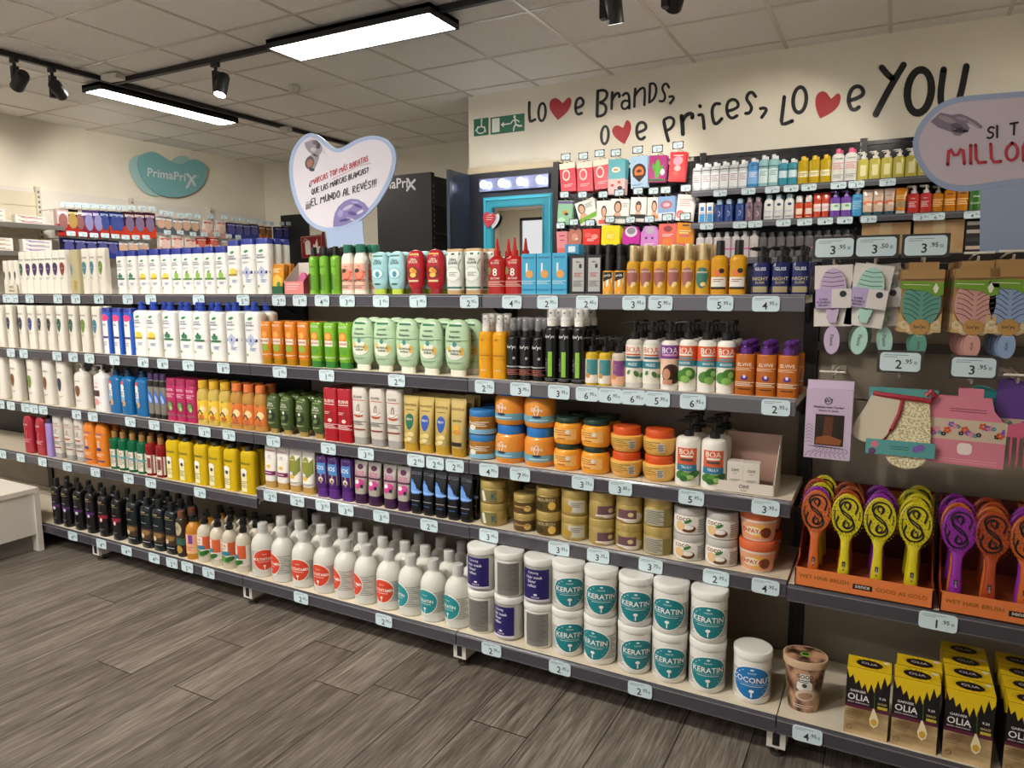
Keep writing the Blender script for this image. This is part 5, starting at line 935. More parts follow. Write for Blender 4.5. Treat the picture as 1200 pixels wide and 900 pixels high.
s = MB(); s.box(-.05, .05, -.001, .001, 0, .05, '#ded4bd'); s.sec = [(0, .05, .001, 20), (.05, .05, .001, 20)]; s.txt(0, .035, .011, 'PACK', '#4a443a'); s.txt(0, .016, .009, 'REGALO', '#4a443a'); o = s.obj('shelf_card'); o.location = (at_shelf(14, .1, z, .02), .101, z); tag(o, 'small cream promotional card before the leftmost white bottles', 'card')
# blue box lying above the blue cartons
kd('loose_blue', 'x', 'box', .05, .045, .032, 'box', 30, '#3a9cc8', dec=[('r', 0, .5, .5, .6, '#e6eef0')])
place('loose_blue', at_shelf(667, .2, z+.12), .245, ZS[1]+H('blue_box')+.001, 0, 'blue carton lying on top of the standing blue cartons', None)
# OH! counter display on the middle shelf
z = ZS[3]; y = .075; x = at_shelf(877, y, z, .06)
e = empty('display_tray', (x, y, z), 0, 'open cardboard counter display with two small cartons beside big pump bottles', 'display tray')
s = MB(); W_, D_ = .155, .12; s.box(-W_/2, W_/2, -D_/2, D_/2, 0, t, '#d9d0c4'); s.box(-W_/2, W_/2, -D_/2, -D_/2+t, 0, .032, '#d9d0c4')
s.box(-W_/2, W_/2, D_/2-t, D_/2, 0, .15, '#b08f80')
for sx in (-1, 1): s.prism([(-D_/2, 0), (D_/2, 0), (D_/2, .15), (D_/2-.02, .148), (-D_/2, .034)], sx*W_/2-.001, sx*W_/2+.001, '#cfc3b6', lambda u, v, t2: (t2, u, v))
s.sec = [(0, W_/2, D_/2, 30), (.2, W_/2, D_/2, 30)]; s.txt(0, .02, .011, 'OH!', '#3a3632'); s.txt(0, .009, .005, 'my hair', '#3a3632'); s.obj('tray', e)
kd('oh_box', 'small white serum carton', 'box', .043, .038, .082, 'box', 30, '#ddd6ca', dec=[('t', 0, .72, .1, 'OH!', '#3a3632', .6), ('t', 0, .6, .04, 'my hair', '#3a3632', .5), ('t', 0, .3, .12, '11', '#8a8378', .4), ('l', 0, .3, .6, .25, 4, '#a69f92')])
for i, px in enumerate((862, 881)): place('oh_box', at_shelf(px, .045, z, .05), .045, z+.003, .1, 'small white serum carton in the cardboard display, %s one' % ('left', 'right')[i], 'serum cartons in the display')
# big brown tub
z = .13
brown = noisemat('nut_photo_print', '#3c2014', '#c99c7c', 30, .4, stretch=(1, 1, .6), detail=2, lo=.38, hi=.6)
x = at_shelf(942, -.01, z, .07); e = empty('mask_tub', (x, -.005, z), .12, 'brown nut-patterned tub with cream rim standing at the bay joint', 'tub')
s = MB(); s.sec = [(0, .038, .034, 2.2), (.135, .052, .045, 2.2)]; s.loft([(0, .037, .033, 2.2), (.002, .038, .034, 2.2), (.13, .052, .045, 2.2)], brown, 36); s.obj('tub_body', e)
s = MB(); s.sec = [(0, .038, .034, 2.2), (.135, .052, .045, 2.2)]; s.grid(.0, .096, .044, .034, '#ece8e0'); s.ell(0, .078, .044, .034, '#ece8e0'); s.txt(0, .1055, .0125, 'GOOD', '#1c1a18', .041); s.lines(0, .092, .03, .01, 2, '#4a4642'); s.ell(0, .08, .012, .012, '#4a4642'); s.ell(.003, .052, .05, .034, '#d8c4b0', .2); s.ell(.003, .05, .036, .02, '#b08a70', .2); s.lines(0, .018, .05, .012, 2, '#e0cdbb'); s.obj('label_print', e)
s = MB(); s.loft([(.128, .055, .048, 2.2), (.146, .0565, .0495, 2.2), (.148, .0555, .0485, 2.2)], '#c9ab8c', 36); s.loft([(.1478, .052, .045, 2.2), (.1484, .0515, .0445, 2.2)], brown, 36); s.loft([(.1483, .014, .012, 2), (.1488, .0135, .0115, 2)], '#7fae3a', 20); s.loft([(.1487, .009, .008, 2), (.1491, .0085, .0075, 2)], '#2f4a1c', 20); s.obj('lid', e)
# yellow-topped hair colour boxes
hairm = noisemat('blonde_hair_print', '#8a6d46', '#d9bd8c', 9, .5, stretch=(1, 1, 2.5), detail=2)
def oliabox():
    w, d, h = .098, .062, .179; s = MB(); s.box(-w/2, w/2, -d/2, d/2, 0, h, '#151214:p'); P = MB(); y = -d/2-.0004
    def q(pts, c, k=0): P.add([(a*w, y-.0003*k, b*h) for a, b in pts], [tuple(range(len(pts)))], c)
    q([(-.5, 0), (.5, 0), (.5, .42), (-.5, .42)], hairm)
    q([(-.5, .4), (.5, .4), (.5, .45), (-.5, .45)], '#5a1f3a', 1)
    # petals
    pts = [(-.5, 1), (.5, 1)]; n = 7
    low = [.83, .76, .70, .66, .68, .75, .82]
    fr = [(.5, .9)]
    for i in range(n):
        xr = .5-(i+.5)/n; fr += [(xr, low[n-1-i] if i % 1 == 0 else .8), (.5-(i+1)/n, low[n-1-i]+.13)]
    q([(-.5, 1)]+[(a, b) for a, b in reversed(fr)]+[(.5, 1)], '#e8c41c', 2)
    P.add([(-w/2, -d/2, h+.0004), (w/2, -d/2, h+.0004), (w/2, d/2, h+.0004), (-w/2, d/2, h+.0004)], [(0, 1, 2, 3)], '#e8c41c')
    for sx in (-1, 1): P.add([(sx*(w/2+.0004), -d/2, h), (sx*(w/2+.0004), d/2, h), (sx*(w/2+.0004), d/2, h*.8), (sx*(w/2+.0004), 0, h*.74), (sx*(w/2+.0004), -d/2, h*.84)], [(0, 1, 2, 3, 4)], '#e8c41c')
    for i in range(16):
        a = i*2*PI/16+.1; c0 = (math.cos(a), math.sin(a)); P.add([(c0[0]*.028, c0[1]*.019, h+.0007), (c0[0]*.044, c0[1]*.028, h+.0007), (c0[0]*.028+.003, c0[1]*.019+.002, h+.0007)], [(0, 1, 2)], '#6a4a1a')
    P.add([(a, b, h+.001) for a, b in ell_pts(0, -.002, .03, .02, 0, 24)], [tuple(range(24))], '#1c1214')
    vs, fs, asp = text_tris('OLIA'); P.add([(a*.012, b*.011-.001, h+.0014) for a, b in vs], fs, '#d9c9cf')
    P.add([(a, b, h+.001) for a, b in ell_pts(.038, .02, .008, .006, 0, 14)], [tuple(range(14))], '#e6dccb')
    def t(tx, cx, cz, hh, c, wm=.9, k=3):
        vs, fs, asp = text_tris(tx); sx = min(hh*h, wm*w/asp); P.add([(cx*w+a*sx, y-.0003*k, cz*h+b*hh*h) for a, b in vs], fs, c)
    t('GARNIER', -.22, .655, .035, '#e9e4e0', .42, 4); t('OLIA', -.2, .565, .095, '#e9e6e4', .5, 4); t('SENZA AMMONIACA', -.2, .485, .022, '#d9c0cc', .5, 4); t('9.30', .34, .62, .035, '#e9e4e0', .2, 4); t('GOLD', .34, .54, .03, '#d9c58a', .26, 4); q([(.24, .46), (.46, .46), (.46, .5), (.24, .5)], '#c9b23a', 4)
    q([(.14, .45), (.1, .35), (.07, .28), (.1, .2), (.18, .16), (.26, .2), (.29, .28), (.24, .36), (.17, .45)], '#efe0b4', 4); q([(a, b) for a, b in ell_pts(.18, .25, .07, .05, 0, 14)], '#d9a93a', 5); q([(.165, .45), (.175, .45), (.16, .76), (.15, .76)], '#5a7a2a', 5)
    for i in range(5): q([(-.45, .36-i*.03), (-.05-.03*i, .36-i*.03), (-.05-.03*i, .365-i*.03), (-.45, .365-i*.03)], '#4a3a28', 4)
    V, F = stroke_tris(ell_pts(-.38*w, .1*h, .006, .006, 0, 14), .0009, closed=True); P.add([(a, y-.0015, b) for a, b in V], F, '#3a2c1c')
    return s.mesh('hair_colour_box'), P.mesh('hair_colour_print')
ob, op = oliabox()
def olia(x, y, z, rz, label):
    e = empty('hair_colour_box', (x, y, z), rz, label, 'box', 'yellow-topped hair colour boxes on the bottom shelf')
    for nm, me in (('carton', ob), ('printed_panel', op)): o = bpy.data.objects.new(nm, me); COL.objects.link(o); o.parent = e
y0 = YF_[5]+.014+.031; cols = [3.209, 3.314, 3.424, 3.545]; deep = [1, 2, 4, 4]
for c, (x, n) in enumerate(zip(cols, deep)):
    for r in range(n):
        olia(x+(.006*r if c == 1 else 0), y0+r*.0655, .13, .0, 'black box with yellow flower top, %s column, %s' % (ordw(c, 4), ['front row', 'second row', 'third row', 'back row'][r]))
# ------------------------------------------------------------------ brush displays
def brush_protos(c, cd):
    A = []
    s = MB(); hw, hh, t = .037, .056, .004
    n = 30; ring = ell_pts(0, 0, hw, hh, 0, n); inn = ell_pts(0, 0, hw-.004, hh-.004, 0, n)
    V = [(x, -t, z) for x, z in ring]+[(x, t, z) for x, z in ring]+[(x*.985, -t-.001, z*.985) for x, z in inn]+[(x, t, z) for x, z in inn]
    F = []
    for i in range(n):
        j = (i+1) % n; F += [(i, n+i, n+j, j), (i, j, 2*n+j, 2*n+i), (n+i, 3*n+i, 3*n+j, n+j), (2*n+i, 2*n+j, 3*n+j, 3*n+i)]
    s.add(V, F, c)
    s.prism(inn, -.0035, .002, c, lambda u, v, w: (u, w, v))
    def slot(pts, w):
        V2, F2 = stroke_tris(smooth_pts(pts, 2), w); s.add([(x, -.0056, z) for x, z in V2], F2, cd); s.add([(x, .0026, z) for x, z in V2], [f[::-1] for f in F2], cd)
    SA = [(.02, .006), (.026, .026), (.014, .043), (-.006, .045), (-.02, .033), (-.017, .016), (-.002, .005), (.013, -.006), (.017, -.022), (.008, -.035), (-.004, -.035), (-.009, -.024), (-.002, -.014)]
    for sg_ in (1, -1): slot([(x*sg_, z*sg_) for x, z in SA], .0042); slot([(x*sg_, z*sg_) for x, z in [(-.002, .018), (-.008, .026), (-.002, .034), (.006, .03), (.004, .02)]], .003)
    slot([(-.028, .01), (-.03, -.01), (-.022, -.034), (-.01, -.046)], .002); slot([(.028, -.01), (.031, .0), (.03, .012)], .002)
    A.append(('lattice_head', s.mesh('brush_head')))
    s = MB(); random.seed(3)
    P = []
    for k, m in ((.96, 34), (.79, 26), (.56, 18), (.36, 12), (.16, 6)):
        P += ell_pts(0, 0, hw*k, hh*k, .1*k, m)
    for x, z in P:
        ox, oz = (x*.12, z*.08)
        s.add([(x-.0007, -.004, z), (x+.0007, -.004, z), (x, -.004, z+.0009), (x+ox, -.0125, z+oz)], [(0, 1, 3), (1, 2, 3), (2, 0, 3)], cd); q = .0013; s.add([(x+ox-q, -.0125, z+oz), (x+ox, -.0125, z+oz-q), (x+ox+q, -.0125, z+oz), (x+ox, -.0125, z+oz+q), (x+ox, -.0142, z+oz), (x+ox, -.0112, z+oz)], [(0, 1, 4), (1, 2, 4), (2, 3, 4), (3, 0, 4), (1, 0, 5), (2, 1, 5), (3, 2, 5), (0, 3, 5)], cd if (x/hw)**2+(z/hh)**2 < .8 else c)  # shade between the bristles is put into their dark colour
    A.append(('bristles', s.mesh('brush_bristles')))
    s = MB(); s.loft([(-.17, .0125, .007, 2.4), (-.168, .0145, .008, 2.4), (-.14, .0135, .0085, 2.4), (-.1, .0105, .008, 2.4), (-.07, .011, .007, 2.4), (-.056, .016, .005, 2.6), (-.05, .02, .004, 2.6)], c, 20); A.append(('handle', s.mesh('brush_handle')))
    s = MB(); s.sec = [(-.17, .0125, .0075, 2.4), (-.05, .0125, .0085, 2.4)]; s.grid(0, -.135, .008, .024, '#161314', 3, 2); s.txt(0, -.135, .0035, 'sence', '#b9a9a9', None, PI/2); A.append(('brand_patch', s.mesh('brush_patch')))
    return A
BR = {k: brush_protos(*v) for k, v in dict(yellow=('#cfc01e:g', '#1f1c08'), orange=('#c9652c:g', '#1c0d08'), purple=('#8f2a9c:g', '#1c0a20'), copper=('#a8431f:g', '#180a08')).items()}
def put_brush(c, x, y, z, label, rz=0, rx=-.08, ry=0):
    e = empty('hair_brush', (x, y, z), rz, label, 'hair brush', 'vented oval hair brushes in the orange displays'); e.rotation_euler = (rx, ry, rz)
    for nm, me in BR[c]: o = bpy.data.objects.new(nm, me); COL.objects.link(o); o.parent = e
ZB = .4635
orangec, redc = '#c05a28', '#5a1c18'
def brush_tray(x0, x1, label, cut=None):
    e = empty('brush_display', ((x0+x1)/2, .1, ZB), 0, label, 'display tray', 'orange counter displays with hair brushes')
    hw = (x1-x0)/2; s = MB(); t = .003; yf, yb = -.098, .155
    s.box(-hw, hw, yf, yb, 0, t, orangec); s.box(-hw, hw, yf, yf+t, 0, .052, '#de7a3e'); s.box(-hw, hw, yf+t, yb, .028, .03, '#a8552e')
    for sx in (-1, 1): s.prism([(yf, 0), (yb, 0), (yb, .23), (yb-.01, .23), (yf+.07, .055), (yf, .05)], sx*(hw-t/2)-t/2, sx*(hw-t/2)+t/2, '#a83a1c', lambda u, v, w: (w, u, v))
    s.obj('tray', e)
    s = MB(); s.box(-hw, hw, yb-t, yb, 0, .235, redc); s.obj('back_card', e)
    s = MB(); s.sec = [(0, hw, -yb+t, 40), (.3, hw, -yb+t, 40)]
    P = MB(); y = yb-t-.001
    for pts, w in (([(-.12, .225), (-.135, .2), (-.11, .19), (-.095, .17), (-.12, .15)], .009), ([(-.05, .235), (-.07, .2), (-.04, .18), (-.01, .2), (-.03, .235)], .007), ([(.02, .235), (.02, .19)], .012)):
        V, F = stroke_tris(smooth_pts(pts, 2), w); P.add([(a, y, b) for a, b in V], F, '#b0602e')
    P.box(.045, .07+.03, y-.001, y+.0005, .1, .225, '#b5642c')
    for i in range(4): V, F = stroke_tris(ell_pts(.085, .2, .006+.004*i, .006+.004*i, 0, 16), .0015, closed=True); P.add([(a, y-.0016, b) for a, b in V], F, '#5a1f4a' if i % 2 else '#d9a13a')
    P.box(-.005, .04, y-.003, y-.002, .2, .212, '#120c0c'); P.obj('back_print', e)
    P = MB(); y = yf-.0006
    def t2(tx, cx, cz, hh, c, k=0):
        vs, fs, asp = text_tris(tx); P.add([(cx+a*hh, y-k*.0003, cz+b*hh) for a, b in vs], fs, c)
    t2('WET HAIR BRUSH', -hw*.56, .03, .011, '#8f5a1c'); t2('GOOD AS GOLD', hw*.56, .026, .011, '#8f5a1c'); P.add([(-.02, y, .018), (.025, y, .018), (.025, y, .032), (-.02, y, .032)], [(0, 1, 2, 3)], '#120c0c'); t2('sence', .0025, .0255, .0075, '#d9c9b9', 2); P.obj('front_print', e)
brush_tray(3.018, 3.338, 'orange brush display reading WET HAIR BRUSH, left of the two'); brush_tray(3.352, 3.672, 'orange brush display cut off by the right edge, right of the two')
zb = ZB+.03+.17
def brow(px, colors, nm, yf=.022, dz=0):
    x = Xat(px, yf, zb)
    for r, c in enumerate(colors):
        put_brush(c, x+.002*r*(-1 if r % 2 else 1), yf+.028*r+.02, zb+.0+.004*r+dz, '%s oval hair brush, %s, %s column' % (c, ['front', 'second back', 'third back', 'fourth back', 'rearmost'][r], nm))
brow(956, ['orange', 'purple', 'yellow', 'copper', 'yellow'], 'leftmost'); brow(992, ['yellow', 'copper', 'orange', 'copper'], 'second'); brow(1031, ['yellow', 'purple', 'purple', 'purple'], 'third'); brow(1073, ['yellow', 'yellow', 'yellow', 'yellow', 'yellow'], 'fourth')
brow(1125, ['purple', 'orange', 'purple', 'purple'], 'fifth'); brow(1165, ['copper', 'orange', 'copper', 'copper'], 'sixth'); brow(1207, ['orange', 'purple', 'purple'], 'rightmost')
# ------------------------------------------------------------------ hooks with brushes and accessories
def hook(x, z, y0, L, label, price=None, w=.088, h=.046, cat='hook', grp='chrome display hooks of the brush bay', tagmesh_=None):
    e = empty('display_hook', (x, y0, z), 0, label, cat, grp)
    s = MB(); s.tube([(0, 0, 0), (0, -L, .002), (0, -L-.006, .012)], .0028, '#cfc6b8:s', 8); s.box(-.02, .02, -.001, .004, -.012, .012, '#cfc6b8:s'); s.tube([(0, 0, .012), (0, -L*.5, .02), (0, -L-.012, .02)], .0022, '#cfc6b8:s', 6); s.tube([(-.03, -L-.012, .02), (.03, -L-.012, .02)], .003, '#e4dccd', 6); s.obj('rod', e)
    if price: o = bpy.data.objects.new('price_tag', tagmesh(price, w, h, True)); COL.objects.link(o); o.parent = e; o.location = (0, -L-.014, .02+h*.45)
    return e
def hpos(px, py, y): p = onY(px, py, y); return p.x, p.z
YH = .04
def bay_hook(px, py, price, nm):
    x, z = hpos(px, py, YH-.02); L = BACK-YH
    return x, z, hook(x, z-.02, BACK-.002, L, 'display hook %s' % nm, price)
s = MB(); s.box(3.02, 3.98, BACK-.028, BACK-.006, 1.318, 1.342, '#2a2827:s'); s.box(3.02, 3.98, BACK-.028, BACK-.006, 1.075, 1.1, '#4a443e'); tag(s.obj('hook_rail'), 'dark horizontal hook rails across the brush bay', 'rail')
s = MB(); s.box(3.022, 3.978, BACK+.0498, BACK+.25, 1.18, 1.29, '#ddd3c3'); tag(s.obj('rear_ledge'), 'pale ledge behind the hanging brushes at the gondola top', 'ledge')
x1, z1, _ = bay_hook(977, 300, '3.95', 'reading 3.95 above the lilac brush'); x2, z2, _ = bay_hook(1026, 299, '3.50', 'reading 3.50 above the mint brush'); x3, z3, _ = bay_hook(1084, 298, '3.95', 'reading 3.95 above the teal lattice brush')
x9, z9, _ = bay_hook(1195, 440, None, 'holding the purple accessory cards')
x4, z4, _ = bay_hook(1148, 296, None, 'with a bare T end above the pink brush'); x5, z5, _ = bay_hook(1190, 294, None, 'with a bare T end above the blue brush')
x6, z6, _ = bay_hook(975, 436, None, 'with a bare T end above the lilac curler box'); x7, z7, _ = bay_hook(1054, 434, '2.95', 'reading 2.95 above the exfoliating mitt'); x8, z8, _ = bay_hook(1140, 441, '3.95', 'reading 3.95 above the pink floral card')
def flexpack(c, cd, band):
    P = []; w, h = .088, .155
    me = sachet_mesh('pack_card', w, h, '#ddd6cf', [('p', [(-.16, -.84), (.16, -.84), (.1, -.94), (-.1, -.94)], '#2c2826')], th=.002); P.append(('backing_card', me))
    s = MB(); s.prism(ell_pts(0, -.06, .031, .052, 0, 26), .002, .012, c, lambda u, v, t: (u, -t, v)); s.prism([(-.018, -.1), (.018, -.1), (.009, -.145), (-.009, -.145)], .002, .011, c, lambda u, v, t: (u, -t, v))
    for i in range(9):
        zz = -.02-.011*i; hw = .026*math.sqrt(max(.05, 1-((zz+.06)/.055)**2)); V, F = stroke_tris([(-hw, zz+.002), (0, zz-.001 if i < 4 else zz-.004), (hw, zz+.002)], .0016); s.add([(a, -.0125, b) for a, b in V], F, cd)
    for i in range(60):
        a = i*2.4; r = math.sqrt(i/60)*.9; xx = .028*r*math.cos(a); zz = -.06+.048*r*math.sin(a); s.add([(xx-.0008, -.012, zz), (xx+.0008, -.012, zz), (xx, -.02, zz+.0005)], [(0, 1, 2)], c)
    P.append(('brush_head', s.mesh('flex_head')))
    s = MB(); s.prism([(a, -.19+b) for a, b in ell_pts(0, 0, .0185, .036, 0, 24)], .0, .012, c, lambda u, v, t: (u, -t, v)); vs, fs, asp = text_tris('Flexie'); s.add([(y_*.009, -.0124, -.19-x_*.009) for x_, y_ in vs], fs, '#5a5a62'); P.append(('handle', s.mesh('flex_handle')))
    s = MB(); s.box(-.043, .043, -.0165, -.0135, -.108, -.06, band); s.box(-.002, .043, -.0172, -.0165, -.108, -.06, '#d9d2cf'); s.box(-.043, -.04, -.0165, 0, -.108, -.06, band); s.box(.04, .043, -.0165, 0, -.108, -.06, '#d9d2cf'); s.prism(ell_pts(.024, -.073, .008, .008, 0, 18), .0173, .0178, '#26242c', lambda u, v, t: (u, -t, v))
    for k, tx in enumerate(('SUPER', 'FLEXIBLE', 'BRUSH')): vs, fs, asp = text_tris(tx); s.add([(-.021+a*.0055, -.0172, -.086-.0075*k+b*.005) for a, b in vs], fs, '#2c2a44')
    P.append(('paper_band', s.mesh('flex_band'))); return P
def hang(P, nm, x, y, z, label, cat, grp=None, ry=0, rz=0):
    e = empty(nm, (x, y, z), rz, label, cat, grp); e.rotation_euler = (0, ry, rz)
    for n_, me in P: o = bpy.data.objects.new(n_, me); COL.objects.link(o); o.parent = e
    return e
fl, fm = flexpack('#c4aecb', '#5a4468', '#b9a6cf'), flexpack('#aed6c8', '#3f6a60', '#b9a6cf')
for r in range(2): hang(fl, 'packaged_brush', x1, YH+.03*r, z1-.022, 'lilac flexible brush on white card, %s on its hook' % ('front one' if not r else 'behind the first'), 'hair brush', 'lilac brushes on the first hook', ry=-.03)
for r, a in enumerate((.13, -.1, .02, .2)): hang(fm, 'packaged_brush', x2+(0, .012, -.03, .02)[r], YH+.03*r, z2-.022, 'mint flexible brush on white card, %s on its hook' % ['front one', 'second', 'third', 'fourth'][r], 'hair brush', 'mint brushes on the second hook', ry=a)
def lovpack(c, cd):
    P = []; w, h = .088, .19
    s = MB(); s.prism([(-.032, 0), (.032, 0), (.032, -.02), (.044, -.02), (.044, -.165), (.02, -.175), (-.02, -.175), (-.044, -.165), (-.044, -.02), (-.032, -.02)], -.001, .004, '#a98450', lambda u, v, t: (u, -t, v))
    s.box(-.044, .044, -.02, -.004, -.04, -.018, '#a98450'); P.append(('kraft_card', s.mesh('kraft_card')))
    s = MB(); s.prism([(a, -.098+b) for a, b in ell_pts(0, 0, .041, .058, 0, 28)], .004, .012, c, lambda u, v, t: (u, -t, v))
    for i in range(7):
        zz = -.062-.012*i
        for sx in (-1, 1): V, F = stroke_tris(smooth_pts([(sx*.036, zz+.012), (sx*.02, zz+.008), (sx*.004, zz-.006)], 1), .0016); s.add([(a, -.0124, b) for a, b in V], F, cd)
    for i in range(90):
        a = i*2.4; r = math.sqrt(i/90)*.93; xx = .038*r*math.cos(a); zz = -.098+.054*r*math.sin(a); s.add([(xx-.001, -.012, zz), (xx+.001, -.012, zz), (xx, -.019, zz)], [(0, 1, 2)], cd)
    P.append(('brush_head', s.mesh('lattice_head')))
    s = MB(); s.prism([(-.044, -.022), (.044, -.022), (.044, -.062), (.02, -.066), (0, -.052), (-.044, -.045)], .0125, .0135, '#a98450', lambda u, v, t: (u, -t, v)); s.prism([(-.044, -.045), (0, -.045), (.044, -.05), (.044, -.078), (.03, -.082), (.01, -.07), (-.044, -.062)], .0135, .0145, '#6f9a2c', lambda u, v, t: (u, -t, v)); vs, fs, asp = text_tris("lov'yc"); s.add([(-.014+a*.014, -.0142, -.033+b*.014) for a, b in vs], fs, '#3a2416')
    s.prism([(.028, -.05), (.034, -.062), (.031, -.072), (.028, -.074), (.025, -.072), (.022, -.062)], .0146, .0149, '#e4e4cc', lambda u, v, t: (u, -t, v)); s.add([(-.04, -.0146, -.052), (.015, -.0146, -.054), (.015, -.0146, -.0555), (-.04, -.0146, -.0535)], [(0, 1, 2, 3)], '#dfe4c4'); P.append(('printed_header', s.mesh('header')))
    s = MB(); s.prism([(-.044, -.12), (-.03, -.145), (0, -.158), (.03, -.145), (.044, -.12), (.044, -.168), (-.044, -.168)], .0125, .0135, '#c9ab74', lambda u, v, t: (u, -t, v))
    for cx, cz in ((-.033, -.15), (.033, -.15), (-.018, -.163), (.018, -.163), (0, -.168)):
        for rr in (.009, .0055): V, F = stroke_tris(ell_pts(cx, cz, rr, rr, 0, 14), .0013, closed=True); s.add([(a, -.0138, b) for a, b in V], F, '#f0e4c8')
    s.prism([(a, -.155+b) for a, b in ell_pts(0, 0, .021, .019, 0, 22)], .0142, .016, '#b58a4c', lambda u, v, t: (u, -t, v)); vs, fs, asp = text_tris("lov'yc"); s.add([(a*.011, -.0163, -.155+b*.011) for a, b in vs], fs, '#3a2416'); P.append(('patterned_base', s.mesh('pattern')))
    s = MB(); s.prism([(a, -.198+b) for a, b in ell_pts(0, 0, .0175, .03, 0, 22)], 0, .013, c, lambda u, v, t: (u, -t, v)); vs, fs, asp = text_tris("lov'yc"); s.add([(y_*.009, -.0134, -.2-x_*.008) for x_, y_ in vs], fs, '#2c2c2c'); P.append(('handle', s.mesh('lov_handle')))
    return P
lv = {k: lovpack(*v) for k, v in dict(teal=('#5f9a8a', '#1c332e'), pink=('#d09a90', '#4a2a28'), blue=('#8fa6c8', '#1f2a44')).items()}
for nm, x, z, n in (('teal', x3, z3, 3), ('pink', x4, z4, 6), ('blue', x5, z5, 5)):
    for r in range(n): hang(lv[nm], 'packaged_brush', x-.004*r, YH+.024*r, z-.018, '%s lattice brush on kraft card, %s on its hook' % (nm, ['front one', 'second', 'third', 'fourth', 'fifth', 'sixth'][r]), 'hair brush', '%s lattice brushes on kraft cards' % nm)
# curler box
zz = z6-.02
s = MB(); h, w = .2, .108
s.box(-w/2, w/2, -.045, 0, -h, -.022, '#c4b0c8'); s.prism([(-w/2, -.022), (w/2, -.022), (w/2, .0), (-w/2, .0)], .02, .024, '#cbb9cf', lambda u, v, t: (u, -t, v))
P = [('carton', s.mesh('curler_carton'))]
s = MB(); y = -.0455
def ad(pts, c, k=0): s.add([(a, y-.0004*k, b) for a, b in pts], [tuple(range(len(pts)))], c)
ad([(-.03, -.165), (.037, -.165), (.037, -.085), (-.03, -.085)], '#22140e', 1); ad([(-.012, -.15), (.01, -.15), (.012, -.09), (-.008, -.09)], '#5a3018', 2); ad([(-.028, -.162), (.03, -.162), (.034, -.148), (.0, -.138), (-.026, -.145)], '#8a4e26', 3)
for i in range(9): V, F = stroke_tris(smooth_pts([(-.05+.012*i, -.196), (-.045+.01*i, -.185), (-.03+.01*i, -.18), (-.02+.008*i, -.17), (-.045+.004*i, -.168)], 2), .0009); s.add([(max(-w/2, min(w/2, a)), y-.0005, b) for a, b in V], F, '#2c2430')
for i in range(6): V, F = stroke_tris(smooth_pts([(-.052, -.12-.008*i), (-.044, -.11-.009*i), (-.034, -.12-.008*i)], 2), .0009); s.add([(a, y-.0005, b) for a, b in V], F, '#2c2430')
V, F = stroke_tris(ell_pts(-.002, -.05, .0085, .0085, 0, 20), .0016, closed=True); s.add([(a, y-.0006, b) for a, b in V], F, '#241c28')
for tx, cx, cz, hh, wm in (('W7', -.001, -.05, .009, .02), ('Heatless Hair Curler!', 0, -.066, .006, .085), ('Rizador de cabello', 0, -.075, .0045, .085)): vs, fs, asp = text_tris(tx); q = min(hh, wm/asp); s.add([(cx+a*q, y-.0007, cz+b*hh) for a, b in vs], fs, '#241c28')
P.append(('printed_panel', s.mesh('curler_print'))); hang(P, 'curler_box', x6, .03, zz, 'lilac heatless curler box with a dark window showing brown satin', 'box')
# exfoliating mitt
zz = z7-.045; knit = noisemat('loofah_weave', '#b5a674', '#e9e0bd', 260, .85, detail=1, lo=.4, hi=.55, bump=.5)
s = MB(); s.box(-.075, .075, -.004, 0, -.165, .0, '#559a98'); P = [('backing_card', s.mesh('mitt_card'))]
s = MB(); Rr = smooth_pts([(0, -.015), (.045, -.02), (.056, -.02), (.062, -.08), (.066, -.15), (.052, -.185), (.02, -.2), (-.018, -.19), (-.035, -.16), (-.04, -.13), (-.01, -.06), (0, -.015)], 2)[:-1]; s.prism(Rr, .004, .022, knit, lambda u, v, t: (u, -t, v)); P.append(('woven_face', s.mesh('mitt_face')))
s = MB(); Rr = smooth_pts([(-.068, -.018), (.0, -.02), (-.01, -.07), (-.03, -.12), (-.045, -.135), (-.075, -.14), (-.1, -.13), (-.112, -.112), (-.098, -.08), (-.082, -.05), (-.068, -.018)], 1)[:-1]; s.prism(Rr, .004, .024, '#cfc4ac', lambda u, v, t: (u, -t, v)); P.append(('linen_side', s.mesh('mitt_linen')))
s = MB(); s.tube([(-.066, -.02, -.014), (-.02, -.024, -.018), (.03, -.024, -.022), (.06, -.022, -.026), (.068, -.022, -.012), (.058, -.024, .0), (.048, -.024, -.012)], .0065, '#a3283a', 8); s.tube([(.0, -.023, -.02), (-.006, -.025, -.06), (-.02, -.025, -.1), (-.036, -.023, -.13)], .0045, '#a3283a', 8); P.append(('red_binding', s.mesh('mitt_binding')))
s = MB(); s.box(-.075, .075, -.028, -.025, -.165, -.128, '#559a98')
for cx, cz, c in ((-.055, -.14, '#d8788a'), (.035, -.145, '#7a5aa8'), (.045, -.14, '#7a5aa8'), (-.06, -.158, '#6a3a6a')):
    for k in range(5): s.add([(a, -.0284-.0002*k, b) for a, b in ell_pts(cx+.005*math.cos(k*1.256), cz+.005*math.sin(k*1.256), .004, .004, 0, 10)], [tuple(range(10))], c)
for k in range(2): s.add([(-.02, -.0285, -.143-.006*k), (.02, -.0285, -.143-.006*k), (.02, -.0285, -.1415-.006*k), (-.02, -.0285, -.1415-.006*k)], [(0, 1, 2, 3)], '#24403e')
for cz in (-.09, -.1, -.115): s.add([(a, -.0045, b) for a, b in ell_pts(.071, cz, .005, .006, 0, 10)], [tuple(range(10))], '#d8542c')
P.append(('paper_band', s.mesh('mitt_band'))); hang(P, 'exfoliating_mitt', x7+.012, .03, zz, 'linen and loofah exfoliating mitt with red binding on teal card', 'mitt')
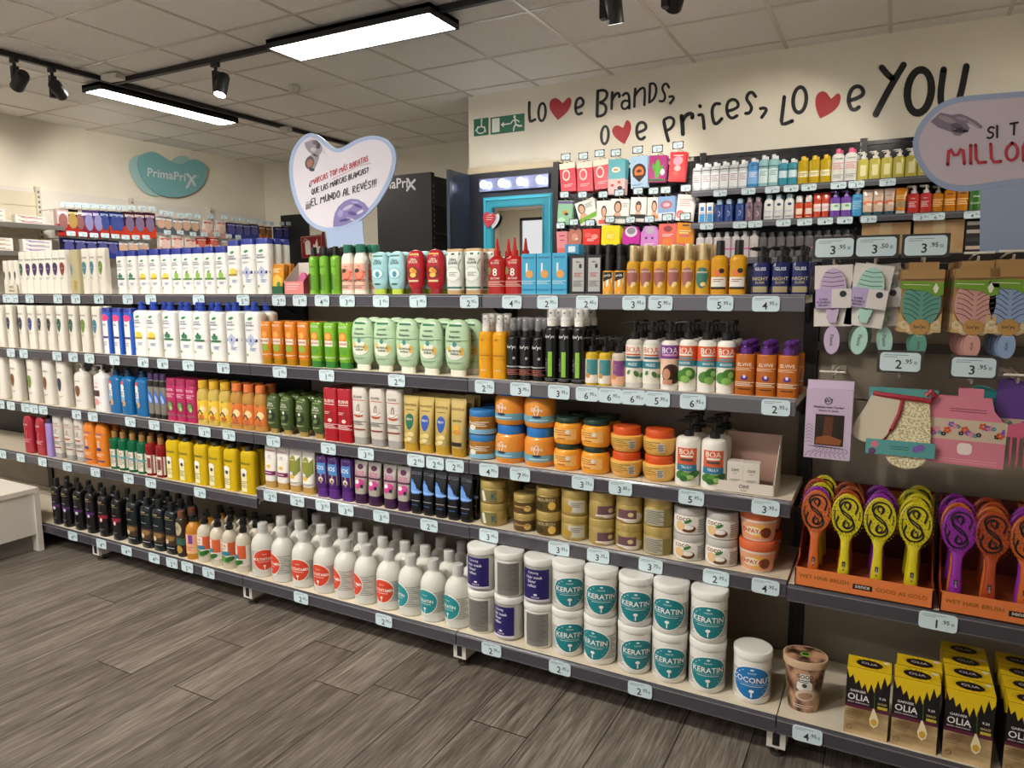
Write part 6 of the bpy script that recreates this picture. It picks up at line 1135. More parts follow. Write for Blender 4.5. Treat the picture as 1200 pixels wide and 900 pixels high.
# pink floral card with teal item behind
flor = [('#d8542c', .03), ('#7a5ac0', .024), ('#e08aa0', .026), ('#3a9a9a', .018), ('#141414', .02)]
def floral(s, x0, x1, z0, z1, y, n, seed):
    rn = random.Random(seed)
    for i in range(n):
        c, sz = flor[i % 5]; cx = x0+(x1-x0)*((i+.5)/n); cz = z0+(z1-z0)*rn.uniform(.2, .8); sz *= .3
        for k in range(5): s.add([(a, y-.0002*(k+1), b) for a, b in ell_pts(max(x0+.006, min(x1-.006, cx+sz*.6*math.cos(k*1.256+i))), max(z0+.004, min(z1-.004, cz+sz*.6*math.sin(k*1.256+i))), sz*.42, sz*.38, 0, 8)], [tuple(range(8))], c)
zz = z8-.03
s = MB(); s.prism([(-.025, .0), (.025, .0), (.025, -.02), (.042, -.02), (.05, -.05), (.07, -.075), (.078, -.08), (.078, -.185), (-.082, -.185), (-.082, -.02), (-.025, -.02)], .0, .012, '#d67f92', lambda u, v, t: (u, -t, v)); P = [('card', s.mesh('pink_card'))]
s = MB(); s.box(-.082, .078, -.0126, -.012, -.125, -.075, '#cbb9a0'); floral(s, -.08, .077, -.124, -.076, -.0128, 22, 4); s.prism(rrect(.03, .028, .009), .0126, .0132, '#ecdcd4', lambda u, v, t: (u-.002, -t, v-.145))
for k in range(2): s.add([(-.04, -.0128, -.05-.006*k), (.035, -.0128, -.05-.006*k), (.035, -.0128, -.0485-.006*k), (-.04, -.0128, -.0485-.006*k)], [(0, 1, 2, 3)], '#8a3448'); s.add([(-.07, -.0128, -.172-.006*k), (.065, -.0128, -.172-.006*k), (.065, -.0128, -.1712-.006*k), (-.07, -.0128, -.1712-.006*k)], [(0, 1, 2, 3)], '#efc4cc')
P.append(('printed_panel', s.mesh('pink_print'))); hang(P, 'accessory_card', x8, .03, zz, 'pink accessory card with a floral band and white square', 'card', ry=.02)
s = MB(); s.prism([(a, b) for a, b in ell_pts(0, 0, .04, .022, -.5, 24)], -.012, .012, '#1f8a8a', lambda u, v, t: (u, -t, v)); o = s.obj('hair_accessory'); p = onY(1158, 466, .07); o.location = (p.x, .07, p.z); tag(o, 'teal rounded hair accessory poking out behind the pink floral card', 'accessory')
s = MB(); s.prism([(-.035, 0), (.045, 0), (.045, -.09), (-.04, -.095)], 0, .012, '#5f3f8c', lambda u, v, t: (u, -t, v)); s.box(-.04, .045, -.0125, 0, -.115, -.09, '#cbb9a0'); floral(s, -.04, .045, -.114, -.092, -.0127, 9, 8); o = s.obj('accessory_card'); o.location = (x9, .06, z9-.016); tag(o, 'purple accessory card at the right edge behind the pink comb', 'card')
s = MB(); s.prism([(-.04, 0), (-.01, .002), (.0, -.09), (-.05, -.09)], 0, .01, '#553a80', lambda u, v, t: (u, -t, v)); o = s.obj('accessory_card'); o.location = (x9+.012, .085, z9-.016); tag(o, 'narrow purple card behind the other purple one', 'card')
s = MB(); p = onY(1200, 495, .03); ox, oz = p.x, p.z
s.prism(smooth_pts([(.02, .06), (.03, .02), (.0, -.0), (-.04, -.01), (-.05, -.02), (-.052, -.035), (.05, -.035), (.06, .06)], 1), 0, .012, '#cf5f80:g', lambda u, v, t: (u, -t, v))
for i in range(8): s.prism([(-.052+.0135*i, -.03), (-.0465+.0135*i, -.03), (-.048+.0135*i, -.105), (-.0505+.0135*i, -.105)], .001, .011, '#cf5f80:g', lambda u, v, t: (u, -t, v))
o = s.obj('afro_comb'); o.location = (ox, .03, oz); tag(o, 'pink wide-toothed comb hanging at the right edge', 'comb')
# ------------------------------------------------------------------ heart and pill signs on the gondola
SY = .40
def sgn(pts, O, sc): return [(O[0]+a/sc, O[1]+b/sc) for a, b in pts]
def inset(P, k):
    cx = sum(p[0] for p in P)/len(P); cy = sum(p[1] for p in P)/len(P); n = len(P); out = []
    for i in range(n):
        a = P[i-1]; b = P[(i+1) % n]; dx, dy = b[0]-a[0], b[1]-a[1]; L = math.hypot(dx, dy) or 1; nx, ny = dy/L, -dx/L
        x, y = P[i]
        out.append((x+nx*k, y+ny*k))
    ar = lambda Q: abs(sum(Q[i][0]*Q[(i+1) % n][1]-Q[(i+1) % n][0]*Q[i][1] for i in range(n)))
    if ar(out) > ar(P): out = [(2*p[0]-q[0], 2*p[1]-q[1]) for p, q in zip(P, out)]
    return out
def onsign(s, pts2, c, k, O, sc, Y=SY):   # polygon printed on the sign face
    s.add([tuple(onY(O[0]+a/sc, O[1]+b/sc, Y-.004-.0005*k)) for a, b in pts2], [tuple(range(len(pts2)))], c)
def fanon(s, P, c, k, O, sc, Y=SY):
    n = len(P); cx = sum(p[0] for p in P)/n; cy = sum(p[1] for p in P)/n
    s.add([tuple(onY(O[0]+a/sc, O[1]+b/sc, Y-.004-.0005*k)) for a, b in P+[(cx, cy)]], [(i, (i+1) % n, n) for i in range(n)], c)
def strokeon(s, pts, w, c, k, O, sc, closed=False, Y=SY):
    V, F = stroke_tris(pts, w, closed=closed); s.add([tuple(onY(O[0]+a/sc, O[1]+b/sc, Y-.004-.0005*k)) for a, b in V], F, c)
O, sc = (330, 145), 5.807
out = [(200,62),(255,78),(300,118),(345,160),(385,172),(430,152),(500,110),(570,85),(640,78),(710,100),(760,150),(782,220),(775,290),(745,390),(690,490),(635,570),(560,640),(480,690),(400,725),(310,738),(220,712),(150,650),(100,560),(70,470),(52,370),(50,270),(70,180),(115,110),(160,72)]
sm = smooth_pts(out+[out[0]], 2)[:-1]
HS = empty('heart_sign', tuple(onY(400, 300, SY)), 0, 'heart-shaped pale sign with blue rim and Spanish handwriting on a blue stem', 'sign')
s = MB(); n = len(sm); cx = sum(p[0] for p in sm)/n; cy = sum(p[1] for p in sm)/n
A_ = [tuple(onY(O[0]+a/sc, O[1]+b/sc, SY-.003)) for a, b in sm+[(cx, cy)]]; B_ = [(p[0], SY+.003, p[2]) for p in A_]
s.add(A_+B_, [(i, (i+1) % n, n) for i in range(n)]+[((i+1) % n+n+1, i+n+1, 2*n+1) for i in range(n)]+[(i, i+n+1, (i+1) % n+n+1, (i+1) % n) for i in range(n)], '#b4c8ec')
W(s.obj('blue_rim_board'), HS)
s = MB(); st = [(300,700),(548,660),(556,760),(566,850),(572,1010),(318,1010),(312,850)]
A_ = [tuple(onY(O[0]+a/sc, O[1]+b/sc, SY-.002)) for a, b in st]; m_ = len(A_); s.add(A_+[(p[0], SY+.002, p[2]) for p in A_], [tuple(range(m_)), tuple(reversed(range(m_, 2*m_)))]+[(i, i+m_, (i+1) % m_+m_, (i+1) % m_) for i in range(m_)], '#b4c8ec'); W(s.obj('stem'), HS)
s = MB(); inn = inset(sm, 27); fanon(s, inn, '#eee9f2', 0, O, sc)
# astronaut-like figure (plain grey shapes), top left
for a in ([(155,130),(215,105),(250,125),(285,165),(250,230),(210,215),(165,170)], [(215,200),(262,215),(235,290),(215,325),(165,300),(160,240)]): fanon(s, smooth_pts(a+[a[0]], 2)[:-1], '#a39aa2', 1, O, sc)
for x, y, a, b, c in ((190,265,30,44,'#5f5560'), (192,268,20,30,'#c9876a'), (232,128,22,16,'#6a6470'), (215,175,20,14,'#cfc6c4'), (205,312,20,12,'#4a444c'), (250,150,14,22,'#4a4450')): fanon(s, ell_pts(x, y, a, b, .2), c, 2, O, sc)
# purple planet clipped by the rim
pl = [(350,702),(352,660),(362,610),(385,565),(425,528),(470,510),(520,515),(565,540),(595,578),(570,610),(530,640),(490,662),(440,685),(400,698)]
fanon(s, pl, '#8d83bd', 1, O, sc)
for x, y, a, b, r, c in ((450,570,38,12,-.5,'#c9c4e0'), (520,560,30,10,.4,'#5a4f94'), (480,610,30,14,.2,'#5c5596'), (430,655,40,9,-.2,'#4f4790'), (400,610,20,26,.3,'#a9a3d2'), (535,600,26,9,-.5,'#ddd8ec'), (470,650,30,8,.3,'#d2cde6'), (500,535,26,6,.1,'#b9b3da')): fanon(s, ell_pts(x, y, a, b, r), c, 2, O, sc)
def signtext(txt, p0, p1, h, w, col, first=None, Y=SY, O=O, sc=sc, k=4):
    st, adv = hand_text(txt); L = math.hypot(p1[0]-p0[0], p1[1]-p0[1]); ux, uy = (p1[0]-p0[0])/L, (p1[1]-p0[1])/L
    for i, q in enumerate(st):
        pts = [(p0[0]+ux*(a/adv*L)-0*b, p0[1]+uy*(a/adv*L)-b*h) for a, b in q]
        strokeon(s, smooth_pts(pts, 1) if len(pts) > 2 else pts, w, first[1] if first and i < first[0] else col, k, O, sc, Y=Y)
signtext('\u00bfMARCAS TOP M\u00c1S BARATAS', (188, 422), (588, 252), 36, 5.2, '#cf5a60', (2, '#2a2a30'))
strokeon(s, [(345,375),(450,325),(520,288),(605,268)], 2.2, '#cf5a60', 5, O, sc)
signtext('QUE LAS MARCAS BLANCAS?', (205, 484), (590, 330), 37, 5.2, '#2a2a30')
signtext('\u00a1\u00a1\u00a1EL MUNDO AL REV\u00c9S!!!', (165, 572), (642, 425), 48, 6, '#2a2a30')
W(s.obj('printed_face'), HS)
# pill-shaped sign on the right
O2, sc2, Y2 = (930, 40), 4.444, .34
PS = empty('pill_sign', tuple(onY(1180, 300, Y2)), 0, 'large rounded sign with a pointing hand cut off by the right edge', 'sign')
op_ = [(620,560),(640,490),(690,420),(760,360),(840,328),(960,315),(1200,297),(1480,275),(1600,300),(1690,380),(1700,520),(1640,640),(1540,730),(1400,765),(1200,778),(1040,800),(900,822),(800,812),(720,770),(660,700),(625,630)]
sm2 = smooth_pts(op_+[op_[0]], 2)[:-1]; n = len(sm2); cx = sum(p[0] for p in sm2)/n; cy = sum(p[1] for p in sm2)/n
s = MB(); A_ = [tuple(onY(O2[0]+a/sc2, O2[1]+b/sc2, Y2-.003)) for a, b in sm2+[(cx, cy)]]; B_ = [(p[0], Y2+.003, p[2]) for p in A_]
s.add(A_+B_, [(i, (i+1) % n, n) for i in range(n)]+[((i+1) % n+n+1, i+n+1, 2*n+1) for i in range(n)]+[(i, i+n+1, (i+1) % n+n+1, (i+1) % n) for i in range(n)], '#a3b3d2'); W(s.obj('blue_rim_board'), PS)
s = MB(); st = [(975,780),(1330,740),(1330,1190),(968,1190)]; A_ = [tuple(onY(O2[0]+a/sc2, O2[1]+b/sc2, Y2-.002)) for a, b in st]; s.add(A_+[(p[0], Y2+.002, p[2]) for p in A_], [(0, 1, 2, 3), (7, 6, 5, 4)]+[(i, i+4, (i+1) % 4+4, (i+1) % 4) for i in range(4)], '#a3b3d2'); W(s.obj('stem'), PS)
s = MB(); fanon(s, inset(sm2, 30), '#d3c6d0', 0, O2, sc2, Y2)
hand = [(712,455),(765,408),(820,420),(870,415),(910,430),(950,452),(985,480),(980,492),(960,490),(915,465),(900,462),(918,490),(905,510),(880,520),(865,530),(840,528),(820,510),(790,500),(750,485)]
s.add([tuple(onY(O2[0]+a/sc2, O2[1]+b/sc2, Y2-.0045)) for a, b in hand], [tuple(range(len(hand)))], '#8a7c8c')
for x, y, a, b, r, c in ((865,500,40,14,.1,'#4a4250'), (850,478,34,14,.2,'#6a5f6e'), (800,445,50,14,.35,'#a79aa8'), (935,468,36,5,.55,'#b5a9b5'), (875,440,30,8,.2,'#a799a6'), (840,500,10,8,0,'#d3c6d0'), (890,503,22,9,.2,'#7a6e7c')): fanon(s, ell_pts(x, y, a, b, r), c, 2, O2, sc2, Y2)
signtext('SI  T', (1010, 545), (1168, 520), 60, 11, '#2a2628', Y=Y2, O=O2, sc=sc2)
signtext('MILLOR', (802, 680), (1260, 655), 95, 17, '#c2404c', Y=Y2, O=O2, sc=sc2)
W(s.obj('printed_face'), PS)
# ------------------------------------------------------------------ fire extinguisher sign
p0 = onY(354, 303, 4.5); p1 = onY(378, 276, 4.5)
s = MB(); w, h = p1.x-p0.x, p1.z-p0.z
s.box(0, w, -.004, 0, 0, h, '#8a1f1c'); s.box(w+.004, w+.01, -.004, .04, 0, h+.03, '#7a1a18')
V, F = stroke_tris([(.01, .01), (w-.01, .01), (w-.01, h-.01), (.01, h-.01)], .004, closed=True); s.add([(a, -.0045, b) for a, b in V], F, '#e9ddd6')
s.add([(a, -.005, b) for a, b in [(w*.2, h*.15), (w*.45, h*.15), (w*.45, h*.7), (w*.38, h*.8), (w*.27, h*.8), (w*.2, h*.7)]], [tuple(range(6))], '#e9ddd6'); V, F = stroke_tris([(w*.32, h*.85), (w*.2, h*.88), (w*.14, h*.7)], .006); s.add([(a, -.0055, b) for a, b in V], F, '#e9ddd6')
s.add([(a, -.005, b) for a, b in [(w*.6, h*.15), (w*.88, h*.2), (w*.9, h*.5), (w*.8, h*.45), (w*.78, h*.85), (w*.66, h*.55), (w*.58, h*.6)]], [tuple(range(7))], '#e9ddd6')
o = s.obj('fire_extinguisher_sign'); o.location = (p0.x, 4.5, p0.z); o.rotation_euler = (0, -.04, 0); tag(o, 'dark red fire extinguisher sign beyond the lime green sprays', 'sign')
s = MB(); s.box(0, .02, 0, .145, 0, .03, '#7a1a18'); o = s.obj('sign_bracket'); o.location = (p0.x+.185, 4.504, p0.z+.05); tag(o, 'small red bracket holding the fire sign to the wall', 'bracket')
# dark display panel by the far left corner
a, b = onY(324, 252, 4.56), onY(356, 252, 4.56); s = MB(); s.box(a.x, b.x, 4.625, 4.648, 0, a.z, '#19191b'); tag(s.obj('dark_cabinet'), 'tall black cabinet against the far wall left of the heart sign', 'cabinet')
# ------------------------------------------------------------------ black gondola with logo
YL = 3.35; a, b = onY(441, 207, YL), onY(505, 202, YL); gz = (a.z+b.z)/2
BG = empty('black_gondola', ((a.x+b.x)/2, YL, 0), 0, 'tall black shelving unit with white shop logo behind the heart sign', 'shelving')
s = MB(); s.box(a.x, b.x, YL, YL+.03, 0, gz, '#131315:p'); W(s.obj('end_panel'), BG)
s = MB(); s.box(b.x-.06, b.x-.03, YL+.03, 4.6, .1, gz-.02, '#0e0e10'); W(s.obj('back_panel'), BG)
for k in range(3): s = MB(); s.box(b.x-.03, b.x-.005, YL+.035+k*.6, YL+.06+k*.6, 0, gz, '#26262a:s'); [s.box(b.x-.0055, b.x-.0045, YL+.042+k*.6, YL+.052+k*.6, .2+i*.05, .225+i*.05, '#8fa0b4:s') for i in range(40)]; W(s.obj('upright_post'), BG)
for i in range(8): s = MB(); zz = .25+i*.25; s.box(b.x-.03, b.x+.28 if i < 2 else b.x+.0, YL+.04, 4.6, zz, zz+.012, '#3a3a3e:s'); W(s.obj('shelf_board'), BG)
s = MB(); vs, fs, asp = text_tris('PrimaPri')
pa, pb = onY(430, 219, YL), onY(477.5, 216.5, YL); hh = .075
W_h = onY(470, 208, YL).z-onY(470, 220.5, YL).z
x1_ = onY(478, 216, YL).x; zc = onY(470, 214.5, YL).z; wl = W_h*1.25*asp*.75
s.add([(x1_-wl/2+x*wl/asp, YL-.002, zc+y*W_h*.95) for x, y in vs], fs, '#e6e6e8')
def gs(pts, w): V, F = stroke_tris([(onY(x, y, YL-.003).x, onY(x, y, YL-.003).z) for x, y in pts], w); s.add([(p, YL-.003, q) for p, q in V], F, '#e6e6e8')
gs([(478, 210), (481, 216), (486, 221.5)], .022); gs([(486, 211), (481.5, 216), (477, 223)], .022); W(s.obj('logo'), BG)
# ------------------------------------------------------------------ make-up corner: dark panels, mirror, vanity lights
DK = '#20232e:p'
s = MB(); s.box(.055, .885, YB-.03, YB-.004, 0, 2.185, DK); tag(s.obj('mirror_panel'), 'dark navy wall panel carrying the mirror', 'panel')
s = MB(); s.box(.05, .075, 2.86, YB-.03, 0, 2.185, '#39414f:g'); s.box(.075, .079, 2.86, 2.9, 0, 2.185, '#17181e'); tag(s.obj('side_panel'), 'bluish dark side panel jutting out left of the mirror', 'panel')
a, b = onY(567, 300, YB-.06), onY(647.5, 227, YB-.06); zb_, zt_ = .95, onY(607, 229, YB-.06).z; x0, x1 = a.x, b.x
MR = empty('wall_mirror', ((x0+x1)/2, YB-.035, zb_), 0, 'rectangular wall mirror in a turquoise frame', 'mirror')
s = MB(); w = .085; TQ = '#2fa3bd'
for bx in ((x0, x0+w, zb_, zt_), (x1-w, x1, zb_, zt_), (x0+w, x1-w, zt_-w, zt_), (x0+w, x1-w, zb_, zb_+w)): s.box(bx[0], bx[1], YB-.062, YB-.031, bx[2], bx[3], TQ)
for bx in ((x0+.012, x0+.026, zb_+.02, zt_-.02), (x1-.026, x1-.012, zb_+.02, zt_-.02), (x0+.02, x1-.02, zt_-.026, zt_-.012)): s.box(bx[0], bx[1], YB-.07, YB-.06, bx[2], bx[3], '#49bfd6')
for bx in ((x0+w-.014, x0+w, zb_+w, zt_-w), (x1-w, x1-w+.014, zb_+w, zt_-w), (x0+w, x1-w, zt_-w, zt_-w+.014)): s.box(bx[0], bx[1], YB-.066, YB-.06, bx[2], bx[3], '#1f8aa3')
W(s.obj('frame'), MR)
s = MB(); s.box(x0+w-.002, x1-w+.002, YB-.045, YB-.04, zb_+w, zt_-w, 'mirrorglass'); MATS['mirrorglass'] = M('#e6e6e2:m'); MATS['mirrorglass'].node_tree.nodes['Principled BSDF'].inputs['Roughness'].default_value = .0
for l in list(MATS['mirrorglass'].node_tree.links):
    if l.to_socket.name == 'Roughness': MATS['mirrorglass'].node_tree.links.remove(l)
MATS['mirrorglass'].node_tree.nodes['Principled BSDF'].inputs['Roughness'].default_value = .01
W(s.obj('mirror_glass'), MR)
c0, c1 = onY(562, 217, YB-.05), onY(643, 212, YB-.05); zc = (c0.z+c1.z)/2
VL = empty('vanity_light', ((c0.x+c1.x)/2, YB-.03, zc), 0, 'silver bar with four glowing round bulbs above the mirror', 'light')
s = MB(); s.box(c0.x, c1.x, YB-.055, YB-.031, zc-.05, zc+.05, '#7a80a0:s'); W(s.obj('bar'), VL)
for i, px in enumerate((567, 588.5, 610, 633)):
    p = onY(px, 216, YB-.09); s = MB(); s.ball((p.x, YB-.092, zc), .031, '#f2f6ff:e7', 16); W(s.obj('bulb'), VL); s = MB(); s.tube([(p.x, YB-.056, zc), (p.x, YB-.062, zc)], .03, '#8f95ac:m', 16); W(s.obj('socket'), VL)
pc = onY(572, 256, YB-.1); s = MB(); hp = smooth_pts([(0,-.075),(-.05,-.03),(-.062,.015),(-.045,.05),(-.015,.05),(0,.03),(.02,.05),(.048,.048),(.06,.015),(.045,-.03),(0,-.075)], 2)[:-1]
s.prism(hp, 0, .003, '#c23a48', lambda u, v, t: (u, -t, v))
for k, wd_ in enumerate((.04, .06, .05)): s.add([(-wd_/2, -.0035, .022-.018*k), (wd_/2, -.0035, .03-.018*k), (wd_/2, -.0035, .035-.018*k), (-wd_/2, -.0035, .027-.018*k)], [(0, 1, 2, 3)], '#f0dadb')
s.prism([(a*.8+.04, b) for a, b in hp], -.012, -.009, '#dfe4ea', lambda u, v, t: (u, -t, v)); o = s.obj('heart_tag'); o.location = (pc.x, YB-.08, pc.z); o.rotation_euler = (0, .2, 0); tag(o, 'small red paper heart stuck to the turquoise mirror frame', 'tag')
# ------------------------------------------------------------------ back wall shelving
YR = 2.8
WU = empty('wall_shelving', (2.6, YB, 0), 0, 'black metal wall shelving with glossy top strips under the slogan', 'shelving')
s = MB(); s.box(.887, .93, YB-.16, YB-.004, 0, 2.2, '#141416'); W(s.obj('end_panel'), WU)
def wbay(x0, x1, zt):
    s = MB(); z = .1
    while z < zt: s.box(x0+.02, x1-.02, YB-.05, YB-.038, z+.002, min(z+.12, zt)-.002, '#1a1a1d:g'); z += .12
    W(s.obj('back_panel'), WU)
wbay(.93, 1.98, 2.17); wbay(1.98, 2.98, 2.17); wbay(2.98, 3.98, 2.17); wbay(3.98, 4.9, 2.17)
for x in (1.98, 2.98, 3.98): s = MB(); s.box(x-.02, x+.02, YB-.06, YB-.03, 0, 2.185, '#0f0f11:p'); [s.box(x-.018, x-.012, YB-.0605, YB-.059, 1.3+i*.04, 1.32+i*.04, '#7a7a80:s') or s.box(x+.012, x+.018, YB-.0605, YB-.059, 1.3+i*.04, 1.32+i*.04, '#7a7a80:s') for i in range(22)]; W(s.obj('upright_post'), WU)
ZA, ZBk, ZC = 1.885, 1.68, 1.45
for nm, z in (('upper', ZA), ('middle', ZBk), ('lower', ZC)):
    for i, (x0, x1) in enumerate(((2.0, 2.962), (2.998, 3.96), (4.0, 4.85))):
        e = empty('wall_shelf', ((x0+x1)/2, YB-.06, z), 0, '%s wall shelf with black rail, %s bay from the sachets' % (nm, ['first', 'second', 'third'][i]), 'shelf', 'shelves of the back wall unit'); hw = (x1-x0)/2
        s = MB(); s.box(-hw, hw, YR-YB+.06, 0, -.025, 0, '#232326:s'); s.obj('board', e)
        s = MB(); s.box(-hw, hw, YR-YB+.05, YR-YB+.06, -.036, .002, '#5a595e:s'); s.box(-hw, hw, YR-YB+.048, YR-YB+.05, -.012, -.006, '#77767c:s'); s.obj('price_rail', e)
# small cosmetics
def clr(nm, desc, c, w, h, cap, dec=(), d=None, prof='cylf', n=2.2, cat='bottle', foot=None): kd(nm, desc, cat, w, d or w*.8, h, prof, n, c, cap=cap, dec=dec, seg=18, foot=foot)
clr('mic_clear', 'clear micellar water bottle with white cap', '#d9dde0:h', .058, .155, (('cap', .024, .42, '#eef0f0'),), [('r', 0, .84, 1.4, .035, '#2a2a2e'), ('r', 0, .42, 1.2, .6, '#e6e8ea'), ('l', 0, .5, .7, .3, 4, '#b98a90')])
clr('mic_blue', 'bright blue micellar water bottle with white cap', '#4a96d8:h', .066, .16, (('cap', .024, .42, '#eef0f0'),), [('r', 0, .86, 1.2, .03, '#2a2a4e'), ('r', 0, .4, 1.2, .5, '#7fb2e4'), ('l', 0, .5, .7, .2, 3, '#e6eef8')])
clr('mic_aqua', 'pale aqua micellar water bottle with white cap', '#9ccdd2:h', .06, .17, (('cap', .026, .42, '#dfe6ea'),), [('r', 0, .74, 1.4, .035, '#2a3a3e'), ('r', -.1, .4, 1.1, .5, '#d6e8e8'), ('l', 0, .5, .7, .2, 3, '#6aa0a4')])
clr('mic_teal', 'two-tone teal bottle with white cap', '#3f9ab0:h', .056, .14, (('cap', .022, .44, '#e6eaec'),), [('r', 0, .5, 1.0, .3, '#cfe4ea'), ('r', 0, .72, 1.2, .03, '#22343c')])
clr('mic_yellow', 'golden yellow bottle with yellow cap', '#d9b61c:t', .064, .145, (('cap', .024, .44, '#e0bc1e'),), [('r', 0, .42, 1.0, .24, '#ece2b8'), ('l', 0, .42, .7, .12, 2, '#a08a2a')])
clr('mic_pinkcap', 'milky bottle with pink cap and pink print', '#e0ded8:g', .07, .17, (('cap', .026, .44, '#e2608a'),), [('t', 0, .8, .05, 'GARNIER', '#4a7a5a', .8), ('l', 0, .55, .8, .26, 4, '#d8808a'), ('l', 0, .2, .8, .14, 3, '#8a8a86')], prof='shou', n=3)
clr('oil_pump', 'pale yellow oil bottle with white pump', '#d9cc62:t', .062, .125, (('pump', .042, '#e9e7e0', .013),), [('r', 0, .45, .5, .5, '#e2dba0')], n=3)
clr('w_box', 'slim white and blue carton', '#e6eaee', .042, .13, (), [('r', 0, .7, .5, .2, '#2a7ac4'), ('r', 0, .25, .8, .4, '#3f9ad8'), ('l', 0, .5, .7, .06, 1, '#c84a4a')], d=.035, prof='box', n=30, cat='box')
clr('navy_btl', 'royal blue lotion bottle with pale cap', '#27468f:g', .056, .115, (('cap', .03, .6, '#a9c4dc'),), [('e', 0, .78, .4, .12, '#1c2f6a'), ('s', [(-.1,.35),(.2,.4),(.2,.55),(-.1,.6)], .12, '#dfe6f4')])
clr('mauve_btl', 'mauve lotion bottle with pale cap', '#7f6674:g', .05, .12, (('cap', .028, .6, '#b5a9b0'),), [('e', 0, .72, .5, .14, '#3a3a5e'), ('s', [(-.1,.25),(.2,.3),(.2,.42),(-.1,.48)], .12, '#e9dfe6')])
clr('white_btl', 'white lotion bottle with pale blue cap', '#e4e4e0:g', .058, .13, (('cap', .026, .6, '#b9d4e2'),), [('e', 0, .72, .4, .13, '#23346e'), ('l', 0, .4, .8, .1, 2, '#a9b4cc'), ('l', 0, .15, .8, .08, 2, '#4a5a8a')], prof='sh', n=2.8)
clr('red_btl', 'orange-red bottle with silver cap', '#c9481f:g', .05, .1, (('cap', .04, .8, '#cfcac6:s'),), [('r', 0, .45, .8, .34, '#ecdccc'), ('l', 0, .12, .6, .08, 1, '#f0d8c8')])
clr('red_tube_s', 'red tube with white band', '#c9412a:g', .046, .15, (), [('r', 0, .42, 1.7, .3, '#ecd9d2'), ('l', 0, .4, .8, .12, 2, '#c9868a')], prof='tube', d=.03, n=2.6, cat='tube')
clr('violet_btl', 'violet bottle with pointed lilac cap', '#6a3f9c:g', .06, .12, (('pump', .036, '#a98ad0', .012),), [('r', 0, .5, .9, .34, '#d6e4d8'), ('e', .1, .55, .4, .12, '#6aae6a')], n=2.6)
clr('sky_btl', 'sky blue bottle with grey pump', '#3f96c8:g', .056, .13, (('pump', .036, '#c4c6cc', .012),), [('l', 0, .5, .9, .4, 5, '#9cc8e4'), ('r', 0, .8, .9, .06, '#1f5f9a')], n=3)
clr('nude_tube', 'beige tube with orange swirl and teal cap', '#dcc0aa:g', .058, .13, (), [('e', 0, .4, .9, .2, '#e07a4a'), ('l', 0, .7, .7, .08, 2, '#8a7a70'), ('e', .2, .34, .5, .14, '#efdccb')], prof='tube', d=.034, n=2.6, cat='tube', foot=(.022, .8, '#1f5a6a'))
clr('orange_tube', 'orange tube with cream lower half', '#e08a1e:g', .062, .13, (), [('r', 0, .28, 1.9, .3, '#a9905e'), ('l', 0, .6, .9, .2, 3, '#f0cf8c')], prof='tube', d=.034, n=2.6, cat='tube', foot=(.022, .84, '#e6e0d6'))
clr('coral_pump', 'coral red pump bottle with white pump', '#dd3f3a:t', .062, .115, (('pump', .046, '#ece8e4', .015),), [('l', -.2, .45, .6, .3, 4, '#f4c8c4'), ('t', -.2, .75, .08, 'aloe', '#f4dcd8', .5)], n=3)
clr('amber_pump', 'amber orange bottle with grey pump', '#d07e1a:t', .056, .11, (('pump', .04, '#8a8078', .013),), [('l', 0, .5, .9, .4, 5, '#f0c078')], n=3)
clr('orange_cap_btl', 'orange bottle with dark collar', '#e08614:t', .06, .125, (('cap', .026, .6, '#e0940f'),), [('r', 0, .8, .9, .05, '#3a2a10'), ('l', 0, .45, .9, .3, 4, '#f6cf80')], n=3)
clr('green_btl', 'deep green bottle with white print', '#2f6a1c:g', .062, .13, (('cap', .024, .6, '#26541a'),), [('t', 0, .62, .1, 'aloe', '#d8e6cc', .7), ('l', 0, .32, .8, .1, 2, '#a9c89a')], n=3)
clr('rose_water', 'clear bottle with grey cap and pink stripe', '#d8d0d2:h', .056, .14, (('cap', .03, .5, '#b5b2b4'),), [('r', 0, .42, 1.6, .08, '#d8609a'), ('l', 0, .6, .8, .14, 3, '#b9a9b0')])
clr('dark_clear', 'smoky clear bottle with black cap', '#6a6668:h', .052, .13, (('cap', .026, .6, '#2a2a2c'),), [('r', 0, .42, 1.6, .05, '#c8609a')])
def wallrow(z, items, where, y=YR+.045, rows=1):
    L = []
    for k, xs in items:
        for px in xs: L.append([Xat(px, y, z+H(k)*.5), k])
    L.sort(key=lambda a: a[0])
    for _ in range(60):
        for a, b in zip(L, L[1:]):
            g = (K[a[1]]['w']+K[b[1]]['w'])/2+.001-(b[0]-a[0])
            if g > 0: a[0] -= g/2; b[0] += g/2
    cnt = {}
    for X, k in L: cnt[k] = cnt.get(k, 0)+1
    idx = {}
    for X, k in L:
        i = idx.get(k, 0); idx[k] = i+1; n = cnt[k]
        for r in range(rows+1):
            if y+r*(K[k]['d']+.006) > YB-.09: break
            lb = K[k]['desc']+(', '+ordw(i, n) if n > 1 else '')+(', second row' if r else (', front' if rows else ''))+', '+where
            place(k, X+(.008*r), y+r*(K[k]['d']+.006), z, .15, lb, K[k]['desc']+' on the '+where)
wallrow(ZA, [('mic_clear', [822, 832.5, 843, 853, 862, 872]), ('mic_blue', [882.5]), ('mic_aqua', [894, 905.5]), ('mic_teal', [917, 928.5]), ('mic_yellow', [941, 955.5, 969]), ('mic_pinkcap', [983, 998.5]), ('oil_pump', [1023, 1031.5, 1040, 1050, 1058, 1066, 1076])], 'upper wall shelf')
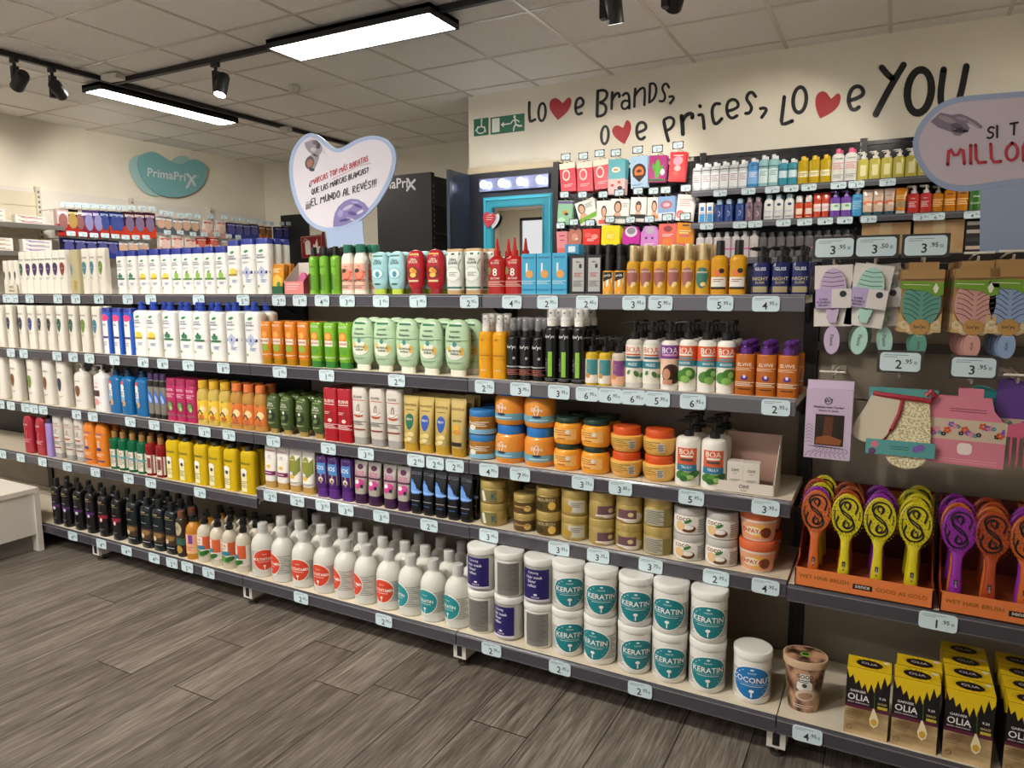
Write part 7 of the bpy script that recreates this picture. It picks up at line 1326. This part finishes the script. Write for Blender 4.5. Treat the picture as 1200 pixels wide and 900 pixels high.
wallrow(ZBk, [('w_box', [823, 832]), ('navy_btl', [843, 854, 867]), ('mauve_btl', [878, 888]), ('white_btl', [901, 912.5, 925]), ('red_btl', [936.5, 947.5]), ('red_tube_s', [960, 968]), ('violet_btl', [986, 1000.6]), ('sky_btl', [1017]), ('nude_tube', [1027, 1037, 1047.5]), ('orange_tube', [1061]), ('coral_pump', [1072.5, 1084]), ('amber_pump', [1096]), ('orange_cap_btl', [1107, 1117]), ('green_btl', [1131, 1142, 1153])], 'middle wall shelf')
wallrow(ZC, [('rose_water', [822, 832, 842, 852, 862, 872, 882]), ('dark_clear', [893, 904, 915, 926, 937, 948, 959, 970, 981, 992])], 'lower wall shelf')
def boxthing(nm, x0, x1, y0, y1, z0, z1, label, cat='box'):
    s = MB(); s.box(x0, x1, y0, y1, z0, z1, noisemat('corrugated_cardboard', '#a5845c', '#b5946a', 12, .85)); s.box((x0+x1)/2-.03, (x0+x1)/2+.03, y0-.0012, y0, z0, z1, '#bda682:g'); s.box(x0, x1, y0-.001, y0, z1-.016, z1-.013, '#8a6c48'); return tag(s.obj(nm), label, cat)
q = lambda px: Xat(px, YR+.03, 1.52)
boxthing('cardboard_box', q(1009), q(1066), YR+.03, YR+.3, ZC, 1.635, 'brown taped cardboard box on the lower wall shelf, left one'); boxthing('cardboard_box', q(1070), q(1129), YR+.03, YR+.3, ZC, 1.64, 'brown taped cardboard box on the lower wall shelf, right one')
s = MB(); s.box(q(1131), q(1152), YR+.06, YR+.2, ZC, 1.63, '#1c1a1e'); [s.box(q(1132.5), q(1150), YR+.058, YR+.06, ZC+.02+.045*i, ZC+.04+.045*i, c) for i, c in enumerate(('#c9b0a0', '#3a3a42', '#b9a9a0', '#d9d4d0'))]; tag(s.obj('product_box'), 'black hair dye carton with portraits right of the cardboard boxes', 'box')
# rail tags on the wall unit
tags(1, [(844, '2.95'), (877, '3.95'), (905, '3.95'), (927, '4.95'), (948, '4.95'), (982.5, '4.95'), (1003.5, '3.95'), (1040, '7.95')], z=ZA-.0, sh='upper wall shelf', w=.085, h=.04, yf=YR-.0045)
tags(2, [(828, '3.95'), (867, '2.95'), (885, '2.95'), (918, '3.95'), (943, '6.95'), (967, '4.95'), (990, '4.95'), (1018, '7.95'), (1080, '3.95'), (1097, '6.95'), (1140, '4.95')], z=ZBk-.0, sh='middle wall shelf', w=.085, h=.04, yf=YR-.0045)
# ------------------------------------------------------------------ sachets on hooks
YS = 2.83
def sach(nm, desc, w, h, base, dec, shape=None): return (desc, sachet_mesh(nm, w, h, base, dec, .004, shape), w, h)
SK, HR = '#d8a888', '#2c211e'
face = lambda cx=0, cz=-.4, k=1, sk=SK, hr=HR: [('e', cx, cz-.03, .42*k, .5*k, hr), ('e', cx, cz-.05, .3*k, .38*k, sk), ('p', [(cx-.3*k, cz-.5*k), (cx-.12*k, cz-.26*k), (cx+.12*k, cz-.26*k), (cx+.3*k, cz-.5*k)], sk)]
SAC = {
 'foot': sach('s_foot', 'pink foot mask sachet with cream header', .115, .2, '#d8505e:g', [('r', 0, -.1, 1, .2, '#ecdcc8'), ('e', -.1, -.42, .5, .4, '#ecdcc8'), ('e', -.1, -.42, .36, .28, '#d8505e'), ('l', 0, -.78, .6, .12, 2, '#f0b4b4')]),
 'sheet': sach('s_sheet', 'turquoise and pink sheet mask packet', .12, .235, '#58a9b4:g', [('r', 0, -.78, 1, .44, '#eec4c0'), ('e', -.05, -.3, .5, .16, '#e8e4d8'), ('e', -.05, -.3, .3, .06, '#b8862c'), ('e', -.25, -.74, .2, .08, '#c84a4a'), ('e', .2, -.82, .3, .1, '#3a3a3a'), ('e', .15, -.66, .2, .07, '#c84a4a')]),
 'animal': sach('s_animal', 'pale blue mask sachet with brown and orange face', .118, .21, '#a4c4de:g', [('e', 0, -.48, .8, .5, '#3a241a'), ('e', 0, -.5, .55, .36, '#d8762c'), ('p', [(-.4, -.6), (.4, -.6), (0, -.82)], '#3a241a'), ('e', 0, -.47, .3, .1, '#3a241a'), ('l', -.1, -.9, .6, .06, 2, '#4a6a9a')]),
 'cactus': sach('s_cactus', 'magenta sachet with a green cactus', .118, .175, '#a31c70:g', [('e', 0, -.5, .3, .7, '#5cae3a'), ('e', -.2, -.45, .16, .36, '#4a9a2c', .3), ('e', .22, -.5, .16, .3, '#4a9a2c', -.3), ('e', .3, -.62, .24, .24, '#e6e0e0'), ('r', 0, -.92, .9, .08, '#2f6a3a')]),
 'red': sach('s_red', 'red mask sachet with pale pink swirl', .108, .19, '#d02c34:g', [('e', 0, -.3, .6, .3, '#e890a4', .4), ('e', 0, -.55, .4, .2, '#f0b4b0'), ('l', 0, -.12, .6, .06, 1, '#f4d0d0'), ('e', -.1, -.72, .4, .12, '#e05a4a')]),
 'pearl': sach('s_pearl', 'green sachet with golden pearls', .11, .17, '#8fc09c:g', [('e', 0, -.5, .4, .2, '#c89a3c'), ('e', .1, -.56, .3, .12, '#2f2f28'), ('r', 0, -.08, 1, .1, '#6a4a8c'), ('e', -.2, -.8, .5, .2, '#b0d8b4')]),
 'avo': sach('s_avo', 'tilted white face mask sachet with green stripe', .14, .165, '#e9e8e2:g', face(-.22, -.28, .9)+[('p', [(-.5, -.72), (.5, -.6), (.5, -.8), (-.5, -.9)], '#7ab53c'), ('l', .2, -.25, .4, .2, 3, '#7a8a78')]),
 'wred': sach('s_wred', 'white face mask sachet with coral shoulders', .105, .17, '#ece6e2:g', face(0, -.4, .9)+[('r', 0, -.86, .7, .16, '#d8604e')]),
 'wgrey': sach('s_wgrey', 'white face mask sachet with grey stripe', .13, .165, '#ecebe4:g', face(-.1, -.3, 1.0)+[('r', -.05, -.76, .85, .12, '#6a6a66'), ('l', .3, -.25, .3, .2, 3, '#a9a9a4')]),
 'wblack': sach('s_wblack', 'white pore strip sachet with black stripe', .11, .165, '#e6e4e0:g', face(0, -.35, .9)+[('r', 0, -.28, .3, .05, '#141414'), ('r', 0, -.78, .95, .16, '#1c1c1c')]),
 'worange': sach('s_worange', 'white face mask sachet with orange stripe', .09, .16, '#ece6dc:g', face(0, -.35, 1.0)+[('r', 0, -.82, .95, .14, '#e0944a')]),
 'blue': sach('s_blue', 'light blue mask sachet with pink pattern', .115, .16, '#86a9d4:g', [('e', 0, -.35, .7, .34, '#b9707c'), ('e', 0, -.35, .4, .16, '#d8b4c4'), ('r', 0, -.82, .96, .3, '#d8dfe8')]),
 'wpink': sach('s_wpink', 'white sachet with pink seashell print', .11, .17, '#eae6e2:g', [('e', -.25, -.75, .5, .3, '#dc6a64'), ('e', -.22, -.78, .34, .2, '#ecb0a8'), ('l', 0, -.3, .7, .3, 4, '#c9a0a0')]),
 'pink': sach('s_pink', 'plain pink sachet with dark print', .08, .16, '#e08a92:g', [('r', 0, -.2, .5, .05, '#8a2a3c'), ('r', 0, -.4, .4, .04, '#8a2a3c'), ('r', 0, -.85, 1, .2, '#d8645e')]),
 'brown': sach('s_brown', 'rosy brown heart-topped sachet', .1, .13, '#b5705e:g', [('e', 0, -.5, .5, .4, '#c98a74'), ('e', .15, -.6, .2, .1, '#efd8b0')], [(-.05, -.13), (.05, -.13), (.052, -.04), (.03, -.005), (0, -.02), (-.03, -.005), (-.052, -.04)]),
 'scar': sach('s_scar', 'scarlet sachet with white floral print', .125, .11, '#dc3226:g', [('e', -.2, -.4, .4, .3, '#e8605a'), ('e', .2, -.5, .4, .3, '#f0908a'), ('l', 0, -.7, .5, .2, 2, '#f4d0c8')]),
 'yellow': sach('s_yellow', 'bright yellow sachet', .13, .15, '#f0dc14:g', [('e', 0, -.5, .6, .5, '#e8c80c'), ('l', 0, -.5, .4, .2, 3, '#f8f0a0')]),
 'mag': sach('s_mag', 'magenta sachet with silver round window', .12, .17, '#c42c9c:g', [('e', 0, -.24, .7, .42, '#d8d4d8'), ('e', 0, -.2, .5, .28, '#8a868c:s'), ('l', 0, -.78, .6, .08, 1, '#f0b4e0')], [(-.06, -.17), (.06, -.17), (.06, -.05), (.035, -.005), (-.035, -.005), (-.06, -.05)]),
 'lil': sach('s_lil', 'lilac sachet with silver round window', .12, .17, '#cf86cc:g', [('e', 0, -.2, .5, .3, '#b0aab4:s'), ('e', -.2, -.5, .14, .1, '#5a2a5c'), ('e', .15, -.5, .14, .1, '#5a2a5c'), ('l', 0, -.75, .6, .1, 2, '#f0d0ec')], [(-.06, -.17), (.06, -.17), (.06, -.05), (.035, -.005), (-.035, -.005), (-.06, -.05)]),
 'coral': sach('s_coral', 'coral pink sachet with orange flower', .12, .17, '#e0685e:g', [('e', 0, -.2, .5, .24, '#8a3a3c'), ('e', 0, -.72, .6, .34, '#e0783a'), ('l', 0, -.45, .6, .12, 2, '#f4c8c0')]),
 'oran': sach('s_oran', 'orange sachet with pink stripe', .11, .17, '#dc8a1c:g', [('r', 0, -.1, .4, .08, '#6a4a1c'), ('l', 0, -.35, .7, .16, 2, '#f4dca0'), ('r', 0, -.5, .6, .06, '#c8507a'), ('r', 0, -.9, 1, .2, '#d84a70')]),
}
ptag = None
def rowsach(items, row):
    seen = {}
    for px, py, k, n, ry in items:
        desc, me, w, h = SAC[k]; p = onY(px, py, YS); i = seen.get(k, 0); seen[k] = i+1; tot = sum(1 for t_ in items if t_[2] == k)
        wh = '%s row%s' % (row, '' if tot == 1 else ', %s hook' % ordw(i, tot))
        hook(p.x, p.z+.0014, YB-.0535, YB-.0535-YS+.01, 'hook with tag above the %s, %s' % (desc if tot == 1 else desc.split(' with')[0], wh), '2.95', .062, .038, grp='hooks of the sachet wall')
        for r in range(n):
            flatthing('mask_sachet', me, (p.x+.006*r, YS+.02*r, p.z-.002*r), .1, '%s, %s%s' % (desc, wh, ['', ', second on hook', ', third on hook', ', fourth on hook'][r]), 'sachet', desc+'s on a hook', ry=ry+.02*r)
rowsach([(664.5, 191, 'foot', 4, -.08), (685, 190, 'foot', 4, -.04), (704, 187, 'foot', 4, -.1), (723, 186.5, 'sheet', 3, 0), (748.5, 183, 'animal', 2, -.05), (771.5, 182, 'cactus', 2, .05), (795.5, 178, 'red', 2, .06)], 'top')
rowsach([(663, 235, 'pearl', 2, .05), (684, 235, 'avo', 3, -.3), (708, 235, 'wred', 2, 0), (727, 233, 'wgrey', 3, .06), (749, 231, 'wblack', 2, .05), (767, 231, 'worange', 1, 0), (781, 230, 'blue', 2, -.03), (804.6, 228, 'wpink', 2, .08)], 'second')
rowsach([(658.5, 271, 'pink', 2, -.04), (674, 267, 'brown', 2, .03), (693, 268, 'scar', 3, 0), (716, 264, 'yellow', 3, .03), (740, 264.5, 'mag', 2, .02), (762, 264, 'lil', 2, .02), (783, 262, 'coral', 2, 0), (804, 261, 'oran', 2, .06)], 'third')
# ------------------------------------------------------------------ left wall fixtures
XW = XL+.02
LU = empty('wall_shelving', (XW, 2.6, 0), 0, 'pale slotted wall shelving along the left wall', 'shelving')
for y in (1.9, 2.82, 3.79): s = MB(); s.box(XW, XW+.035, y-.02, y+.02, .1, 2.2, '#d3cbbb'); [s.box(XW+.0352, XW+.036, y-.008, y+.008, 1.6+i*.045, 1.622+i*.045, '#6a6458') for i in range(13)]; W(s.obj('upright_post'), LU)
s = MB(); [s.box(XW, XW+.012, .9, 1.88, .2+i*.13, .2+i*.13+.125, '#dcd2ba') for i in range(15)]; W(s.obj('slatted_panel'), LU)
def lx(px, py, X=-3.42): return onX(px, py, X)
for k, (py, nm) in enumerate(((262, 'upper'), (295, 'lower'))):
    p = lx(30, py); e = empty('wall_shelf', (XW+.2, 1.45, p.z), 0, '%s pale shelf on the left wall with flat boxes' % nm, 'shelf', 'shelves on the left wall'); s = MB(); s.box(-.18, .2, -1.3, .45, -.02, 0, '#cfc6b4'); s.box(.2, .206, -1.3, .45, -.036, .004, '#7a7672:s'); s.obj('board', e)
    zz = p.z
    tags_n = 0
    spec = {0: [(1.3, 3, '#b03a44', 0), (1.62, 2, '#b03a44', 1), (.95, 3, '#7a8aa0', 2)], 1: [(1.05, 2, '#7a86b0', 0), (1.34, 3, '#a9803c', 1), (1.66, 3, '#8a5ab0', 2), (.75, 3, '#2a6ac4', 3)]}[k]
    for y, n_, c, idn in spec:
        for j in range(n_):
            s = MB(); s.box(-.03, .03, -.12, .12, 0, .036, '#e6e1da'); s.add([(.0304, .1, .012), (.0304, -.06, .012), (.0304, -.1, .03), (.0304, -.1, .034), (.0304, -.05, .018), (.0304, .1, .017)][::-1], [(0, 1, 2, 3, 4, 5)], c); s.box(.03, .0303, -.07, .06, .022, .026, '#5a5a64'); o = s.obj('toothpaste_box'); o.location = (XW+.36, y, zz+.0005+j*.0365); tag(o, 'flat white toothpaste box with %s flash, %s in its pile, %s shelf' % (dict(((('#b03a44'), 'red'), ('#7a8aa0', 'grey'), ('#7a86b0', 'slate'), ('#a9803c', 'gold'), ('#8a5ab0', 'violet'), ('#2a6ac4', 'blue')))[c]+(' right-hand' if idn == 1 and k == 0 else ''), ['bottom', 'second', 'third'][j], nm), 'box', 'toothpaste boxes on the left wall')
def packmesh(nm, w, h, c1, c2, dec=()):
    s = MB(); s.prism([(-w/2, -h), (w/2, -h), (w/2, 0), (-w/2, 0)], 0, .012, c1, lambda u, v, t: (t, u, v)); 
    s.box(.012, .013, -w/2, w/2, -h, -h*.55, c2)
    s.prism([(a, -h*.45+b) for a, b in ell_pts(0, 0, w*.36, h*.3, 0, 14)], .0131, .02, dec[0] if dec else '#d8d4d0', lambda u, v, t: (t, u, v))
    s.box(.0131, .0136, -w*.4, w*.4, -h*.2, -h*.1, dec[1] if len(dec) > 1 else '#e8e4e0'); return s.mesh(nm)
PK = [('red and white toothbrush pack', packmesh('pk_a', .1, .24, '#c9b0ac:g', '#a82a26:g', ('#8a5a58', '#e9e0dc'))), ('black and gold toothbrush pack', packmesh('pk_b', .11, .23, '#221c18:g', '#a8332a:g', ('#a98a4a', '#d8c08a'))), ('purple toothbrush pack', packmesh('pk_c', .11, .25, '#5a4a86:g', '#8a2a3c:g', ('#8a86b4', '#c9c4e0'))),
      ('navy toothbrush pack', packmesh('pk_d', .11, .24, '#1c2f6a:g', '#b03a24:g', ('#3a4a8c', '#9aa6cc'))), ('dark red brush head pack', packmesh('pk_e', .12, .25, '#4a1c2c:g', '#c04028:g', ('#7a6a8c', '#c9b4b4'))), ('silver compact pack', packmesh('pk_f', .12, .16, '#9a9ea4:g', '#5a5e66:g', ('#c9a48a', '#e6e6e6'))),
      ('white and coral card pack', packmesh('pk_g', .13, .19, '#e6dcd6:g', '#d8a498:g', ('#e6c4b8', '#c8604e'))), ('dark blue razor pack', packmesh('pk_h', .12, .17, '#1c2040:g', '#2c3a86:g', ('#4a4a86', '#8a8ab4'))), ('brown and orange pack', packmesh('pk_i', .1, .17, '#5a3a26:g', '#c97a3c:g', ('#8a5a3a', '#d8b48a'))), ('bright red card pack', packmesh('pk_j', .13, .13, '#c9342c:g', '#e6dcd4:g', ('#e07a6a', '#f0e0d8')))]
def lhang(px, py, k, n, i, row):
    X = -3.46; p = onX(px, py, X); d, me = PK[k]
    e = empty('display_hook', (XW+.04, p.y, p.z+.004), 0, 'thin chrome hook of the left wall, %s row, %s from left' % (row, ORD[i] if i else 'first'), 'hook', 'hooks on the left wall'); s = MB(); s.tube([(0, 0, 0), (X-XW+.01, 0, .0), (X-XW+.02, 0, .012)], .003, '#b9b4aa:s', 6); s.obj('rod', e)
    if True: o = bpy.data.objects.new('price_tag', tagmesh('2.95', .08, .042)); COL.objects.link(o); o.parent = e; o.rotation_euler = (0, 0, PI/2); o.location = (X-XW+.02, 0, .035)
    for r in range(n): flatthing('hanging_pack', me, (X-.03*r, p.y+.003*r, p.z), random.uniform(-.1, .1), '%s, %s row, %s from left%s' % (d, row, ORD[i] if i else 'first', ['', ', second on hook', ', third on hook'][r]), 'pack', 'hanging packs on the left wall')
for i, (px, py, k) in enumerate([(72, 245, 0), (83, 245.5, 1), (91.5, 246, 0), (102, 246.5, 2), (113, 247, 2), (121, 247.5, 3), (132, 248, 3), (138, 248.5, 3), (150, 248.5, 4), (162, 249, 4), (174, 249.5, 4)]): lhang(px, py, k, 3, i, 'upper')
for i, (px, py, k) in enumerate([(187, 254, 5), (195, 255, 5), (207, 257, 5), (217, 257, 5), (227, 258, 5), (242, 258, 6), (258, 259, 6), (270, 261, 7), (279, 262, 7), (288, 263, 7), (297, 263, 7), (306, 265, 8), (314, 266, 8), (326, 266, 7), (334, 266, 7)]): lhang(px, py, k, 2, i, 'further')
for i, (px, py, k) in enumerate([(79, 279, 7), (93, 280, 7), (106, 281, 7), (119, 281, 7), (131, 282, 7), (143, 283, 5), (155, 283, 5), (167, 283, 5), (192, 277, 6), (207, 277, 6), (222, 279, 6), (235, 279, 9), (250, 279, 9), (264, 281, 5), (275, 282, 6)]): lhang(px, py, k, 2, i, 'lower')
# ------------------------------------------------------------------ white podium
e = empty('white_podium', (-.75, -.5, 0), 0, 'low white cabinet at the left edge in front of the bottom shelf', 'cabinet')
x0, x1, y0, y1 = -.43, .38, -.5, .395
s = MB(); s.box(x0, x1, y0, y1, .29, .313, '#ece6dc'); s.obj('top', e)
s = MB(); s.box(x0, x1-.008, y0, y1-.025, .085, .29, '#eae4da'); s.obj('body', e)
s = MB(); s.box(x0, x1+.002, y1-.024, y1, 0, .29, '#ece6dc'); s.obj('side_panel', e)
s = MB(); s.box(x0, x1-.05, y0+.03, y1-.025, 0, .085, '#8a8378'); s.obj('plinth', e)
# ------------------------------------------------------------------ view settings
sc_ = bpy.context.scene; sc_.view_settings.view_transform = 'Standard'; sc_.view_settings.look = 'None'; sc_.view_settings.gamma = 1; sc_.view_settings.use_curve_mapping = False
sc_.view_settings.exposure = EXPO
sc_.cycles.max_bounces = 7; sc_.cycles.diffuse_bounces = 3; sc_.cycles.glossy_bounces = 3; sc_.cycles.transmission_bounces = 6; sc_.cycles.use_denoising = True; sc_.cycles.caustics_reflective = False; sc_.cycles.caustics_refractive = False
